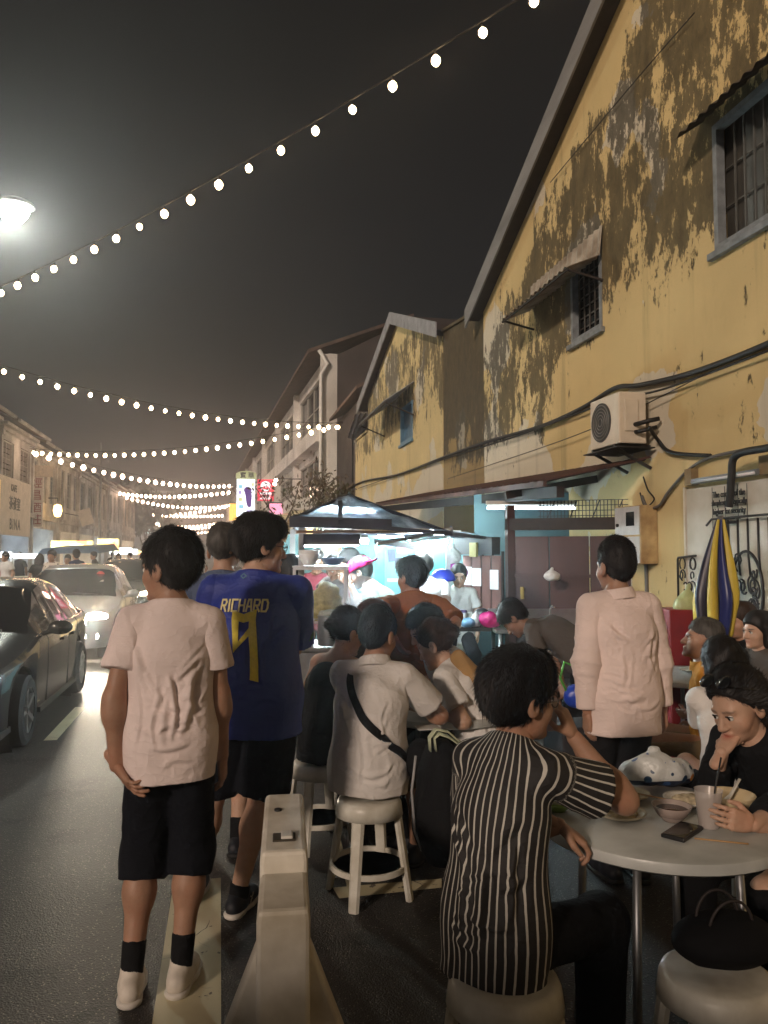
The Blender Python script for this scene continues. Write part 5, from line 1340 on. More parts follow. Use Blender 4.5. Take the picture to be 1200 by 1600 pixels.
# steam over the wok
sm = bpy.data.materials.new('steam'); sm.use_nodes = True; nt = sm.node_tree; nt.nodes.clear()
o_ = nt.nodes.new('ShaderNodeOutputMaterial'); vv = nt.nodes.new('ShaderNodeVolumePrincipled'); vv.inputs['Color'].default_value = (.95, .97, 1, 1)
tc_ = nt.nodes.new('ShaderNodeTexCoord'); nz_ = nt.nodes.new('ShaderNodeTexNoise'); nz_.inputs['Scale'].default_value = 5; nz_.inputs['Detail'].default_value = 4
gr = nt.nodes.new('ShaderNodeTexGradient'); gr.gradient_type = 'SPHERICAL'; mp_ = nt.nodes.new('ShaderNodeMapping'); mp_.inputs['Scale'].default_value = (3.0, 3.6, 2.6)
nt.links.new(tc_.outputs['Object'], mp_.inputs['Vector']); nt.links.new(mp_.outputs['Vector'], gr.inputs['Vector']); nt.links.new(tc_.outputs['Object'], nz_.inputs['Vector'])
m1 = nt.nodes.new('ShaderNodeMath'); m1.operation = 'SUBTRACT'; nt.links.new(nz_.outputs['Fac'], m1.inputs[0]); m1.inputs[1].default_value = .40; m1.use_clamp = True
m2 = nt.nodes.new('ShaderNodeMath'); m2.operation = 'MULTIPLY'; nt.links.new(m1.outputs[0], m2.inputs[0]); nt.links.new(gr.outputs['Fac'], m2.inputs[1])
m3 = nt.nodes.new('ShaderNodeMath'); m3.operation = 'MULTIPLY'; nt.links.new(m2.outputs[0], m3.inputs[0]); m3.inputs[1].default_value = 60
nt.links.new(m3.outputs[0], vv.inputs['Density']); nt.links.new(vv.outputs[0], o_.inputs['Volume'])
V, Q = Sdf().ell((0, 0, 0), (.33, .27, .38), k=.02).build(.05)
so = obj('steam', np_mesh('steam', V, Q), sm, loc=W(545, 962, 6.2)); tag(so, 'white steam billowing over the wok before the cook', 'steam', kind='stuff')

# ================================================================== TRAFFIC BARRIER, STOOLS, TABLES
BAR = mat('barrier_plastic', (0.74, 0.71, 0.63), 0.5, var=0.3, scale=7, bump=0.2, bscale=25, dark=(0.50, 0.45, 0.35))
b0 = G(447, 2.3); bd = Vector((b0.x, b0.y, 0)).normalized(); ba = math.atan2(-bd.x, bd.y)
bar = thing('traffic_barrier', 'dirty cream plastic traffic barrier with splayed feet in the foreground', 'barrier', b0, ba)
def prof_bar(y0, y1, zt, name='rail'):
    mb = MB(); hw_ = .0625
    pr = [(-hw_, zt), (hw_, zt), (hw_ + .004, zt - .03), (hw_ + .004, .42), (hw_ - .02, .36), (-hw_ + .02, .36), (-hw_ - .004, .42), (-hw_ - .004, zt - .03)]
    return mb.prism([(x, y0, z) for x, z in pr], (0, y1 - y0, 0))
obj('near_block', prof_bar(-.36, -.125, .762), BAR, bar, bevel=.012)
obj('far_block', prof_bar(-.121, .40, .815), BAR, bar, bevel=.012)
obj('plug_hole', MB().box((0, -.02, .8165), (.066, .06, .008)), mat('hole_dark', (.06, .05, .035), .9), bar, bevel=.003)
obj('plug', MB().box((.008, -.02, .823), (.034, .05, .012)), mat('plug_white', (.7, .68, .62), .6), bar, bevel=.004)
obj('filler_cap', MB().lathe([(.012, 0), (.012, .006), (0, .007)], 12, (-.02, .22, .8155)), IRON, bar)
for y in (-.31, .30):
    for s in (-1, 1) if y < 0 else ():
        obj('foot', MB().prism([(s * .045, y, .66), (s * .0625, y, .66), (s * .31, y, .03), (s * .31, y, 0), (s * .19, y, 0), (s * .045, y, .38)], (0, .07, 0)), BAR, bar, bevel=.01)
    obj('stem', MB().box((0, y + .02, .2), (.12, .10, .40)), BAR, bar, bevel=.01)

STOOLM = mat('stool_plastic', (0.66, 0.65, 0.58), 0.35, var=0.2, scale=9, bump=0.06, dark=(0.44, 0.41, 0.33))
def make_stool(label, loc, rotz=0.0, h=.46, m=None):
    t = thing('plastic_stool', label, 'stool', loc, rotz, 'plastic stools at the tables'); m = m or STOOLM
    obj('seat', MB().lathe([(0, h - .008), (.06, h - .004), (.135, h), (.15, h - .006), (.158, h - .025), (.165, h - .075), (.160, h - .075), (.15, h - .03), (0, h - .03)], 36), m, t, smooth='all')
    for k in range(4):
        a_ = math.pi / 4 + k * math.pi / 2; rows = []
        for j in range(6):
            z = (h - .04) * (1 - j / 5); r_ = .140 + .065 * j / 5; wd = .032 - .006 * j / 5; row = []
            for (dx, dy) in ((-wd, .004), (-wd * .6, .016), (wd * .6, .016), (wd, .004), (wd * .8, -.012), (-wd * .8, -.012)):
                rr_ = r_ + dy; row.append(Vector((rr_ * math.cos(a_) - dx * math.sin(a_), rr_ * math.sin(a_) + dx * math.cos(a_), z)))
            rows.append(row)
        mb = MB().grid(rows, True); n = len(mb.v); mb.f += [tuple(range(n - 6, n))]
        obj('leg', mb, m, t, smooth=True)
    obj('ring', MB().lathe([(.178, .135), (.19, .135), (.188, .16), (.176, .16), (.178, .135)], 32), m, t, smooth=True)
    return t
make_stool('whitish plastic stool under the man in the white polo shirt', G(577, 3.80), 0.25)
make_stool('whitish plastic stool under the man in the striped shirt', G(783, 2.22), 0.1)
make_stool('plastic stool at the lower right corner under the black handbag', G(1105, 2.24), 0.5)
make_stool('plastic stool under the woman in the black tank top', G(500, 4.45), 0.3)
make_stool('plastic stool behind the polo shirt man, under the woman in the white tee', G(748, 4.25), 0.3)
TTOP = mat('table_white', (0.46, 0.48, 0.46), 0.35, var=0.32, scale=5, bump=0.04)
def round_table(label, c, r, z=.75):
    t = thing('round_table', label, 'table', c)
    obj('table_top', MB().lathe([(0, z), (r - .012, z), (r - .003, z - .004), (r, z - .012), (r, z - .034), (r - .008, z - .04), (0, z - .04)], 56), TTOP, t, smooth=True)
    for k in range(4):
        a_ = math.pi / 4 + k * math.pi / 2
        obj('leg', MB().tube([(r * .62 * math.cos(a_), r * .62 * math.sin(a_), z - .04), (r * .7 * math.cos(a_), r * .7 * math.sin(a_), 0)], .014, 8), DSTEEL, t, smooth='all')
    obj('brace', MB().bar((-r * .5, -r * .5, z - .05), (r * .5, r * .5, z - .05), .02).bar((-r * .5, r * .5, z - .052), (r * .5, -r * .5, z - .052), .02), DSTEEL, t)
    return t
T1 = G(1018, 2.66); T2 = G(690, 4.55); T3 = G(1075, 5.75)
round_table('white round plastic table in the right foreground covered with food', T1, .405)
round_table('grey round table in front of the man in the white polo shirt', T2, .45)
round_table('round table by the wall beside the man in orange', T3, .45)
def on(px, py, z=.75): return GP(px, py, z + .0015)
CER = mat('ceramic_white', (0.66, 0.63, 0.55), 0.3, var=0.06)
MEL = mat('melamine_cream', (0.62, 0.56, 0.42), 0.35, var=0.06)
NOOD = mat('fried_noodle', (0.36, 0.20, 0.06), 0.45, var=.5, scale=40, bump=.6, bscale=80)
RICE = mat('rice_scraps', (0.55, 0.46, 0.30), 0.6, var=.45, scale=50, bump=.5)
SAUCE = mat('dark_sauce', (0.05, 0.018, 0.012), 0.15, var=.1)
GREENB = mat('green_melamine', (0.20, 0.32, 0.06), 0.35, var=.1)
def plate(label, loc, r, m=CER, food=None, flabel=None, fr=.6, fh=.02, seed=1, name='plate'):
    b = MB().lathe([(r * .55, 0), (r * .6, .002), (r * .9, .012), (r, .02), (r * .99, .023), (r * .88, .016), (r * .6, .007), (0, .007)], 40)
    tag(obj(name, b, m, loc=loc, smooth='all'), label, 'plate')
    if food:
        s = Sdf(); rg = random.Random(seed)
        for _ in range(7): s.ell((rg.uniform(-.5, .5) * r * fr, rg.uniform(-.5, .5) * r * fr, .0), (rg.uniform(.3, .5) * r * fr * 1.1, rg.uniform(.3, .5) * r * fr * 1.1, rg.uniform(.6, 1.1) * fh), k=.012)
        V, Q = s.build(.004, cuts=[((0, 0, .0), (0, 0, -1))]); N = normals(V, Q); V = V + N * (wob(V, 260, seed, 2) * .0025)[:, None]
        tag(obj('food', np_mesh('food', V, Q), food, loc=Vector(loc) + Vector((0, 0, .0085))), flabel, 'food')
plate('cream plate of leftovers under the raised elbow on the foreground table', on(968, 1276), .088, MEL, RICE, 'pale leftovers with scraps on the nearest cream plate', .75, .014, 3)
plate('small plate behind the striped man\'s elbow on the foreground table', on(985, 1247), .07, MEL, RICE, 'scraps on the small plate behind the elbow', .7, .016, 4)
plate('plate of food behind the sauce bowl on the foreground table', on(1075, 1256), .085, CER, RICE, 'pale mixed food on the plate behind the sauce bowl', .8, .022, 6)
tb1 = bowl('clear plastic bowl of dark sauce on the foreground table', on(1050, 1282), .065, .05, mat('clear_bowl', (.55, .45, .40), .15, var=.1, alpha=.55))
tag(obj('sauce', MB().lathe([(0, .03), (.052, .03), (.048, .012), (.028, .006), (0, .006)], 20), SAUCE, loc=on(1050, 1282) + Vector((0, 0, .008)), smooth='all'), 'dark brown sauce filling the clear plastic bowl', 'food')
bowl('green melamine bowl beside the striped man on the foreground table', on(871, 1266), .062, .035, GREENB)
V, Q = Sdf().ell((0, 0, .02), (.035, .03, .02), k=.01).ell((.015, .01, .03), (.02, .02, .015), k=.01).build(.005); N = normals(V, Q); V += N * (wob(V, 200, 3) * .003)[:, None]
tag(obj('tissue', np_mesh('tissue', V, Q), mat('tissue_white', (.7, .68, .62), .9, var=.1), loc=on(871, 1266) + Vector((0, 0, .012))), 'crumpled white tissue in the green bowl', 'tissue')
bowl('cream soup bowl beside the plastic cup on the foreground table', on(1142, 1268), .082, .06, mat('cream_bowl', (.62, .50, .30), .35, var=.05))
tag(obj('soup_spoon', MB().tube([(-.03, 0, .03), (.0, 0, .055), (.045, .01, .105)], [.016, .008, .007], 10, flat=.5), CER, loc=on(1142, 1268) + Vector((.0, 0, .0)), smooth='all'), 'white spoon standing in the cream soup bowl', 'spoon')
ph = thing('mobile_phone', 'black phone in a thick case lying on the foreground table', 'phone', on(1066, 1303), R(-55))
obj('case', MB().box((0, 0, .007), (.075, .155, .013)), mat('phone_black', (.012, .012, .013), .35, var=0), ph, bevel=.004)
obj('screen', MB().box((0, 0, .0142), (.066, .145, .001)), GLASSD, ph)
tag(obj('chopsticks', MB().tube([(0, 0, .004), (.13, -.08, .006)], .0028, 6), mat('bamboo', (.42, .26, .12), .6, var=.2), loc=on(1085, 1312), smooth='all'), 'thin chopstick lying past the phone to the table edge', 'chopstick')
tag(obj('chopsticks', MB().tube([(0, 0, .05), (-.11, .09, .06)], .0028, 6), MATS['bamboo'], loc=on(1040, 1272), smooth='all'), 'thin chopstick resting over the sauce bowl towards the elbow', 'chopstick')
tag(obj('crumb', MB().lathe([(0, 0), (.006, .002), (.005, .006), (0, .008)], 8), NOOD, loc=on(906, 1270), smooth='all'), 'single brown crumb on the foreground table', 'crumb')
FLOR = NT('floral_plastic'); tcx = FLOR.n('TexCoord').outputs['Object']
v1 = FLOR.n('TexVoronoi'); v1.inputs['Scale'].default_value = 22; FLOR.l(tcx, v1.inputs['Vector'])
dots = FLOR.math('LESS_THAN', v1.outputs['Distance'], .34); cr_ = FLOR.n('SeparateColor', i_Color=v1.outputs['Color'])
fc = FLOR.mix(FLOR.math('GREATER_THAN', cr_.outputs['Red'], .6), (0.05, 0.12, 0.30), (0.02, 0.05, 0.10)); fc = FLOR.mix(FLOR.math('GREATER_THAN', cr_.outputs['Green'], .8), fc, (0.5, 0.2, 0.04))
zz = FLOR.n('SeparateXYZ', i_Vector=tcx).outputs['Z']
basec = FLOR.mix(FLOR.math('LESS_THAN', zz, .035), (0.60, 0.62, 0.60), (0.02, 0.025, 0.05))
FLOR.l(FLOR.mix(FLOR.math('MULTIPLY', dots, FLOR.math('GREATER_THAN', FLOR.noise(tcx, 12), .45)), basec, fc), FLOR.b.inputs['Base Color']); FLOR.b.inputs['Roughness'].default_value = .3
FLOR.bump(FLOR.noise(tcx, 45, 4), .5, .01)
soft_bag('white plastic bag with blue flower print at the back of the foreground table', on(1020, 1226), .135, .085, .055, FLOR.m, True, 14, vox=.006, crump=.2)
# second table dishes
plate('white oval plate of fried noodles on the grey table', on(716, 1088), .12, CER, NOOD, 'heap of golden fried noodles on the grey table', .8, .04, 8)
bowl('white bowl with brown remains on the grey table', on(698, 1120), .10, .045, CER)
plate('small plate with forks in the middle of the grey table', on(735, 1104), .08, CER)
tag(obj('napkin', MB().box((0, 0, .004), (.12, .10, .006)), mat('napkin', (.5, .5, .46), .8, var=.2), loc=on(668, 1138), bevel=.002), 'pale napkin at the near edge of the grey table', 'napkin')
# third table
wbt = thing('water_bottle', 'clear plastic water bottle with white cap on the table by the wall', 'bottle', Vector((T3.x - .08, T3.y - .2, .752)))
obj('bottle_body', MB().lathe([(0, 0), (.03, 0), (.033, .01), (.033, .13), (.03, .15), (.014, .19), (.013, .21)], 18), mat('clear_pet', (.55, .55, .55), .1, var=0, alpha=.5), wbt, smooth='all')
obj('cap', MB().lathe([(.015, .205), (.015, .225), (0, .226)], 14), WHITE_PLASTIC, wbt, smooth=True)
plate('plate at the edge of the table by the wall', on(1085, 1050), .11, CER, RICE, 'scraps on the plate by the wall', .6, .012, 12)
soft_bag('pale green plastic bag on a red box by the wall', W(1075, 965, 6.3), .13, .09, .10, mat('pale_green_bag', (.42, .46, .22), .35, var=.2, scale=12, bump=.3), True, 17)
rb = tag(obj('red_box', MB().box((0, 0, .6), (.42, .34, 1.18)), mat('red_crate', (.20, .015, .018), .5, var=.2), loc=G(1072, 6.35), rot=(0, 0, -YAW), bevel=.01), 'dark red box cabinet by the wall under the green bag', 'box')
bk = soft_bag('black handbag on the stool in the lower right corner', Vector((G(1118, 2.27).x, G(1118, 2.27).y, .462)), .15, .11, .07, mat('black_leather', (.005, .005, .006), .85, var=.1, spec=.2), False, 21, vox=.01, name='handbag')
for dx in (-.03, .03):
    obj('handle', MB().tube([(-.07 * math.cos(k * math.pi / 14), dx + .25 * dx * math.sin(k * math.pi / 14), .11 + .085 * math.sin(k * math.pi / 14)) for k in range(15)], .0045, 6), mat('strap_brown', (.02, .015, .014), .7), bk, smooth='all')
# far lit stalls on the left side of the street
def far_stall(label, px0, px1, py0, py1, d, face, cl):
    a_, b_ = W(px0, py1, d), W(px1, py0, d); c_ = (a_ + b_) / 2; w_ = (Vector((a_.x, a_.y, 0)) - Vector((b_.x, b_.y, 0))).length; h_ = b_.z - a_.z
    t = thing('food_stall', label, 'stall', (c_.x, c_.y, 0), -YAW)
    obj('lit_board', MB().box((0, 0, c_.z), (w_, .12, h_)), face, t, bevel=.02)
    for x in (-w_ / 2, w_ / 2): obj('post', MB().bar((x, .1, 0), (x, .1, a_.z + h_), .06), POST, t)
    obj('counter', MB().box((0, .35, .45), (w_, .6, .9)), cl, t, bevel=.01)
    return t
YB = NT('yellow_menu_board'); tcx = YB.n('TexCoord').outputs['Object']; vv_ = YB.n('TexVoronoi'); vv_.inputs['Scale'].default_value = 2.3; YB.l(tcx, vv_.inputs['Vector'])
yc = YB.ramp(YB.n('SeparateColor', i_Color=vv_.outputs['Color']).outputs['Red'], [(.3, (1, .78, .25)), (.45, (1, .95, .7)), (.7, (.6, .8, .35)), (.9, (.9, .3, .15))])
YB.l(yc, YB.b.inputs['Emission Color']); YB.b.inputs['Emission Strength'].default_value = 3.0; YB.l(yc, YB.b.inputs['Base Color'])
WB = emis('white_stall_board', (.85, .95, 1.0), 6.0)
far_stall('food stall with long yellow picture menu board on the left', 80, 144, 845, 862, 31, YB.m, SHOPD)
far_stall('food stall with glaring white tube board near the left edge', 18, 58, 865, 872, 25, WB, mat('cream_cloth', (.6, .55, .4), .7))
far_stall('food stall with white and green board past the thin pole', 152, 185, 842, 862, 46, YB.m, SHOPD)
far_stall('food stall with pale awning board farther up the left side', 172, 205, 856, 866, 58, WB, SHOPD)
for k_, (a0, a1, b0, b1, dd_, fm_, lb_) in enumerate(((196, 214, 858, 866, 70, WB, 'far food stall with white board left of the tee man\'s head'), (212, 230, 860, 867, 82, YB.m, 'added far stall with glowing coloured board near the street end'), (300, 318, 858, 868, 60, WB, 'added far stall with glowing white board between the standing men'), (226, 240, 861, 867, 96, WB, 'added farthest stall with glowing white board at the street end'), (2, 16, 862, 872, 24, WB, 'added stall with glowing white board cut by the left edge'))):
    far_stall(lb_, a0, a1, b0, b1, dd_, fm_, SHOPD)  # extra glowing stalls, added to brighten the left and far street
can = thing('blue_canopy', 'pale blue tarpaulin canopy over the left side stalls', 'canopy', G(105, 28), -YAW)
obj('sheet', MB().prism([(-1.1, 0, 1.62), (-.9, 0, 1.82), (1.0, 0, 1.9), (1.2, 0, 1.66)], (0, 2.0, .12)), mat('blue_tarp', (.16, .22, .30), .6, var=.2), can)
for x in (-.9, 1.0):
    for y in (.1, 1.9): obj('post', MB().bar((x, y, 0), (x, y, 1.8), .05), POST, can)
# ---- trees
def tree(label, base, h, spread, leaf_col, nleaf, seed, leaf=.09, bare=.3, group=None):
    rg = random.Random(seed); t = thing('street_tree', label, 'tree', base, 0, group); tips = []; tr = MB()
    def grow(p, d, L, r, lv):
        n = 4; pts = [p]; rs = [r]; q = p.copy(); dd = d.copy()
        for i in range(n):
            dd = (dd + Vector((rg.uniform(-.22, .22), rg.uniform(-.22, .22), rg.uniform(-.05, .15)))).normalized(); q = q + dd * L / n; pts.append(q.copy()); rs.append(r * (1 - .45 * (i + 1) / n))
            if lv >= 2: tips.append(q.copy())
        tr.tube(pts, rs, 6)
        if lv < 3:
            for k in range(3 if lv else 4):
                a_ = rg.uniform(0, 6.28); e = Vector((math.cos(a_), math.sin(a_), rg.uniform(.25, .9))).normalized(); grow(q if k else pts[3], (dd * .5 + e).normalized(), L * rg.uniform(.55, .8) * spread, r * .5, lv + 1)
    grow(Vector((0, 0, 0)), Vector((0, 0, 1)), h * .42, h * .028, 0)
    obj('trunk', tr, mat('bark', (.10, .075, .055), .9, var=.4, scale=15, bump=.5), t, smooth='all')
    lm = MB()
    for _ in range(nleaf):
        p = rg.choice(tips) + Vector((rg.gauss(0, .22), rg.gauss(0, .22), rg.gauss(0, .18))) * (h / 6); s_ = leaf * rg.uniform(.6, 1.3)
        m_ = Euler((rg.uniform(0, 6), rg.uniform(0, 6), rg.uniform(0, 6))).to_matrix()
        lm.add([p + m_ @ Vector(v_) * s_ for v_ in ((-1, 0, 0), (0, -.45, 0), (1, 0, .1), (0, .45, 0))], [(0, 1, 2, 3)])
    obj('crown', lm.mesh('crown', False), leaf_col, t)
    return t
tree('thin street tree with sparse reddish leaves in front of the white building', G(486, 26.5), 5.2, 1.0, mat('reddish_leaf', (.10, .055, .03), .7, var=.7, scale=2, dark=(.05, .07, .025)), 900, 5, .09)
tree('dark leafy tree at the far end of the street', G(222, 95), 8, 1.25, mat('dark_leaf', (.05, .07, .035), .7, var=.5, scale=2), 2600, 9, .38)
tree('second dark leafy tree, lower, beside the first at the street end', G(252, 108), 7, 1.25, MATS['dark_leaf'], 2200, 12, .38)
# ================================================================== PEOPLE
def skin_mat(name, col):
    if name in MATS: return MATS[name]
    a = NT(name); tc = a.n('TexCoord').outputs['Object']; n = a.noise(tc, 18, 5)
    c = a.ramp(n, [(.3, tuple(x * .80 for x in col)), (.7, col)])
    c = a.mix(a.math('MULTIPLY', a.smooth(a.noise(tc, 55, 4, .6), .5, .72), .35), c, (col[0] * .85, col[1] * .62, col[2] * .55))
    c = a.mix(a.math('MULTIPLY', a.smooth(a.noise(tc, 7, 3), .45, .7), .3), c, (col[0] * 1.1, col[1] * .8, col[2] * .75))
    lip = a.n('Attribute', attribute_name='lip').outputs['Fac']; brow = a.n('Attribute', attribute_name='brow').outputs['Fac']
    c = a.mix(lip, c, (col[0] * .75, col[1] * .42, col[2] * .42)); c = a.mix(brow, c, (.02, .014, .01))
    a.l(c, a.b.inputs['Base Color']); a.b.inputs['Roughness'].default_value = .5; a.b.inputs['Specular IOR Level'].default_value = .4
    a.b.inputs['Subsurface Weight'].default_value = .0
    a.l(a.math('ADD', .36, a.math('MULTIPLY', a.noise(tc, 30, 3), .3)), a.b.inputs['Roughness'])
    a.bump(a.math('ADD', a.noise(tc, 260, 3), a.math('MULTIPLY', a.noise(tc, 40, 3), 1.5)), .22, .003)
    return a.m
SK1 = skin_mat('skin_tan', (.40, .23, .15)); SK2 = skin_mat('skin_fair', (.52, .33, .23)); SK3 = skin_mat('skin_brown', (.26, .14, .085))
def hair_mat(name, col):
    if name in MATS: return MATS[name]
    a = NT(name); tc = a.n('TexCoord').outputs['Object']; n = a.noise(tc, 60, 3, .5, (1, 1, .15))
    a.l(a.ramp(n, [(.3, tuple(x * .6 for x in col)), (.7, tuple(x * 1.5 for x in col))]), a.b.inputs['Base Color']); a.b.inputs['Roughness'].default_value = .55
    a.b.inputs['Specular IOR Level'].default_value = .3
    a.bump(n, .4, .004); return a.m
HB_ = hair_mat('hair_black', (.009, .007, .006)); HBR = hair_mat('hair_dark_brown', (.030, .017, .011)); HGR = hair_mat('hair_greying', (.06, .055, .05)); HRD = hair_mat('hair_red_brown', (.035, .014, .010))
EYEW = mat('eye_white', (.7, .68, .64), .2, var=0); IRIS = mat('iris', (.012, .008, .006), .15, var=0)
def cloth_bump(a, tc):
    """weave plus sharp little wrinkles"""
    wn1 = a.noise(tc, 7, 3, .5, (1, 1, .5)); wn2 = a.noise(tc, 15, 3, .5, (.6, .6, 1.2)); wv = a.noise(tc, 420, 1)
    r1 = a.math('POWER', a.math('SUBTRACT', 1.0, a.math('ABSOLUTE', a.math('MULTIPLY', a.math('SUBTRACT', wn1, .5), 5.0)), clamp=True), 3.0)
    r2 = a.math('POWER', a.math('SUBTRACT', 1.0, a.math('ABSOLUTE', a.math('MULTIPLY', a.math('SUBTRACT', wn2, .5), 5.0)), clamp=True), 4.0)
    a.bump(a.math('ADD', a.math('ADD', r1, a.math('MULTIPLY', r2, .5)), a.math('MULTIPLY', wv, .18)), .24, .014)
def cloth(name, col, rough=.85, var=.12, scale=6, sheen=.1, bump=.25, **kw):
    if name in MATS: return MATS[name]
    a = NT(name); tc = a.n('TexCoord').outputs['Object']
    a.l(a.ramp(a.noise(tc, scale, 6), [(.3, tuple(x * (1 - var) for x in col)), (.7, tuple(min(1, x * (1 + var * .5)) for x in col))]), a.b.inputs['Base Color'])
    a.b.inputs['Roughness'].default_value = rough; a.b.inputs['Sheen Weight'].default_value = 0.0; a.b.inputs['Specular IOR Level'].default_value = .12 if max(col) < .05 else .25
    cloth_bump(a, tc)
    return a.m
def ik(a, t, la, lb, pole):
    a, t, pole = np.array(a, float), np.array(t, float), np.array(pole, float)
    d = t - a; L = np.linalg.norm(d); mx = (la + lb) * .999
    if L > mx: t = a + d / L * mx; d = t - a; L = mx
    if L < abs(la - lb) * 1.02 + .01: L = abs(la - lb) * 1.02 + .01; d = d / max(np.linalg.norm(d), 1e-6) * L; t = a + d
    x = (la * la - lb * lb + L * L) / (2 * L); hh = math.sqrt(max(la * la - x * x, 0)); e = d / L
    pl = pole - e * pole.dot(e); pl = pl / (np.linalg.norm(pl) + 1e-9)
    return a + e * x + pl * hh, t
def unit(v): v = np.array(v, float); return v / (np.linalg.norm(v) + 1e-9)
def make_hand(w, d, n, side, curl=.45, spread=1.0, sc=1.0, thumb=0.5, vox=.0042):
    d = unit(d); n = np.array(n, float); n = unit(n - d * n.dot(d)); t = np.cross(d, n) * side
    S = Sdf(); w = np.array(w, float); c = lambda k: curl[k] if isinstance(curl, (list, tuple)) else curl
    S.cone(w - d * .05, w + d * .02, .026 * sc, .024 * sc, .012, flat=(n, .78))
    S.ell(w + d * .052 * sc, (.036 * sc, .05 * sc, .0145 * sc), np.stack([t, d, n], 1), k=.012)
    offs = (.031, .0105, -.010, -.029); ln = (.070, .079, .073, .057); rr = (.0088, .009, .0085, .0075)
    for i in range(4):
        kn = w + d * (.094 - abs(i - 1.2) * .004) * sc + t * offs[i] * sc * spread
        S.cone(w + d * .02 * sc + t * offs[i] * .55 * sc, kn, .012 * sc, .0105 * sc, .01)
        ang = 0.0; p = kn; dd = d + t * offs[i] * 1.2 * (spread - .6)
        dd = unit(dd)
        for j, (fr, be) in enumerate(((.46, 50), (.30, 75), (.24, 45))):
            ang += R(be) * c(i); q = p + (dd * math.cos(ang) + n * math.sin(ang)) * ln[i] * fr * sc
            S.cone(p, q, rr[i] * sc * (1 - .08 * j), rr[i] * sc * (1 - .08 * (j + 1)), .0045); p = q
    b = w + d * .022 * sc + t * .022 * sc; d1 = unit(d * .62 + t * (.75 - .3 * thumb) + n * (.15 + .5 * thumb)); m_ = b + d1 * .05 * sc
    d2 = unit(d * .85 + t * (.2 - .3 * thumb) + n * (.15 + .35 * thumb)); S.cone(b, m_, .0145 * sc, .0105 * sc, .01).cone(m_, m_ + d2 * .034 * sc, .0105 * sc, .008 * sc, .004)
    return S.build(vox)
def folds(V, N, amp, seed, stretch=(1, 1, .7), freq=13, mask=None):
    P = V * np.array(stretch)
    n1 = wob(P, freq, seed, 2); n2 = wob(P, freq * 2.1, seed + 9, 2); n3 = wob(V * np.array((.6, .6, 1.5)), freq * 1.3, seed + 4, 2)
    dsp = amp * (1.5 * (1 - np.abs(n1)) ** 3 + .7 * (1 - np.abs(n2)) ** 4 + .25 * (1 - np.abs(n3)) ** 4 - .8)
    if mask is not None: dsp = dsp * mask
    return V + N * dsp[:, None]
def creases(V, N, P0, P2, P3, rt, fw, s, w, seed, amp, n=16):
    """long soft creases pressed into the front and back of a shirt"""
    rg = np.random.RandomState(seed + 77); q = V - P2; side = np.sign(q @ fw); u = q @ rt; v = V[:, 2] - P0[2]; H = P3[2] - P0[2]; out = np.zeros(len(V))
    core = np.clip((.185 * s * w - np.abs(u)) / .05, 0, 1)
    for k in range(n):
        sd = 1 if k % 3 == 0 else -1; sg = rg.choice([-1, 1]); t = rg.rand()
        if t < .35: a = np.array([sg * rg.uniform(.10, .16) * w, H * rg.uniform(.55, .80)]); b = a + np.array([-sg * rg.uniform(.01, .12), -H * rg.uniform(.12, .35)])
        elif t < .72: a = np.array([sg * rg.uniform(.05, .16) * w, H * rg.uniform(-.1, .42)]); b = a + np.array([-sg * rg.uniform(.06, .16), -rg.uniform(-.02, .06)])
        else: a = np.array([sg * rg.uniform(.0, .12), H * rg.uniform(.4, .6)]); b = a + np.array([rg.uniform(-.04, .04), -rg.uniform(.12, .28)])
        ab = b - a; L2 = ab @ ab; pu = u - a[0]; pv = v - a[1]; tt = (pu * ab[0] + pv * ab[1]) / L2; tc = np.clip(tt, 0, 1)
        cv = rg.uniform(-.03, .03) * np.sin(np.pi * tc); nx = np.array([-ab[1], ab[0]]) / math.sqrt(L2); du = pu - tc * ab[0] - cv * nx[0]; dv = pv - tc * ab[1] - cv * nx[1]
        d = np.sqrt(du * du + dv * dv); sgd = np.sign(du * nx[0] + dv * nx[1]); sig = rg.uniform(.006, .014)
        prof = np.exp(-(d / sig) ** 2) - .75 * np.exp(-((d - 1.7 * sig) / sig) ** 2) * (sgd > 0)
        out += np.where(side == sd, 1, 0) * prof * np.clip(1.25 * np.sin(np.pi * np.clip(tt, 0, 1)), 0, 1) ** .6 * rg.uniform(.5, 1.1) * amp
    return V + N * (out * core)[:, None]
PEOPLE = {}
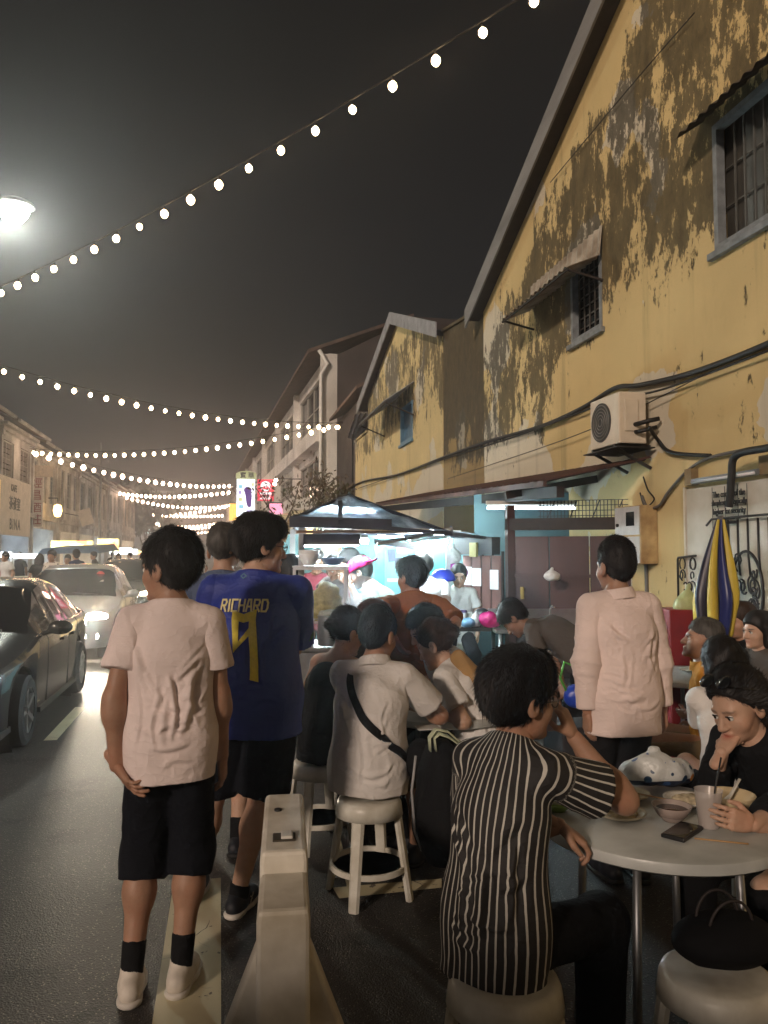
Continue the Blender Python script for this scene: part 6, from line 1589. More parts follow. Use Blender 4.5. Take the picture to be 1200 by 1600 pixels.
def person(key, label, loc, face, h=1.70, w=1.0, skin=None, seat=None, lean=4, slouch=6, roll=0, twist=0, head=(0, 0, 0), R_=None, L_=None, hR=None, hL=None,
           feet=None, hair=('short', None), top=None, bottom=None, shoe=None, sock=None, vox=.009, facev=False, group=None, seed=1, eR=None, eL=None, kneeout=.0, neck=0.0, crouch=0.0, fem=False):
    """face: degrees from 'straight away from the camera', positive to the left. Limb targets are world points."""
    skin = skin or SK1; s = h / 1.72; rz = -YAW + R(face)
    loc = Vector((loc.x, loc.y, 0)); root = thing('person', label, 'person', loc, rz, group or 'people on the street')
    Mi = Matrix.Rotation(-rz, 3, 'Z')
    def lc(p): return None if p is None else np.array(Mi @ (Vector(p) - loc))
    Z = np.array([0, 0, 1.]); 
    def tip(l): return unit((math.sin(R(roll)) * math.cos(R(l)), math.sin(R(l)), math.cos(R(l)) * math.cos(R(roll))))
    pz = (seat + .10) if seat is not None else .925 * s - crouch
    P0 = np.array([0, 0, pz]); u0, u1, u2 = tip(lean * .5), tip(lean), tip(lean + slouch)
    P1 = P0 + u0 * .14 * s; P2 = P1 + u1 * .175 * s; P3 = P2 + u2 * .205 * s
    yw = R(twist); rt0 = np.array([1., 0, 0]); rt = np.array([math.cos(yw), math.sin(yw), 0]); rt = unit(rt - u2 * rt.dot(u2)); fw0 = unit(np.cross(u0, rt0)); fw2 = unit(np.cross(u2, rt))
    hy, hp, hr = head
    HM = np.array((Matrix.Rotation(R(hy), 3, 'Z') @ Matrix.Rotation(R(-hp), 3, 'X') @ Matrix.Rotation(R(hr), 3, 'Y')))
    HB = P3 + unit(u2 * .75 + Z * .25 + np.array([0, neck, 0])) * .046 * s; hs = 1.075 * (s ** .4)
    HC = HB + HM @ np.array([0, .012, .098 * hs])
    hd = lambda x, y, z: HC + HM @ (np.array([x, y, z]) * hs)
    shR, shL = P2 + u2 * .152 * s + rt * .172 * s * w, P2 + u2 * .152 * s - rt * .172 * s * w
    la, lb = .285 * s, .250 * s
    tR = lc(R_) if R_ is not None else shR + np.array([.05, .06, -.50 * s]); tL = lc(L_) if L_ is not None else shL + np.array([-.05, .06, -.50 * s])
    pl_ = lambda e_, sh_, df: df if e_ is None else (lc(e_) - sh_ if isinstance(e_, Vector) else e_)
    elR, wrR = ik(shR, tR, la, lb, pl_(eR, shR, (.5, -.8, -.3))); elL, wrL = ik(shL, tL, la, lb, pl_(eL, shL, (-.5, -.8, -.3)))
    hipR, hipL = P0 + np.array([.088 * s * w, 0, -.03]), P0 + np.array([-.088 * s * w, 0, -.03])
    if feet is None:
        fR, fL = (np.array([.11, .0, .085]), np.array([-.11, .0, .085])) if seat is None else (np.array([.16 + kneeout, .36, .085]), np.array([-.16 - kneeout, .36, .085]))
    else: fR, fL = [lc(p) + np.array([0, 0, .085]) for p in feet]
    kp = (.08, 1, .1) if seat is None else (.15, 1, .9)
    knR, anR = ik(hipR, fR, .43 * s, .415 * s, kp); knL, anL = ik(hipL, fL, .43 * s, .415 * s, (-kp[0], kp[1], kp[2]))
    Rm0 = np.stack([rt0, fw0, u0], 1); Rm2 = np.stack([rt, fw2, u2], 1); Rm1 = np.stack([unit(rt0 + rt), unit(fw0 + fw2), u1], 1)
    # ---------------- body
    B = Sdf()
    B.ell(P0, (.165 * w * s, .115 * w * s, .12 * s), Rm0, k=.05).ell(P1, (.138 * w * s, .10 * w * s, .14 * s), Rm1, k=.05).ell(P2 + u2 * .02, (.160 * w * s, .112 * w * s, .16 * s), Rm2, k=.05)
    cv = .86 if (top and top['kind'] != 'tank') else 1.0
    B.cone(shR - rt * .03, shL + rt * .03, .058 * s * cv, .058 * s * cv, .05)
    for sh, el, wr, n_ in ((shR, elR, wrR, 1), (shL, elL, wrL, -1)):
        B.cone(P3 - u2 * .005, sh, .048 * s, .045 * s * cv * cv, .05); B.cone(sh, el, .050 * s * w ** .6 * cv, .039 * s, .03); B.cone(el, wr, .041 * s, .0265 * s, .025)
        B.ell(el + (wr - el) * .22, (.044 * s, .044 * s, .044 * s), k=.04)
    for hp_, kn, an in ((hipR, knR, anR), (hipL, knL, anL)):
        B.cone(hp_, kn, .085 * s * w ** .7, .055 * s, .05); B.cone(kn, kn + (an - kn) * .32, .052 * s, .056 * s * w ** .5, .04)
        back = unit(np.cross(np.array([1., 0, 0]), an - kn)); back = back if back[1] < 0 else -back
        B.ell(kn + (an - kn) * .30 + back * .014, (.048 * s, .048 * s, .075 * s), k=.04); B.cone(kn + (an - kn) * .32, an, .052 * s, .034 * s, .04)
        if not shoe: B.cone(an, an + np.array([0, .12, -.05]), .035, .03, .03)
    B.cone(P3 - u2 * .03, HB + (HC - HB) * .4, .058 * s * w ** .4, .051 * s * w ** .4, .04)
    parts = [B.build(max(vox, .010))]
    # head, fine
    S = Sdf(); e = lambda c, r, k=.012, **kw: S.ell(hd(*c), np.array(r) * hs, HM, k=k, **kw)
    e((0, -.012, .038), (.0765, .096, .086), .03); e((0, .034, -.02), (.062, .062, .082), .03); e((0, .042, -.074), (.041 if fem else .046, .046, .034 if fem else .036), .03)
    for x in (-1, 1): e((x * .036, .056, -.03), (.030, .028, .030), .02)
    e((0, .080, .022), (.048, .012 if fem else .018, .012), .02)
    S.cone(hd(0, .092, .008), hd(0, .113, -.030), .0095 * hs, .0130 * hs, .012)
    for x in (-1, 1): e((x * .012, .104, -.034), (.009, .010, .008), .008)
    e((0, .094, -.058), (.022, .011, .0075), .006); e((0, .092, -.069), (.020, .011, .008), .006); e((0, .084, -.096), (.022, .02, .017), .02)
    for x in (-1, 1):
        e((x * .031, .104, .001), (.019, .016, .011), .010, sub=True)
        e((x * .079, -.010, -.008), (.0095, .023, .033), .008); e((x * .084, -.002, -.004), (.006, .013, .018), .006, sub=True)
    S.cone(P3 - u2 * .0, HB + (HC - HB) * .35, .057 * s * w ** .4, .050 * s * w ** .4, .03)
    parts.append(S.build(.0048 if vox < .012 else .007))
    # hands
    for (wr, el, sd, ho) in ((wrR, elR, 1, hR), (wrL, elL, -1, hL)):
        fd = unit(wr - el); ho = dict(ho or {})
        d_ = np.array(Mi @ Vector(ho['d'])) if 'd' in ho else fd
        n_ = np.array(Mi @ Vector(ho['n'])) if 'n' in ho else np.array([-sd, .15, 0.])
        parts.append(make_hand(wr, d_, n_, sd, ho.get('curl', .4), ho.get('spread', 1.0), s * .98, ho.get('thumb', .4), .0042 if vox < .012 else .006))
    V, Q = join(parts)
    me = np_mesh('body', V, Q); me.materials.append(skin)
    if facev or vox < .012:
        H = (V - HC) @ HM / hs
        lip = np.clip(1.4 - vlen((H - np.array([0, .098, -.063])) / np.array([.021, .022, .0105])) * 1.0, 0, 1) * (1.0 if fem else .7)
        br = np.maximum(np.clip(3 - 2.2 * vlen((H - np.array([.032, .092, .0235 - 0])) / np.array([.020, .03, .0045])), 0, 1), np.clip(3 - 2.2 * vlen((H - np.array([-.032, .092, .0235])) / np.array([.020, .03, .0045])), 0, 1))
        for nm, ar in (('lip', lip), ('brow', br * (.6 if fem else .85))):
            at = me.attributes.new(nm, 'FLOAT', 'POINT'); at.data.foreach_set('value', ar.astype(np.float32))
    body = obj('body', me, skin, root)
    if facev:
        for x in (-1, 1):
            ey = obj('eye', MB().lathe([(0, -.0118), (.006, -.010), (.0102, -.006), (.0118, 0), (.0102, .006), (.006, .010), (0, .0118)], 14), EYEW, root, smooth='all')
            ey.matrix_local = Matrix.Translation(hd(x * .031, .0845, .001)) @ Matrix(HM.tolist()).to_4x4()
            ir = obj('iris', MB().lathe([(.0062, .0102), (.005, .0114), (0, .0122)], 12, rot=(-math.pi / 2, 0, 0)), IRIS, ey, smooth='all')
            ld_ = Sdf().cone(hd(x * .018, .094, .008), hd(x * .031, .0985, .0105), .0022 * hs, .0028 * hs, .003).cone(hd(x * .031, .0985, .0105), hd(x * .045, .089, .006), .0028 * hs, .0018 * hs, .003)
            v_, q_ = ld_.build(.0015); obj('eyelid', np_mesh('eyelid', v_, q_), HB_, root)
    # ---------------- clothes
    def stripes_attr(me, V):
        # print coordinate: arc position round the torso, or round the arm on sleeves
        zk = [P0[2] - .3, P0[2], P1[2], P2[2], P3[2]]; Ck = [P0 - u0 * .3, P0, P1, P2, P3]
        cen = np.stack([np.interp(V[:, 2], zk, [c_[i_] for c_ in Ck]) for i_ in range(3)], 1)
        q = V - cen; x = q @ rt; y = q @ fw2
        tor = np.arctan2(x, -y) * .165 * w
        def seg(a, b):
            ab = b - a; t = np.clip(((V - a) @ ab) / (ab @ ab), 0, 1); return vlen(V - (a + t[:, None] * ab)), t
        uu = tor.copy()
        for sh, el in ((shR, elR), (shL, elL)):
            dd, t = seg(sh, el); ax = unit(el - sh); b1 = unit(np.cross(ax, fw2)); b2 = np.cross(ax, b1); qq = V - sh
            an_ = np.arctan2(qq @ b1, qq @ b2) * .075
            out = np.abs((V - P2) @ rt) > .172 * s * w
            uu = np.where((dd < .10) & out & (t > .12), an_ + .4, uu)
        at = me.attributes.new('print_u', 'FLOAT', 'POINT'); at.data.foreach_set('value', uu.astype(np.float32))
    g = {}
    if top:
        lo = top.get('loose', .016); hem = top.get('hem', .13) * s; T = Sdf(); wl_ = w
        T.ell(P2 + u2 * .02, (.160 * w * s + lo, .112 * w * s + lo, .165 * s), Rm2, k=.05)
        T.ell(P1, (.142 * w * s + lo, .108 * w * s + lo, .16 * s), Rm1, k=.06)
        T.ell(P0 + u0 * .02, (.172 * w * s + lo, .124 * w * s + lo, .15 * s), Rm0, k=.06)
        bl = top.get('belly', 0)
        if bl: T.ell(P1 + fw0 * .07 - u0 * .02, (.13 * w * s, .07 + bl, .14 * s), Rm1, k=.06)
        T.cone(P2 - u1 * .02, P0 - u0 * (hem + .05), .145 * w * s + lo, .172 * w * s + lo * 1.3, .06, flat=(fw0, .74))
        if top['kind'] != 'tank':
            T.cone(shR - rt * .04, shL + rt * .04, .058 * s + lo * .3, .058 * s + lo * .3, .05)
            for sh in (shR, shL): T.cone(P3 - u2 * .015, sh, .046 * s + lo * .3, .046 * s + lo * .3, .05)
        else:
            for x in (-1, 1): T.cone(P2 + u2 * .05 + rt * .075 * x, P3 - u2 * .01 + rt * .07 * x, .05, .035, .03)
        if top['kind'] != 'tank' and not top.get('collar'): T.cone(P3 - u2 * .07, P3 + u2 * .02, .088 * s * w ** .4, .066 * s * w ** .4, .05, clip=[(P3 + u2 * .012, unit(u2 + fw2 * .35))])
        sl = top.get('sleeve', .6); SLV = Sdf(); BODY = T
        for sh, el, wr in ((shR, elR, wrR), (shL, elL, wrL)):
            ax = unit(el - sh)
            if top['kind'] == 'tank': continue
            T = SLV
            if sl <= 1:
                en = sh + (el - sh) * sl; ex = top.get('flare', .018)
                T.cone(sh - rt * (.015 if sh is shR else -.015), en + ax * .02, .063 * s * max(w, .95) ** .5 + lo * .35, .050 * s * w ** .5 + lo * .8 + ex, .04, clip=[(en, ax)])
            else:
                T.cone(sh - rt * (.015 if sh is shR else -.015), el, .063 * s * max(w, .95) ** .5 + lo * .4, .045 * s + lo * .8, .04)
                f2 = min(1, sl - 1); en = el + (wr - el) * f2; a2 = unit(wr - el)
                T.cone(el, en + a2 * .01, .047 * s + lo * .9, .034 * s + lo * .8, .03, clip=[(en, a2)])
        cutp = [(P0 - u0 * hem, -u0)]
        T = BODY; V, Q = T.build(top.get('vox', vox), cuts=cutp)
        if SLV.p:
            v2, q2 = SLV.build(top.get('vox', vox))
            if sl > 1:
                n2 = normals(v2, q2)
                for sh, el, wr in ((shR, elR, wrR), (shL, elL, wrL)):
                    ax = unit(wr - sh); t_ = (v2 - sh) @ ax; te = (el - sh) @ ax; m_ = np.exp(-((t_ - te) / .13) ** 2) * (vlen(v2 - sh - t_[:, None] * ax) < .14)
                    v2 = v2 + n2 * (m_ * .0042 * (1 - np.abs(np.sin(t_ * 42 + 2.2 * wob(v2, 9, seed + 2, 2)))) ** 2 * 1.6)[:, None]
            V, Q = join([(V, Q), (v2, q2)])
        N = normals(V, Q)
        # neck opening stays close
        dn = vlen(V - P3); mk = np.clip((dn - .07) / .1, 0.0, 1)
        V = folds(V, N, top.get('fold', .006), seed, freq=top.get('freq', 13), mask=.25 + .75 * mk)
        N = normals(V, Q); V = creases(V, N, P0, P2, P3, rt, fw2, s, w, seed, top.get('crease', .0075), top.get('ncrease', 40))
        me = np_mesh('shirt', V, Q); me.materials.append(top['m']); stripes_attr(me, V)
        nm = top.get('name', 'shirt'); to = obj(nm, me, top['m'], root); g['top'] = (to, V, Q)
        if top.get('collar'):
            C = MB(); n_ = 20; rows = []
            for j, (rr_, zz) in enumerate(((.070, -.03), (.069, .030), (.073, .050), (.084, .030), (.100, -.012))):
                rows.append([P3 + u2 * (zz + .01 * math.cos(2 * math.pi * k / n_)) * s + (rt * math.cos(2 * math.pi * k / n_) + fw2 * math.sin(2 * math.pi * k / n_) * .95) * rr_ * s * (w ** .4) for k in range(n_)])
            C.grid(rows, True); co = obj('collar', C, top['m'], to, smooth='all')
            sb_ = co.modifiers.new('s', 'SUBSURF'); sb_.levels = 1; sb_.render_levels = 2
        else:
            rg_ = [P3 + u2 * (.010 - .022 * math.sin(2 * math.pi * k / 24)) * s + (rt * math.cos(2 * math.pi * k / 24) + fw2 * math.sin(2 * math.pi * k / 24)) * .067 * s * (w ** .4) for k in range(25)]
            if top['kind'] != 'tank': obj('neckband', MB().tube(rg_, .0075, 6), top.get('band', top['m']), to, smooth='all')
    if bottom:
        lo = bottom.get('loose', .018); Bt = Sdf(); ln = bottom.get('len', 2.0)
        Bt.ell(P0 - u0 * .02, (.160 * w * s, .112 * w * s, .12 * s), Rm0, k=.04)
        for hp_, kn, an in ((hipR, knR, anR), (hipL, knL, anL)):
            a1 = unit(kn - hp_); a2 = unit(an - kn)
            if ln <= 1:
                en = hp_ + (kn - hp_) * ln; Bt.cone(hp_, en + a1 * .02, (.078 * s * w ** .7 + lo * .5), .078 * s * w ** .6 + lo * 1.2, .04, clip=[(en, a1)])
            else:
                Bt.cone(hp_, kn, .080 * s * w ** .7 + lo * .5, .064 * s + lo, .04); en = kn + (an - kn) * min(1, ln - 1)
                Bt.cone(kn, en + a2 * .015, .064 * s + lo, (.050 if ln > 1.7 else .066) * s + lo, .04, clip=[(en, a2)])
        V, Q = Bt.build(max(vox, .009), cuts=[(P0 + u0 * .05, u0)]); N = normals(V, Q); V = folds(V, N, bottom.get('fold', .005), seed + 3, (1, 1, .5), 12)
        obj(bottom.get('name', 'trousers'), np_mesh('trousers', V, Q), bottom['m'], root)
    for hp_, kn, an, sd in ((hipR, knR, anR, 1), (hipL, knL, anL, -1)):
        if sock:
            q = an + (kn - an) * sock[1]; V, Q = Sdf().cone(an - np.array([0, 0, .03]), q, .041 * s, .045 * s, .01, clip=[(q, unit(kn - an))]).build(.008)
            obj('sock', np_mesh('sock', V, Q), sock[0], root)
        if shoe:
            fd = unit(np.array([.12 * sd, 1, 0])); hx = np.array([an[0], an[1], 0]) - fd * .045; tx_ = hx + fd * .215 * s; si = np.cross(fd, Z)
            S = Sdf(); S.cone(hx + Z * .045, tx_ + Z * .032 - fd * .03, .040, .034, .03, flat=(si, 1.0)).cone(hx + fd * .12 + Z * .04, tx_ - fd * .05 + Z * .03, .044, .040, .03)
            S.cone(np.array([an[0], an[1], .055]), an + np.array([0, .01, .015]), .043, .041, .03, clip=[(an + np.array([0, 0, .034]), unit((0, -.25, 1)))])
            V, Q = S.build(.0065, cuts=[((0, 0, .006), (0, 0, -1))]); so_ = obj('shoe', np_mesh('shoe', V, Q), shoe[0], root)
            S = Sdf(); S.cone(hx + Z * .02, tx_ - fd * .02 + Z * .02, .046, .042, .03).cone(hx + fd * .12 + Z * .02, tx_ - fd * .05 + Z * .02, .050, .047, .03)
            V, Q = S.build(.0065, cuts=[((0, 0, .002), (0, 0, -1)), ((0, 0, .027), (0, 0, 1))]); obj('sole', np_mesh('sole', V, Q), shoe[1], so_)
    # ---------------- hair
    st_, hm = hair
    if st_ and hm:
        S = Sdf(); big = {'short': .016, 'thick': .022, 'crop': .009, 'long': .017, 'bun': .014, 'bob': .019, 'thin': .010, 'tail': .013}[st_]
        def cl(*planes): return [(hd(*o), HM @ np.array(n)) for o, n in planes]
        fr_y = {'thin': .06, 'tail': .078, 'bun': .082}.get(st_, .090)
        hl = cl(((0, fr_y, .082 if st_ == 'tail' else .066), unit((0, .74, -.67))), ((0, 0, -.078 if st_ not in ('crop', 'thin') else -.06), (0, .25, -.97)))
        zc = .052 if st_ in ('short', 'crop', 'thin', 'bun', 'tail') else .044
        S.ell(hd(0, -.014, zc), np.array((.0765 + big * .75, .097 + big, .098 + big * .5)) * hs, HM, k=.015, clip=hl)
        if st_ in ('short', 'thick', 'crop'): S.ell(hd(0, -.046, .0), np.array((.060 + big * .2, .060 + big * .25, .066)) * hs, HM, k=.03, clip=hl)
        if st_ == 'thick': S.ell(hd(0, .03, .085), np.array((.062, .07, .05)) * hs, HM, k=.03); S.ell(hd(0, -.05, .03), np.array((.075, .07, .08)) * hs, HM, k=.03)
        if st_ in ('long', 'bob'):
            for x in (-.055, -.02, .02, .055):
                S.cone(hd(x, -.06, .02), hd(x * 1.15, -.085, -.10), .05, .045, .03)
                if st_ == 'long': S.cone(hd(x * 1.15, -.085, -.10), P3 + rt * x * 1.3 - fw2 * .09 - u2 * .14, .042, .025, .03)
            for x in (-1, 1): S.cone(hd(x * .074, .0, .03), hd(x * .078, .0, -.09), .026, .024, .03)
        if st_ == 'bun': S.ell(hd(0, -.115, .03), np.array((.045, .04, .042)), HM, k=.015)
        if st_ == 'tail':
            for x in (-1, 1): S.cone(hd(x * .066, -.035, .02), hd(x * .060, -.065, -.075), .030, .030, .03).cone(hd(x * .060, -.065, -.075), P3 + rt * x * .075 - fw2 * .05 - u2 * .10, .028, .014, .03)
            S.ell(hd(0, -.11, .045), np.array((.028, .028, .028)), HM, k=.012); S.cone(hd(0, -.12, .04), hd(0, -.135, -.06), .024, .027, .01); S.cone(hd(0, -.135, -.06), hd(0, -.10, -.15), .027, .010, .01)
        V, Q = S.build(.0052 if vox < .012 else .008); N = normals(V, Q)
        V = V + N * (.0042 * wob(V * np.array((1, 1, .35)), 70, seed, 2) + .0050 * wob(V, 34, seed + 5, 2))[:, None]
        if vox < .0125:
            rg = np.random.RandomState(seed); k = 9500 if vox < .0098 else 4200; id_ = rg.randint(0, len(V), k); base = V[id_] - N[id_] * .002
            H = (base - HC) @ HM; flow = np.stack([H[:, 0] * .4, -.03 - .2 * np.abs(H[:, 2]), -.12 + 0 * H[:, 0]], 1)
            fr = (H[:, 1] > .045) & (st_ not in ('tail', 'bun', 'crop')); flow[fr] = np.stack([H[fr, 0] * .6 + .03, np.full(fr.sum(), .06), np.full(fr.sum(), -.06)], 1)
            if st_ in ('tail', 'bun'): flow = np.stack([-.3 * H[:, 0], -.12 + 0 * H[:, 0], .02 - .3 * np.clip(-H[:, 1], 0, 1)], 1)
            flow = flow @ HM.T; flow = flow - N[id_] * (flow * N[id_]).sum(1)[:, None]; flow = flow / (vlen(flow)[:, None] + 1e-6)
            dr_ = flow + N[id_] * rg.uniform(.05, .38, k)[:, None] + rg.normal(0, .20, (k, 3)); dr_ /= vlen(dr_)[:, None]
            L = (rg.uniform(.014, .036, k) * np.where(rg.rand(k) < .06, 1.6, 1))[:, None] * (.6 if st_ in ('crop', 'thin') else 1); sd_ = np.cross(dr_, N[id_]); sd_ = sd_ / (vlen(sd_)[:, None] + 1e-6) * .0009
            tp = base + dr_ * L; bend = base + dr_ * L * .55 + N[id_] * .0015
            v2 = np.concatenate([base - sd_, base + sd_, bend + sd_ * .8, tp]); i0 = np.arange(k) + len(V)
            Q = np.concatenate([Q, np.stack([i0, i0 + k, i0 + 2 * k, i0 + 3 * k], 1)]); V = np.concatenate([V, v2])
        obj('hair', np_mesh('hair', V, Q), hm, root)
    g.update(root=root, P0=P0, P1=P1, P2=P2, P3=P3, rt=rt, fw=fw2, u=u2, HC=HC, HM=HM, hd=hd, wrR=wrR, wrL=wrL, elR=elR, elL=elL, shR=shR, shL=shL, Mi=Mi, loc=loc, rz=rz, hs=hs, fw0=fw0, anR=anR, anL=anL)
    if key: PEOPLE[key] = g
    return g
def bvh_of(g):
    o, V, Q = g['top']; return BVHTree.FromPolygons([tuple(v) for v in V], [tuple(int(i) for i in q) for q in Q])
def wrap_back(g, me, org, name, m, off=.004, par=None):
    """press a flat print (mesh in x right / y up) on the back of a shirt"""
    bv = bvh_of(g); rt, u, fw = g['rt'], g['u'], g['fw']
    bm = bmesh.new(); bm.from_mesh(me)
    bmesh.ops.triangulate(bm, faces=bm.faces[:])
    for _ in range(2):
        lg = [e_ for e_ in bm.edges if e_.calc_length() > .02]
        if lg: bmesh.ops.subdivide_edges(bm, edges=lg, cuts=1); bmesh.ops.triangulate(bm, faces=bm.faces[:])
    for v in bm.verts:
        q = org + rt * v.co.x + u * v.co.y - fw * .6
        hit = bv.ray_cast(Vector(q), Vector(fw))
        if hit[0] is not None: v.co = hit[0] - Vector(fw) * off
        else: v.co = Vector(org + rt * v.co.x + u * v.co.y)
    bm.to_mesh(me); bm.free(); me.materials.clear(); me.materials.append(m)
    return obj(name, me, m, par or g['top'][0])
def poly_mesh(polys):
    mb = MB()
    for p in polys: mb.add([(x, y, 0) for x, y in p], [tuple(range(len(p)))])
    return mb.mesh('print', False)
def ribbon(g, pts, width, m, name, off=.005, th=.003):
    """strap following points already near the shirt, in local coordinates"""
    bv = bvh_of(g); C = []
    pts = [Vector(p) for p in pts]
    for i in range(len(pts) - 1):
        for k in range(8): C.append(pts[i].lerp(pts[i + 1], k / 8))
    C.append(pts[-1]); out = []
    for p in C:
        co, nn, ix, ds = bv.find_nearest(p); n_ = (p - co); n_ = nn
        out.append((co + n_ * off, n_))
    rows = []
    for i, (p, n_) in enumerate(out):
        d = (out[min(i + 1, len(out) - 1)][0] - out[max(i - 1, 0)][0]).normalized(); sd = d.cross(n_).normalized()
        rows.append([p + sd * width / 2, p + sd * width / 2 + n_ * th, p - sd * width / 2 + n_ * th, p - sd * width / 2])
    for _ in range(3):
        rows = [rows[0]] + [[(rows[i - 1][k] + rows[i][k] * 2 + rows[i + 1][k]) / 4 for k in range(4)] for i in range(1, len(rows) - 1)] + [rows[-1]]
    return obj(name, MB().grid(rows, True), m, g['root'], smooth=True)
def spectacles(g, m=None):
    hd, HM = g['hd'], g['HM']; mb = MB()
    for x in (-1, 1):
        mb.tube([hd(x * .031 + .022 * math.cos(k * math.pi / 8), .112 - .012 * abs(math.cos(k * math.pi / 8) * .5 + x * .5) , .002 + .018 * math.sin(k * math.pi / 8)) for k in range(17)], .0018, 5)
        mb.tube([hd(x * .053, .104, .006), hd(x * .075, .06, .006), hd(x * .084, .0, .004)], .0018, 5)
    mb.tube([hd(-.009, .114, .004), hd(.009, .114, .004)], .0018, 5)
    return obj('spectacles', mb, m or BLACKP, g['root'], smooth='all')
# ------------------------------------------------------------------ wardrobe
TEE_PINK = cloth('pale_tee', (.78, .67, .64)); NAVY_SH = cloth('black_shorts', (.008, .009, .013)); BLK = cloth('black_cotton', (.010, .010, .011)); DKTR = cloth('charcoal_trousers', (.018, .018, .020))
WHITEC = cloth('white_cotton', (.70, .68, .65)); POLO = cloth('white_polo', (.66, .63, .60)); PINKS = cloth('pink_shirt', (.80, .66, .61), var=.08); BROWNT = cloth('rust_tee', (.26, .095, .028)); ORANGE = cloth('orange_polo', (.62, .25, .02))
GREYT = cloth('grey_tee', (.085, .072, .062)); KHAKI = cloth('khaki', (.20, .14, .07)); BLUEG = cloth('slate_blue_tee', (.09, .12, .20)); SKYB = cloth('sky_blue_tee', (.12, .35, .50)); MINT = cloth('pale_mint_tee', (.42, .46, .40)); TANC = cloth('tan_cloth', (.36, .22, .09))
SHW = mat('white_shoe', (.66, .60, .52), .55, var=.12, scale=30, bump=.1); SHB = mat('black_shoe', (.010, .011, .016), .6, var=.1); SOLEW = mat('white_sole', (.62, .58, .52), .5, var=.08); SOLEB = mat('black_sole', (.012, .012, .012), .7, var=0)
# jersey: deep blue with leafy green cuffs
J = NT('jersey_blue'); tcx = J.n('TexCoord').outputs['Object']
J.l(J.ramp(J.noise(tcx, 7), [(.3, (.012, .026, .22)), (.7, (.020, .044, .31))]), J.b.inputs['Base Color']); J.b.inputs['Roughness'].default_value = .6;  cloth_bump(J, tcx)
JG = NT('jersey_green_cuff'); tcx = J and JG.n('TexCoord').outputs['Object']
JG.l(JG.ramp(JG.noise(tcx, 30, 5, .7), [(.40, (.004, .018, .030)), (.52, (.008, .09, .05)), (.66, (.05, .28, .08))]), JG.b.inputs['Base Color']); JG.b.inputs['Roughness'].default_value = .6
STR = NT('striped_shirt'); at = STR.n('Attribute', attribute_name='print_u').outputs['Fac']; tcx = STR.n('TexCoord').outputs['Object']
ph_ = STR.math('FRACT', STR.math('DIVIDE', STR.math('ADD', at, STR.math('MULTIPLY', STR.math('SUBTRACT', STR.noise(tcx, 9, 3), .5), .010)), .0265))
ln_ = STR.math('LESS_THAN', ph_, .22)
STR.l(STR.mix(ln_, (.014, .012, .011), (.52, .50, .44)), STR.b.inputs['Base Color']); STR.b.inputs['Roughness'].default_value = .75; cloth_bump(STR, tcx)
APR = NT('striped_apron'); at = APR.n('Attribute', attribute_name='print_u').outputs['Fac']; pa = APR.math('FRACT', APR.math('DIVIDE', at, .030)); APR.l(APR.mix(APR.math('LESS_THAN', pa, .45), (.68, .64, .66), (.55, .02, .05)), APR.b.inputs['Base Color']); APR.b.inputs['Roughness'].default_value = .8
FLS = NT('patterned_shirt'); tcx = FLS.n('TexCoord').outputs['Object']; vx = FLS.n('TexVoronoi'); vx.inputs['Scale'].default_value = 14; FLS.l(tcx, vx.inputs['Vector']); FLS.l(FLS.mix(FLS.math('LESS_THAN', vx.outputs['Distance'], .35), (.62, .56, .48), (.10, .06, .05)), FLS.b.inputs['Base Color']); FLS.b.inputs['Roughness'].default_value = .8
DN = (0, 0, -1)
def wdir(px0, py0, d0, px1, py1, d1): return (W(px1, py1, d1) - W(px0, py0, d0)).normalized()

# ------------------------------------------------------------------ foreground, standing
g = person('tee', 'man in pale tee and black shorts standing at left with his back turned', G(270, 2.95), 6, 1.70, .90, SK1, lean=0, slouch=3, head=(58, 2, 0), seed=3,
           L_=W(182, 1196, 2.88), eL=(-.45, -.8, 0), hL=dict(d=wdir(172, 1190, 2.86, 205, 1240, 2.80), n=tuple(np.array([.3, .5, .7])), curl=[.2, .35, .45, .5], thumb=.1),
           R_=W(348, 1200, 3.05), eR=(.45, -.8, 0), feet=(G(291, 2.99), G(216, 2.93)), hair=('short', HB_),
           top=dict(kind='tee', m=TEE_PINK, hem=.115, sleeve=.62, loose=.017, fold=.0060, freq=10, vox=.0075, flare=.014), bottom=dict(name='shorts', m=NAVY_SH, len=1.22, loose=.022, fold=.006), shoe=(SHW, SOLEW), sock=(BLK, .28), vox=.009, facev=True)
g = person('jersey', 'tall man in blue number nine football jersey with his back turned', G(398, 3.60), -6, 1.81, 1.16, SK2, lean=0, slouch=5, head=(-52, 6, 0), seed=8,
           R_=W(395, 1010, 3.86), eR=(.8, -.2, -.6), L_=W(400, 1030, 3.86), eL=(-.8, -.2, -.6), hR=dict(curl=.6), hL=dict(curl=.6), feet=(G(367, 3.60) + Vector((.03, 0, 0)), G(310, 3.75)), hair=('thick', HB_),
           top=dict(kind='tee', m=J.m, name='jersey', hem=.15, sleeve=.88, loose=.020, crease=.006, fold=.0045, freq=9, vox=.0085, flare=.03), bottom=dict(name='shorts', m=NAVY_SH, len=.92, loose=.032), shoe=(SHB, SOLEW), sock=(BLK, .10), vox=.0095)
spectacles(g)
YPR = mat('yellow_print', (.72, .60, .06), .6, var=.12, scale=60); CPR = mat('cream_print', (.74, .66, .34), .6, var=.1, scale=60)
P2, u, rt = g['P2'], g['u'], g['rt']
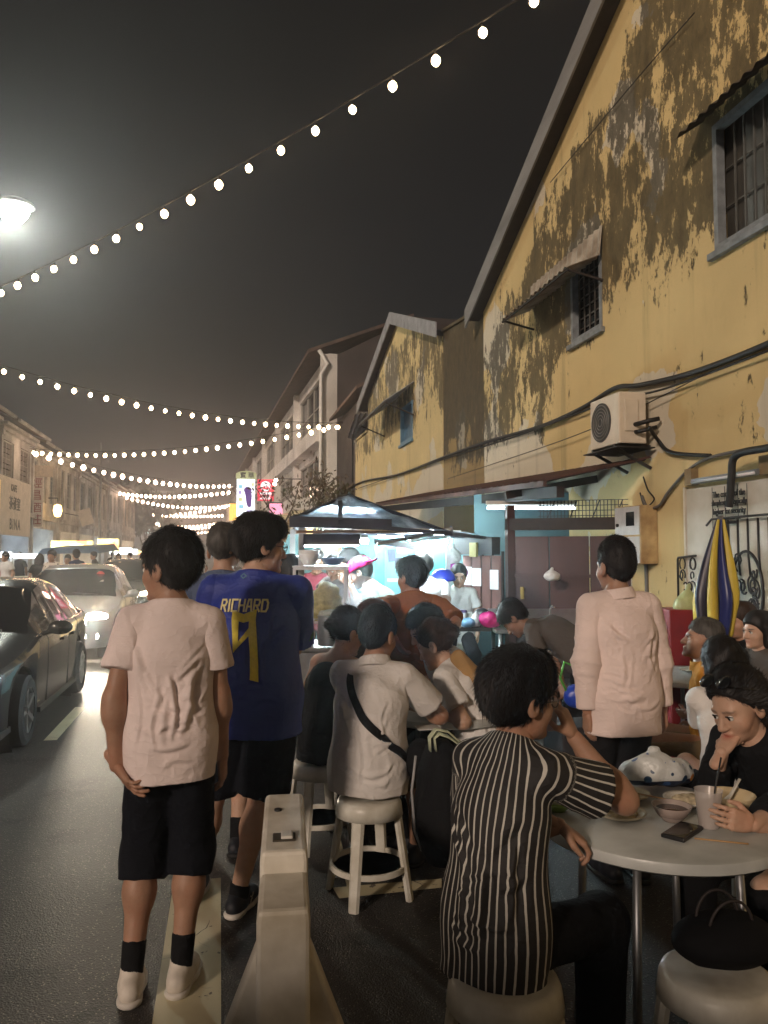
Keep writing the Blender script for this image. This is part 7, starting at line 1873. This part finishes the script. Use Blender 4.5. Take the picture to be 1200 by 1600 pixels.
# block letters for the name, drawn as strokes
def stroke_word(word, H_, Wd, gap, th):
    sg_ = {'R': [((0, 0), (0, 1)), ((0, 1), (.8, 1)), ((.8, 1), (1, .78)), ((1, .78), (.8, .5)), ((.8, .5), (0, .5)), ((.45, .5), (1, 0))], 'I': [((.5, 0), (.5, 1))], 'C': [((1, 1), (0, 1)), ((0, 1), (0, 0)), ((0, 0), (1, 0))], 'H': [((0, 0), (0, 1)), ((1, 0), (1, 1)), ((0, .5), (1, .5))],
           'A': [((0, 0), (.3, 1)), ((.3, 1), (.75, 1)), ((.75, 1), (1, 0)), ((.1, .4), (.9, .4))], 'D': [((0, 0), (0, 1)), ((0, 1), (.75, 1)), ((.75, 1), (1, .72)), ((1, .72), (1, .28)), ((1, .28), (.75, 0)), ((.75, 0), (0, 0))]}
    polys = []; x = 0
    for ch in word:
        wd = Wd * (.35 if ch == 'I' else 1)
        for (a_, b_) in sg_[ch]:
            A_ = Vector((x + a_[0] * wd, a_[1] * H_)); B_ = Vector((x + b_[0] * wd, b_[1] * H_)); d_ = (B_ - A_).normalized(); n_ = Vector((-d_.y, d_.x)) * th / 2; A_ -= d_ * th * .4; B_ += d_ * th * .4
            polys.append([tuple(A_ + n_), tuple(A_ - n_), tuple(B_ - n_), tuple(B_ + n_)])
        x += wd + gap
    return [[(px - (x - gap) / 2, py) for px, py in p] for p in polys]
def back_at(g, px, py):
    """place on the shirt's back seen at a pixel, as an origin for a print"""
    r = ray(px, py); o = np.array(g['Mi'] @ (Vector(EYEP) - g['loc'])); d = np.array(g['Mi'] @ Vector(r)); hit = bvh_of(g).ray_cast(Vector(o), Vector(d))[0]
    return np.array(hit) if hit is not None else g['P2'] - g['fw'] * .13
for i, ch in enumerate('RICHARD'):
    pass
wrap_back(g, poly_mesh(stroke_word('RICHARD', .052, .024, .0105, .0085)), back_at(g, 380, 955), 'name_print', CPR, .008)
nine = [[(-.055, .16), (.0, .142), (.0, .104), (-.020, .110), (-.055, .122)], [(.0, .142), (.058, .165), (.056, .118), (.0, .104)], [(-.055, .122), (-.020, .110), (-.024, .02), (-.048, -.03)], [(-.024, .02), (-.048, -.03), (.024, .045), (.026, .082)], [(.026, .114), (.056, .118), (.074, -.155), (.036, -.145), (.024, .045)]]
wrap_back(g, poly_mesh(nine), back_at(g, 380, 1010) - np.array(u) * .0, 'number_print', YPR, .008)
dm = [[(-.018, 0), (0, .014), (.018, 0), (0, -.014)]]; wrap_back(g, poly_mesh(dm), back_at(g, 381, 900), 'collar_emblem', mat('emblem_teal', (.10, .22, .30), .6), .005)
wrap_back(g, poly_mesh([[(-.009, 0), (0, .007), (.009, 0), (0, -.007)]]), back_at(g, 381, 900), 'emblem_centre', J.m, .007)
for sh, el in ((g['shR'], g['elR']), (g['shL'], g['elL'])):
    ax = unit(el - sh); en = sh + (el - sh) * .885
    V, Q = Sdf().cone(sh + (el - sh) * .50, en, .080, .094, .02, clip=[(en, ax), (sh + (el - sh) * .58, -ax)]).build(.009); N = normals(V, Q); V = folds(V, N, .004, 5)
    obj('sleeve_cuff', np_mesh('sleeve_cuff', V, Q), JG.m, g['top'][0])
# sports mark on the near shoe: two crossed arcs
sx_ = g['anR']; mk = MB()
for dz in (1, -1):
    mk.tube([(sx_[0] + .052, sx_[1] + .05 + .022 * t_, .050 + dz * (.004 + .010 * t_ * t_)) for t_ in (-1, -.5, 0, .5, 1)], .0028, 5)
obj('shoe_mark', mk, SOLEW, g['root'])
person('behind', 'man in slate blue tee half hidden behind the blue jersey', G(345, 4.30), 0, 1.79, 1.0, SK2, head=(-8, 4, 0), hair=('thin', HGR), top=dict(kind='tee', m=BLUEG, fold=.005), bottom=dict(name='shorts', m=NAVY_SH, len=.95), shoe=(SHB, SOLEB), sock=(BLK, .25), vox=.011, seed=12)
g = person('pink', 'man in long-sleeved pink shirt and dark trousers standing at right, back turned', G(968, 3.95), 8, 1.69, 1.0, SK1, lean=1, slouch=5, head=(10, 2, 0), seed=17,
           L_=W(918, 1112, 3.90), eL=(-.4, -.8, 0), hL=dict(curl=.35), R_=W(1036, 1108, 4.02), eR=(.4, -.8, 0), hair=('crop', HB_),
           top=dict(kind='long', m=PINKS, hem=.17, sleeve=1.93, loose=.024, fold=.0055, crease=.0062, freq=10, collar=True, vox=.0085), bottom=dict(m=DKTR, len=1.95), shoe=(SHB, SOLEB), vox=.0095, feet=(G(990, 3.97), G(945, 3.97)))
# ------------------------------------------------------------------ polo man and his table
g = person('polo', 'man in white polo with black crossbody strap seated on a stool, back turned', G(577, 3.86), -14, 1.70, 1.04, SK1, seat=.47, lean=7, slouch=12, head=(-16, 12, 0), seed=22,
           R_=W(655, 1105, 4.20), eR=(.9, -.3, -.6), L_=W(600, 1120, 4.35), eL=(-.9, -.2, -.6), hR=dict(curl=.6), hL=dict(curl=.5), hair=('crop', HB_),
           top=dict(kind='polo', m=POLO, hem=.10, sleeve=.72, loose=.018, fold=.0055, freq=11, collar=True, vox=.0085), bottom=dict(name='shorts', m=cloth('brown_shorts', (.055, .042, .032)), len=.95), shoe=(SHB, SOLEB), vox=.0095)
P2, P3, P0, u, rt, fw = g['P2'], g['P3'], g['P0'], g['u'], g['rt'], g['fw']
STRAP = cloth('black_webbing', (.010, .010, .011))
a_ = P3 - rt * .105 - u * .02; b_ = P0 + rt * .20 - fw * .06 + u * .06
ribbon(g, [a_ + fw * .05, a_ - fw * .03, P2 - rt * .07 - fw * .14 + u * .05, P2 - rt * .0 - fw * .14 - u * .08, P0 + rt * .10 - fw * .14 + u * .13, b_], .040, STRAP, 'bag_strap', .006, .003)
S = Sdf().ell(P0 + rt * .245 + fw * .03 + u * .07, (.07, .13, .10), None, k=.02); V, Q = S.build(.01); obj('crossbody_bag', np_mesh('crossbody_bag', V, Q), STRAP, g['root'])
person('tank', 'woman in black tank top with bun seated beside the polo shirt man', G(505, 4.45), -42, 1.60, .92, SK2, seat=.47, lean=12, slouch=14, head=(-8, 16, 0), R_=W(560, 1120, 4.6), L_=W(530, 1110, 4.75), eR=(.7, -.4, -.7), eL=(-.7, -.4, -.7), hair=('bun', HB_), top=dict(kind='tank', m=BLK, hem=.12), bottom=dict(m=BLK, len=1.9), shoe=(SHB, SOLEB), vox=.011, seed=31)
person('redhair', 'woman with dark reddish hair and earring seated behind the polo shirt man', G(556, 5.05), -60, 1.62, .95, SK1, seat=.47, lean=8, slouch=12, head=(-10, 12, 0), R_=W(620, 1095, 5.0), L_=W(630, 1090, 5.1), hair=('bob', HRD), top=dict(kind='tee', m=BLK), bottom=dict(m=BLK), shoe=(SHB, SOLEB), vox=.0115, seed=33)
g = person('across', 'man in white tee across the grey table lifting a fork', G(720, 5.05), 118, 1.66, .98, SK2, seat=.47, lean=16, slouch=18, head=(-12, 28, 0), L_=W(672, 1083, 4.80), eL=(-.7, -.2, -.8), hL=dict(curl=.75, d=(-.55, -.2, .7)), R_=W(720, 1090, 4.75), eR=(.7, -.3, -.7), hair=('short', HB_), top=dict(kind='tee', m=WHITEC, sleeve=.75), bottom=dict(m=DKTR), shoe=(SHB, SOLEB), vox=.0115, seed=35, facev=True)
tag(obj('fork', MB().tube([W(664, 1075, 4.78), W(690, 1086, 4.78), W(702, 1089, 4.78)], [.003, .0025, .006], 6), STEEL, smooth='all'), 'fork in the hand of the man across the grey table', 'fork')
g = person('whitewoman', 'woman with brown tied hair in white tee eating at the grey table', G(752, 4.30), 62, 1.58, .92, SK2, seat=.47, lean=20, slouch=20, head=(0, 26, 0), L_=W(668, 1118, 4.25), eL=(-.3, -.6, -.8), hL=dict(curl=.65, d=(-.25, .1, .9)), R_=W(700, 1105, 4.55), eR=(.6, -.4, -.7), hair=('bun', HBR), top=dict(kind='tee', m=WHITEC, sleeve=.7), bottom=dict(m=BLK), shoe=(SHB, SOLEB), vox=.011, seed=37)
obj('bracelet', MB().tube([g['wrL'] - unit(g['wrL'] - g['elL']) * .03 + np.cross(unit(g['wrL'] - g['elL']), unit(np.cross(unit(g['wrL'] - g['elL']), (0, 0, 1)))) * .031 * math.sin(k * .55) + unit(np.cross(unit(g['wrL'] - g['elL']), (0, 0, 1))) * .031 * math.cos(k * .55) for k in range(13)], .0025, 5), CHROME, g['root'])
S = Sdf().cone(g['P3'] - g['fw'] * .10 - g['rt'] * .04, g['P1'] - g['fw'] * .13, .05, .09, .04).cone(g['P3'] - g['fw'] * .05 + g['rt'] * .08, g['P1'] - g['fw'] * .12 + g['rt'] * .08, .04, .07, .04); V, Q = S.build(.010); N = normals(V, Q); V = folds(V, N, .010, 4)
obj('tan_cardigan', np_mesh('tan_cardigan', V, Q), TANC, g['root'])
# bag hung from the table edge with pale green strap loop
p = W(690, 1200, 3.3); bg = thing('backpack', 'black backpack with pale green strap loops beside the striped man', 'bag', (p.x, p.y, 0))
V, Q = Sdf().ell((0, 0, .62), (.10, .16, .24), k=.03).ell((0, -.02, .5), (.12, .15, .16), k=.05).build(.012); N = normals(V, Q); V = folds(V, N, .006, 3); obj('pack', np_mesh('pack', V, Q), BLK, bg)
GRS = cloth('pale_green_strap', (.48, .52, .36)); p1 = W(688, 1158, 3.25) - Vector((p.x, p.y, 0))
for k in range(2):
    obj('strap_loop', MB().tube([p1 + Vector((-.045 + .025 * k, 0, -.035)), p1 + Vector((-.05 + .02 * k, -.01, .02)), p1 + Vector((-.02 + .01 * k, -.012 * k, .05 - .015 * k)), p1 + Vector((.03, -.01, .04 - .02 * k)), p1 + Vector((.075, .0, .0 - .012 * k)), p1 + Vector((.11, .0, -.02))], .020, 10, flat=.22), GRS, bg, smooth='all')
obj('rim', MB().tube([(-.12, -.03, .80), (-.14, -.04, .66), (-.13, -.05, .5), (-.1, -.05, .42)], .006, 6), mat('grey_piping', (.3, .3, .3), .6), bg, smooth='all')
# ------------------------------------------------------------------ striped man
g = person('striped', 'man in black shirt with white stripes drinking at the foreground table', G(768, 2.27), -38, 1.66, .86, SK1, seat=.465, lean=9, slouch=13, head=(-24, 6, 0), seed=41,
           R_=W(897, 1152, 2.50), eR=W(950, 1205, 2.44), hR=dict(d=wdir(897, 1152, 2.50, 872, 1096, 2.52), n=tuple((W(800, 1100, 2.5) - W(880, 1120, 2.42)).normalized()), curl=.62, thumb=.7),
           L_=W(872, 1290, 2.40), eL=(-.6, -.3, -.7), hL=dict(curl=.6, n=(0, 0, -1), d=wdir(850, 1290, 2.4, 905, 1325, 2.40)), hair=('thick', HB_),
           top=dict(kind='tee', m=STR.m, hem=.135, sleeve=.62, loose=.016, fold=.0055, freq=10, vox=.0075, flare=.03), bottom=dict(m=BLK, len=1.95), shoe=(SHB, SOLEB), vox=.009, facev=True)
spectacles(g)
cp = thing('drink_cup', 'clear plastic cup with green straw at the striped man\'s mouth', 'cup', W(856, 1140, 2.52))
obj('cup_wall', MB().lathe([(0, 0), (.026, 0), (.028, .004), (.037, .095), (.038, .097)], 24, caps=False), mat('frosted_cup', (.6, .55, .52), .25, var=0, alpha=.55), cp, smooth=True)
obj('ice_drink', MB().lathe([(0, .006), (.026, .006), (.033, .07), (0, .07)], 20), mat('pink_drink', (.45, .25, .22), .3), cp, smooth=True)
obj('straw', MB().tube([(.0, 0, .03), (.012, 0, .11), (.03, .01, .165)], .0035, 8), mat('green_straw', (.35, .55, .38), .4), cp, smooth='all')
# ------------------------------------------------------------------ right hand diners
g = person('blackwoman', 'woman in black with sunglasses on her head resting her cheek on her hand', G(1225, 3.05), 120, 1.58, .95, SK2, seat=.43, lean=24, slouch=18, head=(-4, 22, 4), seed=47, fem=True,
           R_=W(1128, 1176, 2.86), eR=W(1112, 1235, 2.80), hR=dict(d=wdir(1128, 1176, 2.86, 1150, 1136, 2.90), n=tuple((W(1180, 1120, 3.0) - W(1135, 1140, 2.9)).normalized()), curl=.85, thumb=.6),
           L_=W(1176, 1288, 2.50), eL=(-.7, -.2, -.7), hL=dict(d=wdir(1176, 1288, 2.50, 1100, 1270, 2.44), n=(-.25, .95, 0), curl=[.3, .35, .4, .45], thumb=.5), hair=('tail', HB_),
           top=dict(kind='long', m=BLK, sleeve=1.72, hem=.1, loose=.02), bottom=dict(m=BLK), shoe=(SHB, SOLEB), vox=.0095, facev=True)
hd = g['hd']; sgl = MB()
for x in (-1, 1): sgl.lathe([(0, .006), (.024, .004), (.031, -.002), (.026, -.006), (0, -.005)], 20, hd(x * .036, .066, .132), Matrix(g['HM'].tolist()) @ Euler((-.5, 0, 0)).to_matrix())
sgl.tube([hd(-.05, .07, .115), hd(-.08, .02, .085), hd(-.088, -.03, .06)], .003, 5).tube([hd(.05, .07, .115), hd(.08, .02, .085), hd(.088, -.03, .06)], .003, 5)
obj('sunglasses', sgl, mat('sunglass_black', (.005, .005, .005), .08, var=0, spec=.9), g['root'], smooth=True)
cp = thing('plastic_cup', 'clear plastic cup held by the woman in black on the foreground table', 'cup', on(1108, 1292))
obj('cup_wall', MB().lathe([(0, 0), (.03, 0), (.032, .004), (.044, .118), (.045, .12)], 26, caps=False), MATS['frosted_cup'], cp, smooth=True)
obj('drink', MB().lathe([(0, .004), (.029, .004), (.038, .08), (0, .08)], 22), mat('milky_drink', (.42, .34, .28), .35), cp, smooth=True)
obj('straw', MB().tube([(.01, 0, .02), (.025, 0, .12), (.05, .0, .22)], .003, 6), BLACKP, cp, smooth='all')
person('whitetee', 'person in white tee with big black hair seated behind the woman in black', G(1150, 3.95), -5, 1.60, 1.05, SK1, seat=.37, lean=16, slouch=20, head=(10, 14, 0), R_=W(1170, 1190, 4.4), L_=W(1120, 1180, 4.4), hair=('bob', HB_), top=dict(kind='tee', m=WHITEC, loose=.024, hem=.12), bottom=dict(m=BLK), shoe=(SHB, SOLEB), vox=.0105, seed=51)
make_stool('plastic stool under the person in the white tee at right', G(1150, 3.95), 0, .36)
person('orange', 'man in orange polo seated by the wall looking left', G(1118, 4.9), 70, 1.64, 1.05, SK1, seat=.35, lean=8, slouch=8, head=(10, -12, 0), R_=W(1085, 1130, 5.2), L_=W(1075, 1115, 5.1), eL=(-.2, -.6, -.8), hair=('crop', HGR), top=dict(kind='polo', m=ORANGE, collar=True, sleeve=.75, belly=.02), bottom=dict(m=KHAKI), shoe=(SHB, SOLEB), vox=.011, seed=53, facev=True)
make_stool('plastic stool under the man in orange', G(1118, 4.9), 0, .34)
person('edgeman', 'dark-haired man in black at the right edge behind the orange polo', G(1172, 6.0), 100, 1.68, 1, SK1, seat=.36, lean=6, head=(0, 4, 0), hair=('short', HBR), top=dict(kind='tee', m=BLK), bottom=dict(m=DKTR), shoe=(SHB, SOLEB), vox=.013, seed=55, facev=True)
person('edgewoman', 'woman cut off by the right edge above the white tee', G(1198, 5.6), 105, 1.60, .95, SK2, seat=.36, lean=6, head=(0, 4, 0), hair=('bob', HB_), top=dict(kind='tee', m=GREYT), bottom=dict(m=DKTR), shoe=(SHB, SOLEB), vox=.013, seed=57, facev=True)
for px, d, lb in ((1172, 6.0, 'plastic stool under the man in black at the right edge'), (1198, 5.6, 'plastic stool under the woman cut off by the right edge'), (556, 5.05, 'plastic stool under the woman with dark reddish hair'), (720, 5.05, 'plastic stool under the man across the grey table')): make_stool(lb, G(px, d), 0, .35 if px > 1000 else .46)
person('bending', 'man in grey tee bending over beside the sink', G(912, 5.8), 62, 1.62, .95, SK3, lean=66, slouch=14, head=(0, 55, 0), R_=W(890, 1105, 5.65), L_=W(870, 1100, 5.7), hair=('short', HB_), top=dict(kind='tee', m=GREYT, hem=.10), bottom=dict(m=BLK), shoe=(SHB, SOLEB), vox=.011, seed=59, feet=(G(915, 5.75), G(925, 5.95)), crouch=.02)
bb2 = soft_bag('blue plastic bag with green handle near the bending man', W(905, 1095, 5.0) - Vector((0, 0, .05)), .10, .07, .08, mat('royal_blue_plastic', (.02, .06, .45), .3, var=.2, scale=12, bump=.3), False, 24)
obj('handle', MB().tube([(-.08, 0, .1), (-.13, 0, .2), (-.1, 0, .3), (-.03, 0, .27)], .008, 6), mat('bright_green', (.10, .45, .06), .4), bb2, smooth='all')
bx_ = tag(obj('crate', MB().bb((-.2, -.15, 0), (.2, .15, .56)), mat('dark_crate', (.03, .03, .035), .6), loc=G(905, 5.0), bevel=.01), 'dark crate under the blue bag near the sink', 'crate')
# ------------------------------------------------------------------ stall people
person('rust', 'woman in rust brown tee waiting at the stall, back turned', G(648, 5.55), 16, 1.58, 1.06, SK1, lean=2, slouch=8, head=(24, 4, 0), hair=('thick', HB_), R_=W(690, 1010, 5.3), L_=W(618, 1000, 5.3), top=dict(kind='tee', m=BROWNT, loose=.03, hem=.12, sleeve=.9, fold=.008, vox=.009), bottom=dict(m=BLK), shoe=(SHB, SOLEB), vox=.0105, seed=61)
g = person('cook', 'cook in pink cap and striped apron leaning over the wok', G(612, 6.95), 78, 1.66, 1.0, SK2, lean=22, slouch=14, head=(-6, 30, 0), L_=W(548, 962, 6.55), eL=(-.3, -.6, -.7), hL=dict(curl=.7), R_=W(560, 965, 6.75), eR=(.3, -.6, -.7), hair=('crop', HB_), top=dict(kind='tee', m=MINT, sleeve=.8, loose=.024), bottom=dict(m=DKTR), shoe=(SHB, SOLEB), vox=.0115, seed=63, facev=True)
hd = g['hd']; HM = g['HM']
V, Q = Sdf().ell(hd(0, -.012, .052), np.array((.100, .122, .100)), HM, k=.01, clip=[(hd(0, 0, .030), HM @ np.array((0, .1, -1.)))]).cone(hd(-.05, -.12, .045), hd(.05, -.12, .045), .012, .012, .02).cone(hd(0, -.10, .05), hd(0, -.165, .03), .055, .045, .02, flat=(HM @ np.array((0, .25, 1.)), .12)).build(.006)
obj('cap', np_mesh('cap', V, Q), cloth('hot_pink_cap', (.60, .012, .14)), g['root'])
def apron(g, m):
    S = Sdf(); f = g['fw']; S.cone(g['P2'] + f * .075 + g['u'] * .06, g['P0'] + g['fw0'] * .10 - np.array([0, 0, .25]), .13, .19, .03, flat=(f, .45)); V, Q = S.build(.012); N = normals(V, Q); V = folds(V, N, .006, 3)
    me = np_mesh('apron', V, Q); at_ = me.attributes.new('print_u', 'FLOAT', 'POINT'); at_.data.foreach_set('value', ((V - g['P2']) @ g['rt']).astype(np.float32)); obj('apron', me, m, g['root'])
apron(g, APR.m)
g = person('bluecook', 'stall worker in sky blue tee raising his hand behind the steam', G(572, 7.9), 95, 1.68, 1.0, SK2, lean=12, slouch=10, head=(0, 14, 0), L_=W(545, 912, 7.5), eL=(-.2, -.4, -.9), hL=dict(curl=.5, d=(-.7, -.1, .6)), R_=W(530, 960, 7.6), hair=('short', HB_), top=dict(kind='tee', m=SKYB), bottom=dict(m=DKTR), shoe=(SHB, SOLEB), vox=.013, seed=65, facev=True); apron(g, APR.m)
person('fryer', 'stall worker with bent bare arm behind the steam', G(535, 8.4), 150, 1.64, 1.0, SK3, lean=10, head=(0, 30, 0), L_=W(530, 950, 7.9), R_=W(500, 950, 8.0), eR=(.8, 0, -.3), eL=(-.8, 0, -.3), hair=('short', HB_), top=dict(kind='tee', m=GREYT, sleeve=.4), bottom=dict(m=DKTR), shoe=(SHB, SOLEB), vox=.014, seed=67, facev=True)
g = person('helper', 'grey-haired helper in white tee and red apron behind the rust tee woman', G(676, 7.3), 20, 1.66, 1.0, SK2, lean=14, slouch=14, head=(20, 16, 0), R_=W(690, 985, 7.0), hair=('short', HGR), top=dict(kind='tee', m=WHITEC, sleeve=.75), bottom=dict(m=cloth('red_apron_skirt', (.35, .02, .03))), shoe=(SHB, SOLEB), vox=.0125, seed=69)
person('helper2', 'helper with dark bun seen over the white tee shoulder', G(668, 8.4), 40, 1.60, .95, SK2, lean=6, head=(0, 10, 0), hair=('bun', HBR), top=dict(kind='tee', m=WHITEC), bottom=dict(m=DKTR), shoe=(SHB, SOLEB), vox=.014, seed=71)
person('seatedman', 'man in white shirt facing out beside the folding screen', G(716, 9.2), 178, 1.66, 1, SK2, seat=.62, lean=4, head=(0, 8, 0), hair=('short', HB_), top=dict(kind='polo', m=WHITEC, collar=True), bottom=dict(m=DKTR), shoe=(SHB, SOLEB), vox=.013, seed=73, facev=True)
make_stool('plastic stool under the man beside the folding screen', G(716, 9.2), 0, .60)
person('capworker', 'stall worker in dark cap at the back left of the stall', G(497, 9.0), 170, 1.66, 1, SK3, lean=6, head=(20, 10, 0), hair=('short', HB_), top=dict(kind='tee', m=cloth('maroon_tee', (.14, .02, .03))), bottom=dict(m=DKTR), shoe=(SHB, SOLEB), vox=.014, seed=75, facev=True)
person('queuer', 'dark-haired person in maroon waiting between the blue jersey and the stall', G(446, 6.3), -30, 1.60, 1, SK1, lean=4, head=(-10, 8, 0), hair=('bob', HB_), top=dict(kind='tee', m=MATS['maroon_tee']), bottom=dict(m=DKTR), shoe=(SHB, SOLEB), vox=.013, seed=77)
# ------------------------------------------------------------------ far crowd on the left
far = [(84, 18.0, 165, 1.70, FLS.m, 'short', 'man in cap and patterned shirt standing beyond the cars at left', 1), (62, 20.0, 20, 1.60, BLK, 'bob', 'dark-haired person in black beyond the black sedan', 0), (108, 21.0, 170, 1.58, SKYB, 'crop', 'bald-looking person in blue beyond the silver car', 1), (122, 19.5, 60, 1.72, cloth('navy_tee', (.02, .03, .08)), 'short', 'man in navy with dark cap beyond the silver car', 0),
       (12, 22.0, 160, 1.66, WHITEC, 'short', 'person in white near the left edge beyond the sedan', 1), (30, 26.0, 10, 1.66, BLK, 'short', 'dark figure before the white tube board at left', 0), (150, 27.0, 120, 1.68, GREYT, 'short', 'person in grey walking past the thin pole', 1), (186, 30.0, 175, 1.62, cloth('rose_tee', (.45, .16, .15)), 'bob', 'person in rose beyond the third car', 1), (205, 33.0, 160, 1.66, WHITEC, 'short', 'person in white at the stalls up the street', 1), (222, 36.0, 10, 1.64, cloth('coral_tee', (.40, .12, .10)), 'bob', 'person in coral far up the street', 0), (176, 38.0, 30, 1.70, BLK, 'short', 'dark figure far up the left stalls', 0), (314, 30.0, 175, 1.66, WHITEC, 'short', 'distant person in white seen between the two standing men', 1)]
for i, (px, d, fc_, h_, m_, hs_, lb, fv) in enumerate(far):
    person(None, lb, G(px, d), fc_, h_, 1.0, (SK1, SK2, SK3)[i % 3], head=(rnd.uniform(-20, 20), 4, 0), hair=(hs_, HB_), top=dict(kind='tee', m=m_), bottom=dict(m=DKTR), shoe=(SHB, SOLEB), vox=.020, seed=100 + i, facev=False, group='crowd beyond the cars')

# ------------------------------------------------------------------ night haze over the whole street
hz = bpy.data.materials.new('night_haze'); hz.use_nodes = True; hz.node_tree.nodes.clear()
ho = hz.node_tree.nodes.new('ShaderNodeOutputMaterial'); hv = hz.node_tree.nodes.new('ShaderNodeVolumePrincipled')
hv.inputs['Color'].default_value = (0.95, 0.96, 1.0, 1); hv.inputs['Density'].default_value = 0.0050; hv.inputs['Anisotropy'].default_value = 0.78
hz.node_tree.links.new(hv.outputs[0], ho.inputs['Volume'])
tag(obj('haze', MB().bb((-152, -42, -1), (152, 402, 15.5)), hz), 'thin smoky night haze hanging over the whole street', 'haze', kind='stuff')
